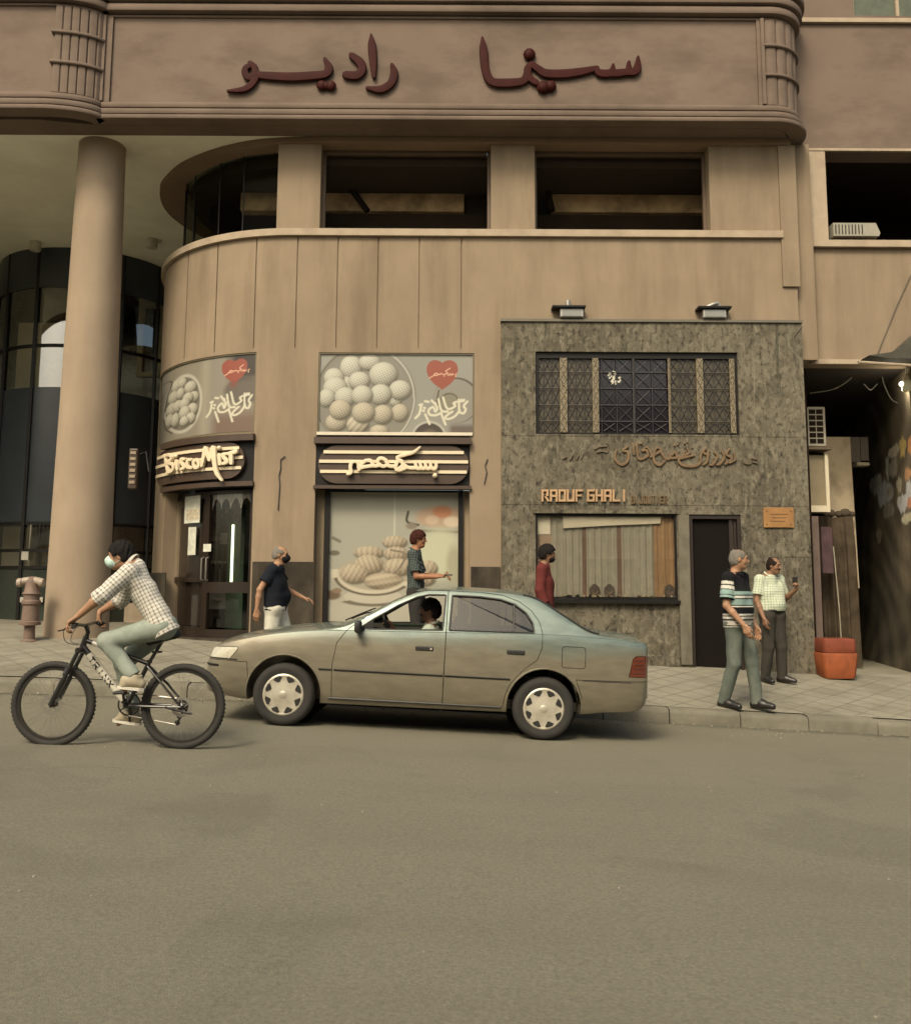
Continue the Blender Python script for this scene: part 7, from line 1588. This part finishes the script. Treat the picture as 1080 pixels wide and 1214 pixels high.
def checks(base, line, pitch=.030, wdt=.32, sec=None, cross=.5):
    base, line = np.array(base), np.array(line)
    def fn(pr, F, V):
        tags, L, Cc = local_uv(F, V); pel = (pr.j['hipL'] + pr.j['hipR']) / 2; up = nrm_(pr.j['neck'] - pel); sd = nrm_(pr.j['shL'] - pr.j['shR']); fw = np.cross(sd, up); tor = (tags == 't') | (tags == 'c')
        q = V - pel; u = np.where(tor, q @ up, L); ang = np.arctan2(q @ fw, q @ sd); v = np.where(tor, ang * .15, Cc)
        a = ((u / pitch) % 1 < wdt).astype(float); b = ((v / pitch) % 1 < wdt).astype(float); k = np.clip((a + b) * cross + (a * b) * (1 - cross), 0, 1)[:, None]; return base * (1 - k) + line * k
    return fn
class Stance:
    """upright skeleton in its own frame (forward f, left l), scaled to a height"""
    def __init__(s, base, yaw, height, width=1.0):
        s.b = np.array(base, float); s.f = np.array((math.cos(yaw), math.sin(yaw), 0)); s.l = np.array((-s.f[1], s.f[0], 0)); s.u = np.array((0, 0, 1.)); s.h = height / 1.775; s.w = width
    def __call__(s, f, l, u): return s.b + s.h * (s.f * f + s.l * l * s.w + s.u * u)
    def default(s, **over):
        J = dict(neck=(-.015, 0, 1.475), shL=(-.02, .175, 1.425), shR=(-.02, -.175, 1.425), chL=(.0, .085, 1.22), chR=(.0, -.085, 1.22), hipL=(0, .085, .93), hipR=(0, -.085, .93), elL=(-.03, .225, 1.14), elR=(-.03, -.225, 1.14), wrL=(.06, .23, .89), wrR=(.06, -.23, .89),
                 knL=(.02, .095, .49), knR=(.02, -.095, .49), anL=(-.02, .10, .075), anR=(-.02, -.10, .075), toL=(.14, .125, .04), toR=(.14, -.125, .04)); J.update(over); return {a: s(*b) for a, b in J.items()}
def ground_at(px, Y): x = P(px, 700, Y).x; return np.array((x, Y, gz(x, Y)))
m_skA, m_skB, m_skC, m_skD = skin_mat('skin_tan', (.30, .165, .095)), skin_mat('skin_brown', (.20, .105, .060)), skin_mat('skin_ruddy', (.27, .125, .065)), skin_mat('skin_dark', (.13, .062, .038))
m_denim = cloth_mat('faded_denim', (.095, .110, .092), stain=(.175, .185, .15), stain_amt=.55, stain_scale=(7, 7, 3)); m_shoeb = mat('black_shoe', (.014, .012, .010), rough=.4, var=.2)
H1 = ('black', (.012, .010, .009)); H2 = ('grey', (.16, .145, .12)); H3 = ('auburn', (.040, .012, .008)); H4 = ('dark_brown', (.018, .011, .008))

# ---- 1: man in the striped polo and jeans on the pavement
b = ground_at(874, 11.0); hp_ = (b[2] - P(874, 648, 11.0).z) * -1; St = Stance(b, R(-42), hp_ * 1.0, 1.0)
J = St.default(elR=(-.02, -.235, 1.12), wrR=(.16, -.20, .91), elL=(-.02, .225, 1.13), wrL=(.10, .215, .89), knR=(-.02, -.10, .49), anR=(-.15, -.10, .075), toR=(.02, -.13, .035), knL=(.10, .10, .50), anL=(.14, .10, .075), toL=(.30, .09, .04))
p1 = Person('grey-haired man in a black, white and teal striped polo on the pavement', b, J, St(.035, -.005, 1.625), (1, -.10, -.04), m_skA, k=1.05, girth=1.08)
at, M = p1.body({'R': (St.f * .45 + np.array((0, 0, -1)), -St.l * -1, St.f), 'L': (St.f * .3 + np.array((0, 0, -1)), -St.l, St.f)})
def stripes(pr, F, V):
    tags, L, Cc = local_uv(F, V); pel = (pr.j['hipL'] + pr.j['hipR']) / 2; z = (V - pel)[:, 2]; C = np.zeros((len(V), 3)); W, B, T, G_ = np.array((.52, .50, .43)), np.array((.010, .010, .011)), np.array((.22, .31, .28)), np.array((.36, .33, .28))
    def bands(x, tab):
        out = np.zeros((len(x), 3)); out[:] = tab[-1][1]
        for lim, c in tab[::-1]: out[x < lim] = c
        return out
    tz = bands(z, [(-.035, W), (-.022, B), (.03, G_), (.045, B), (.075, W), (.09, B), (.105, W), (.185, B), (.200, W), (.212, B), (.275, T), (.29, B), (.315, W), (.33, B), (.365, T), (.52, B), (9, B)])
    sl = np.isin(tags, ('sL', 'sR')); ts = bands(L, [(.05, B), (.085, W), (.10, B), (.14, W), (.15, B), (.205, T), (.215, B), (.24, T), (9, B)])
    C = np.where(sl[:, None], ts, tz); C[tags == 'c'] = B; return C
p1.shirt(cloth_mat('print_cloth'), sleeve=.78, hem=.05, colour=stripes, loose=.022, belly=.02, collar=cloth_mat('black_collar', (.010, .010, .011))); p1.trousers(m_denim, loose=.016); p1.shoes(m_shoeb)
mh = face_bits(at, M, .94, p1.t, H2); hair_mesh(at, M, .94, p1.t, mh, vol=.008, bald=.8)

# ---- 2: man in the pale checked shirt by the wall
b = ground_at(914, 12.5); hh2 = P(914, 658, 12.5).z - b[2]; St = Stance(b, R(-68), hh2, 1.0)
J = St.default(elL=(-.01, .245, 1.15), wrL=(.22, .235, 1.28), elR=(-.02, -.235, 1.13), wrR=(.10, -.225, .89), knL=(.05, .10, .49), anL=(.03, .115, .075), toL=(.16, .19, .035), anR=(-.05, -.115, .075), toR=(.10, -.13, .035))
p2 = Person('balding man with a moustache in a pale green checked shirt beside the stone wall', b, J, St(.05, .03, 1.615), (.62, -.75, -.16), m_skB, k=hh2 / 1.775)
at, M = p2.body({'L': (np.array((0, -.1, 1)) + St.f * .5, -St.l, St.f, dict(curl=.9)), 'R': (St.f * .25 + np.array((0, 0, -1)), St.l, St.f)})
p2.shirt(cloth_mat('print_cloth'), sleeve=.72, hem=-.055, colour=checks((.50, .53, .40), (.17, .22, .17), .034, .26), loose=.020, belly=.03); p2.trousers(cloth_mat('charcoal_cloth', (.040, .036, .029)), loose=.020); p2.shoes(m_shoeb)
mh = face_bits(at, M, .9, p2.t, H4, moustache=True); hair_mesh(at, M, .9, p2.t, mh, vol=.010, bald=1.0)
mb = MB(); pel = (J['hipL'] + J['hipR']) / 2 + np.array((0, 0, .075)); mb.tube([pel + .168 * (St.l * math.cos(t) * .98 + St.f * math.sin(t) * .78) for t in np.linspace(0, 2 * math.pi, 33)], .018, 6, cap=False, flat=(.5, 1)); mb.build('belt', m_shoeb, p2.t, smooth=60)
mb = MB(); w_ = J['wrL'] + np.array((0, 0, .11)); mb.bbox(w_[0] - .035, w_[0] + .035, w_[1] - .008, w_[1] + .008, w_[2] - .06, w_[2] + .07, .006)
props(mb.build('mobile_phone', m_shoeb), 'dark mobile phone raised in the hand of the man in the checked shirt', 'phone')

# ---- 3: man in the navy polo and white trousers walking behind the car
b = ground_at(327, 11.25); hh3 = P(327, 645, 11.25).z - b[2]; St = Stance(b, R(2), hh3, 1.05)
J = St.default(neck=(.02, 0, 1.47), elR=(-.17, -.235, 1.16), wrR=(-.20, -.24, .90), elL=(.10, .235, 1.17), wrL=(.33, .23, 1.06), knL=(.18, .09, .50), anL=(.16, .09, .10), toL=(.31, .10, .06), knR=(-.04, -.09, .49), anR=(-.25, -.09, .11), toR=(-.12, -.10, .04))
p3 = Person('bald man in a dark face mask, navy polo and white trousers', b, J, St(.055, 0, 1.62), (1, -.05, -.10), m_skA, k=hh3 / 1.7, girth=1.12)
at, M = p3.body({'R': (np.array((-.1, 0, -1)), St.l, St.f), 'L': (St.f + np.array((0, 0, -.25)), np.array((0, 0, -1)), -St.l)})
p3.shirt(cloth_mat('navy_cloth', (.010, .012, .017)), sleeve=.62, hem=.04, loose=.024, belly=.03); p3.trousers(cloth_mat('white_cloth', (.55, .53, .44)), loose=.024); p3.shoes(m_shoeb)
mh = face_bits(at, M, .9, p3.t, H2); hair_mesh(at, M, .9, p3.t, mh, vol=.004, bald=1.25, back=-.05)
def mask(pr, at, M, k, m, name='face_mask'):
    F = Field(); r = lambda *q: np.array(q) * k; F.ell(at(.060, 0, -.040), r(.066, .066, .060), M, .01); F.ell(at(.10, 0, -.02), r(.034, .028, .034), M, .03); f, s_, u = M; F.clip(at(.035, 0, 0), -f); V, Q = F.mesh(.005, wrinkle=.0012, wf=4); o = np_mesh(name, V, Q, m, pr.t)
    mb = MB()
    for q in (-1, 1):
        mb.tube([at(.045, q * .062, -.012), at(.0, q * .082, .012), at(-.03, q * .086, .006)], .0022, 5); mb.tube([at(.040, q * .060, -.062), at(0, q * .075, -.040), at(-.032, q * .086, -.010)], .0022, 5)
    mb.build('ear_loop', m, o)
mask(p3, at, M, .92, cloth_mat('black_mask', (.012, .010, .011)))

# ---- 4: man with reddish hair holding out his arm before the cookie window
b = ground_at(493, 12.45); hh4 = P(493, 627, 12.45).z - b[2]; St = Stance(b, R(-6), hh4, .92)
J = St.default(elR=(.035, -.215, 1.14), wrR=(.30, -.20, 1.135), elL=(.05, .21, 1.15), wrL=(.30, .17, 1.16), anR=(-.10, -.10, .075), toR=(.06, -.11, .035), anL=(.10, .09, .075), toL=(.26, .10, .035), knL=(.09, .09, .50))
p4 = Person('red-haired man in a dark patterned shirt holding out his forearm', b, J, St(.035, 0, 1.625), (1, -.12, -.04), m_skC, k=hh4 / 1.80, girth=.92)
at, M = p4.body({'R': (St.f + np.array((0, 0, .03)), np.array((0, .3, 1.)), -St.l * -1, dict(curl=.55)), 'L': (St.f, np.array((0, 0, -1.)), -St.l, dict(curl=.5))})
def leafy(pr, F, V): n = np.sin(V @ np.array((120, 60, 90.))) * np.sin(V @ np.array((-70, 95, 110.))) + .6 * np.sin(V @ np.array((210, -40, 160.))); k = np.clip(n * 1.3, 0, 1)[:, None]; return np.array((.022, .026, .028)) * (1 - k) + np.array((.13, .16, .14)) * k
p4.shirt(cloth_mat('print_cloth'), sleeve=.80, hem=.06, colour=leafy, loose=.020); p4.trousers(cloth_mat('dark_trouser_cloth', (.03, .028, .026))); p4.shoes(m_shoeb)
mh = face_bits(at, M, .9, p4.t, H3); hair_mesh(at, M, .92, p4.t, mh, vol=.022, back=-.06)
mb = MB(); w_ = J['wrR'] + St.f * .16 + np.array((0, 0, .025)); mb.bbox(w_[0] - .06, w_[0] + .05, w_[1] - .04, w_[1] + .04, w_[2] - .008, w_[2] + .01, .005); props(mb.build('dark_wallet', mat('wallet_leather', (.03, .025, .018), rough=.5)), 'small dark wallet in the outstretched hand of the red-haired man', 'wallet')

# ---- 5: man in the red shirt at the jeweller's display window
b = ground_at(646, 12.3); hh5 = P(648, 645, 12.3).z - b[2]; St = Stance(b, R(-12), hh5, 1.0)
J = St.default(elR=(-.04, -.22, 1.13), wrR=(.05, -.22, .89), anR=(-.14, -.10, .08), toR=(.0, -.11, .035), anL=(.12, .09, .075), toL=(.27, .10, .035), knL=(.11, .09, .50))
p5 = Person('dark-haired bearded man in a red shirt walking past the jeweller display window', b, J, St(.045, 0, 1.625), (1, -.10, -.03), m_skB, k=hh5 / 1.76, girth=1.0)
at, M = p5.body({'R': (St.f * .2 + np.array((0, 0, -1)), St.l, St.f), 'L': (St.f * .2 + np.array((0, 0, -1)), -St.l, St.f)})
p5.shirt(cloth_mat('red_cloth', (.105, .024, .021)), sleeve=1.72, hem=.06, loose=.024); p5.trousers(cloth_mat('dark_trouser_cloth', (.03, .028, .026))); p5.shoes(m_shoeb)
mh = face_bits(at, M, .9, p5.t, H1, moustache=True); hair_mesh(at, M, .94, p5.t, mh, vol=.024, back=-.065)
F = Field(); F.ell(at(.045, 0, -.068), np.array((.060, .060, .048)) * .94, M, .01).ell(at(.088, 0, -.046), np.array((.05, .03, .012)), M, .008, sub=True).clip(at(.0, 0, -.035), M[2] * 1.0 - M[0] * .2).clip(at(.0, 0, 0), -M[0]); V, Q = F.mesh(.005, wrinkle=.002, wf=4); np_mesh('beard', V, Q, mh, p5.t)

# ---- 6: the driver, seated in the car
cw = lambda x, y, z: np.array(car.matrix_basis @ Vector((x, y, z)))
bpy.context.view_layer.update()
J = dict(neck=(1.345, -.37, .985), shL=(1.330, -.545, .935), shR=(1.330, -.195, .935), chL=(1.360, -.455, .78), chR=(1.360, -.285, .78), hipL=(1.300, -.455, .62), hipR=(1.300, -.285, .62), elL=(1.160, -.60, .78), elR=(1.160, -.17, .76), wrL=(0.965, -.50, .93), wrR=(0.965, -.24, .93), knL=(0.860, -.48, .66), knR=(0.860, -.27, .66), anL=(0.600, -.46, .40), anR=(0.600, -.28, .40), toL=(0.480, -.46, .36), toR=(0.480, -.28, .36))
J = {a: cw(*b_) for a, b_ in J.items()}
p6 = Person('dark-haired driver in a pale shirt seated at the wheel behind the open car window', cw(1.3, -.37, .58), J, cw(1.315, -.37, 1.125), (-1, -.05, -.02), m_skD, k=.96)
at, M = p6.body({'L': (cw(.93, -.46, 1.0) - J['wrL'], (-1, 0, -.3), (0, 1, .2), dict(curl=.8)), 'R': (cw(.93, -.28, 1.0) - J['wrR'], (-1, 0, -.3), (0, -1, .2), dict(curl=.8))})
p6.shirt(cloth_mat('pale_sage_cloth', (.30, .33, .27)), sleeve=.8, hem=.0, loose=.016); p6.trousers(cloth_mat('dark_trouser_cloth', (.03, .028, .026)), waist=.04); p6.shoes(m_shoeb)
mh = face_bits(at, M, .9, p6.t, H1, moustache=True); hair_mesh(at, M, .92, p6.t, mh, vol=.018)
# ================================================================== BICYCLE AND ITS RIDER
BY = 7.5
B_ = lambda px, py, dy=0.0: np.array(P(px, py, BY + dy))
RA, FA = B_(217, 837.5), B_(63.5, 834.5); WR_ = .334
bk = thing('bicycle', 'black and white mountain bike ridden leftwards along the road', 'bicycle', ((RA[0] + FA[0]) / 2, BY, road_z((RA[0] + FA[0]) / 2)))
m_frame = mat('black_frame_paint', (.014, .012, .011), rough=.3, var=.2, coat=.5); m_white = mat('white_frame_paint', (.52, .49, .41), rough=.3, var=.1, coat=.4); m_steel = mat('spoke_steel', (.32, .30, .26), rough=.35, metal=.7)
for c in (FA, RA):
    w_ = bpy.data.objects.new('wheel', None); COL.objects.link(w_); w_.parent = bk; w_.empty_display_size = .1; w_.location = Vector(c) - ORG[bk.name]; ORG[w_.name] = Vector(c)
    mb = MB(); pr = [(.306 + .027 * math.cos(t), .027 * math.sin(t)) for t in np.linspace(0, 2 * math.pi, 13)[:-1]]; mb.lathe(pr, 64, tuple(c), axis='y', closed=True); mb.build('tyre', m_tyre, w_, smooth=60)
    mb = MB()
    for k in range(64):                                            # tread knobs
        a = 2 * math.pi * k / 64
        for dy in (-.012, .012): a2 = a + (.049 if dy > 0 else 0); q = c + np.array((math.cos(a2) * .331, dy, math.sin(a2) * .328)); mb.ball(tuple(q), .0065, 4)
    mb.build('tread', m_tyre, w_)
    mb = MB(); mb.lathe([(.262, -.012), (.284, -.013), (.284, .013), (.262, .012)], 64, tuple(c), axis='y', closed=True); mb.build('rim', mat('black_rim', (.02, .018, .016), rough=.35), w_, smooth=30)
    mb = MB(); rh = .024
    for k in range(32):
        a = 2 * math.pi * k / 32; s_ = 1 if k % 2 else -1; a2 = a + (.55 if (k // 2) % 2 else -.55)
        mb.tube([c + np.array((rh * math.cos(a2), s_ * .03, rh * math.sin(a2))), c + np.array((.265 * math.cos(a), s_ * .003, .265 * math.sin(a)))], .0011, 4, cap=False)
    mb.build('spoke', m_steel, w_)
    mb = MB(); mb.lathe([(.010, -.06), (.010, -.042), (.028, -.034), (.018, -.026), (.018, .026), (.028, .034), (.010, .042), (.010, .06)], 16, tuple(c), axis='y'); mb.build('hub', m_frame, w_, smooth=40)
    mb = MB(); mb.lathe([(.055, -.041), (.08, -.041), (.08, -.039), (.055, -.039)], 28, tuple(c), axis='y', closed=True)
    for k in range(5): a = k * 2 * math.pi / 5; mb.tube([c + np.array((.02 * math.cos(a), -.04, .02 * math.sin(a))), c + np.array((.06 * math.cos(a + .4), -.04, .06 * math.sin(a + .4)))], .004, 4)
    mb.build('brake_disc', m_steel, w_)
BB = B_(151, 836); HT, HB = B_(102, 756), B_(97.5, 768); ST = B_(176, 787); SD = B_(192, 757)
mb = MB(); mb.tube([HT + (HT - HB) * .1, HB], .024, 12); mb.tube([ST + (SD - ST) * .05, BB], .018, 12)
for s_ in (-1, 1):
    o = np.array((0, s_ * .06, 0)); mb.tube([ST + np.array((0, s_ * .02, -.02)), ST * .5 + RA * .5 + o, RA + o], [.011, .010, .009], 8); mb.tube([BB + np.array((0, s_ * .03, 0)), BB * .6 + RA * .4 + o, RA + o], [.012, .011, .010], 8)
mb.lathe([(.024, -.04), (.024, .04)], 14, tuple(BB), axis='y'); mb.build('frame', m_frame, bk, smooth=40)
dt0, dt1 = HB + (HT - HB) * .15, BB
mb = MB(); mb.tube([dt0 + (dt1 - dt0) * t for t in (0, .14)], .0255, 12); mb.tube([dt0 + (dt1 - dt0) * t for t in (.92, 1)], .0245, 12); mb.build('frame_lug', m_frame, bk, smooth=40)
mb = MB(); mb.tube([dt0 + (dt1 - dt0) * t for t in (.141, .3, .919)], [.030, .032, .028], 16); dt = mb.build('down_tube', m_white, bk, smooth=40)
tt0, tt1 = HT + (HB - HT) * .25, ST
mb = MB(); mb.tube([tt0, tt0 + (tt1 - tt0) * .12], .0185, 12); mb.tube([tt0 + (tt1 - tt0) * .5, tt1], .0175, 12); mb.build('top_tube_end', m_frame, bk, smooth=40)
mb = MB(); mb.tube([tt0 + (tt1 - tt0) * .121, tt0 + (tt1 - tt0) * .499], .018, 12); mb.build('top_tube', m_white, bk, smooth=40)
# lettering on the down tube
mb = MB(); d = nrm_(dt1 - dt0); up_ = nrm_(np.cross(d, (0, -1, 0))); up_ = up_ if up_[2] > 0 else -up_; LG = {'T': [[(0, 1), (1, 1)], [(.5, 1), (.5, 0)]], 'R': GL['R'], 'I': [[(.5, 0), (.5, 1)]], 'N': [[(0, 0), (0, 1), (1, 0), (1, 1)]], 'X': [[(0, 0), (1, 1)], [(0, 1), (1, 0)]]}
Ld = np.linalg.norm(dt1 - dt0); x = .20 * Ld
for g in 'TRINX':
    for i, st_ in enumerate(LG[g]):
        pts = [dt0 + d * (x + a * .040) + up_ * (-.020 + b * .040) + np.array((0, -math.sqrt(.031 ** 2 - (-.020 + b * .040) ** 2) - .0015 - .0004 * i, 0)) for a, b in st_]; mb.tube(pts, .0065, 6)
    x += .060
mb.build('lettering', m_frame, dt)
# fork, stem, bars, saddle, drive
mb = MB(); cr = HB + (HB - HT) * .25
for s_ in (-1, 1):
    o = np.array((0, s_ * .058, 0)); mid = cr + (FA - cr) * .52; mb.tube([cr + o, mid + o], .017, 10); mb.tube([mid + o, FA + o], [.023, .020], 10)
mb.tube([cr + np.array((0, -.07, 0)), cr + np.array((0, .07, 0))], .024, 10); mb.tube([mid + np.array((0, -.06, .03)), mid + np.array((0, 0, .09)), mid + np.array((0, .06, .03))], .014, 8); mb.build('fork', m_frame, bk, smooth=40)
SM = B_(101.5, 741); mb = MB(); mb.tube([HT, HT + (HT - HB) * .55, SM], [.018, .018, .018], 10)
mb.tube(catmull([tuple(SM + np.array(q)) for q in ((.03, -.31, -.005), (.0, -.20, .012), (0, -.06, 0), (0, .06, 0), (.0, .20, .012), (.03, .31, -.005))], 6), .013, 10); mb.build('handlebar', m_frame, bk, smooth=40)
for s_ in (-1, 1):
    mb = MB(); mb.tube([SM + np.array((.012, s_ * .215, .010)), SM + np.array((.03, s_ * .315, -.005))], .017, 10); g_ = mb.build('grip', m_tyre, bk, smooth=40)
    mb = MB(); mb.tube(catmull([tuple(SM + np.array(q)) for q in ((-.01, s_ * .19, .0), (-.05, s_ * .20, -.015), (-.075, s_ * .25, -.03), (-.085, s_ * .31, -.035))], 5), .006, 6); mb.build('brake_lever', m_frame, bk, smooth=40)
    mb = MB(); mb.tube(catmull([tuple(q) for q in (SM + np.array((-.02, s_ * .19, .01)), SM + np.array((-.12, s_ * .12, -.03)), SM + np.array((-.13, s_ * .05, -.13)), HB + np.array((-.02, s_ * .03, .02)))], 8), .003, 5); mb.build('cable', m_blk, bk)
mb = MB(); dS = nrm_(SD - ST); mb.tube([ST, SD - np.array((0, 0, .03))], .0135, 10); mb.lathe([(.021, -.012), (.022, .012)], 12, tuple(ST + dS * .02)); mb.build('seat_post', m_frame, bk, smooth=40)
F = Field(); n0, n1 = B_(177, 762), B_(207, 751); F.cone(n0, n1, .024, .045, .03); F.ell(n1 + np.array((-.02, 0, 0)), (.075, .075, .028), None, .03); F.clip(n1 * .5 + n0 * .5 + np.array((0, 0, .022)), (-.33, 0, 1)); V, Q = F.mesh(.006); np_mesh('saddle', V, Q, m_blk, bk)
mb = MB()
for s_ in (-1, 1): mb.tube([n0 + np.array((.03, s_ * .012, -.02)), SD + np.array((0, s_ * .02, -.035)), n1 + np.array((-.02, s_ * .025, -.02))], .004, 6)
mb.build('saddle_rail', m_steel, bk)
mb = MB(); q = B_(184, 773); mb.bbox(q[0] - .02, q[0] + .05, q[1] - .03, q[1] + .03, q[2] - .008, q[2] + .008, .006); mb.build('rear_reflector', m_blk, bk)
# near side is the rider's left; the chain is on the far side
crank_t, crank_b = B_(150, 819), B_(149, 857)
mb = MB(); mb.lathe([(.080, .040), (.092, .040), (.092, .046), (.080, .046)], 40, tuple(BB), axis='y', closed=True)
for k in range(5): a = 2 * math.pi * k / 5; mb.tube([BB + np.array((0, .043, 0)), BB + np.array((.085 * math.cos(a), .043, .085 * math.sin(a)))], .006, 6)
mb.build('chainring', m_frame, bk)
mb = MB(); mb.lathe([(.03, .03), (.058, .032), (.045, .044), (.05, .046), (.03, .056)], 24, tuple(RA), axis='y'); mb.tube([RA + np.array((.0, .05, -.02)), RA + np.array((-.03, .055, -.09)), RA + np.array((-.055, .05, -.135))], .009, 6); mb.ball(tuple(RA + np.array((-.04, .05, -.085))), .022, 8, sc=(1, .3, 1)); mb.ball(tuple(RA + np.array((-.055, .05, -.135))), .022, 8, sc=(1, .3, 1)); mb.build('derailleur', m_frame, bk)
mb = MB(); mb.tube([BB + np.array((0, .043, .088)), RA + np.array((0, .043, .050))], .004, 5); mb.tube([BB + np.array((0, .043, -.088)), RA + np.array((-.055, .05, -.150))], .004, 5); mb.build('chain', m_steel, bk)
mb = MB(); k0 = RA + np.array((-.12, -.07, .0)); mb.tube([k0, k0 + np.array((.18, -.03, -.04)), k0 + np.array((.22, -.03, -.045))], .009, 6); mb.build('kickstand', m_frame, bk)
for c, s_ in ((crank_t, -1), (crank_b, 1)):
    e = np.array((c[0], BY + s_ * .085, c[2])); mb = MB(); mb.tube([BB + np.array((0, s_ * .06, 0)), e], [.013, .010], 8); cr_ = mb.build('crank', m_frame, bk, smooth=40)
    mb = MB(); mb.bbox(e[0] - .045, e[0] + .045, e[1] + s_ * .055 - .04, e[1] + s_ * .055 + .04, e[2] - .012, e[2] + .012, .006); mb.build('pedal', m_blk, bk)
# ---- the rider
J = dict(neck=B_(158, 669.5), shL=B_(153, 679, -.175), shR=B_(157, 677, .175), chL=B_(171, 703, -.08), chR=B_(171, 703, .08), hipL=B_(194, 743, -.09), hipR=B_(195, 742, .09), elL=B_(121, 706, -.26), wrL=B_(92, 731, -.265), elR=B_(143, 711, .27), wrR=B_(119, 725, .27),
         knL=B_(126, 760, -.12), anL=B_(161, 805, -.13), toL=B_(146, 819, -.14), knR=B_(146, 787, .11), anR=B_(158, 846, .13), toR=B_(140, 857, .14))
p7 = Person('cyclist in a pale blue face mask, checked shirt and faded jeans', ((RA[0] + FA[0]) / 2 + .2, BY, road_z(-2.5)), J, B_(142.5, 660.5), (-1, -.12, -.10), m_skA, k=.96, girth=.88)
at, M = p7.body({'L': (SM + np.array((.0, -.28, .040)) - J['wrL'], (0.3, 0, -1), (0, 1, 0), dict(curl=.72, thumb=.9)), 'R': (SM + np.array((.0, .28, .042)) - J['wrR'], (0.3, 0, -1), (0, -1, 0), dict(curl=.72, thumb=.9))})
p7.shirt(cloth_mat('print_cloth'), sleeve=1.22, hem=.075, colour=checks((.60, .575, .50), (.085, .065, .058), .030, .30), loose=.026, cuff=.016, wr=.0045)
p7.trousers(cloth_mat('pale_denim', (.235, .265, .225), stain=(.36, .385, .33), stain_amt=.55, stain_scale=(6, 6, 3)), loose=.0125, waist=.02, wr=.0026, length=.93); dn = nrm_(B_(152, 822) - B_(158, 806) + np.array((0, 0, 0)))
p7.shoes(mat('beige_shoe', (.34, .29, .20), rough=.7, var=.15), down=nrm_(np.array((-.12, 0, -1))), sole=mat('white_sole', (.55, .52, .44)))
mh = face_bits(at, M, .88, p7.t, H1); hair_mesh(at, M, .90, p7.t, mh, vol=.018, back=-.055)
mask(p7, at, M, .90, cloth_mat('surgical_mask', (.44, .58, .52)))
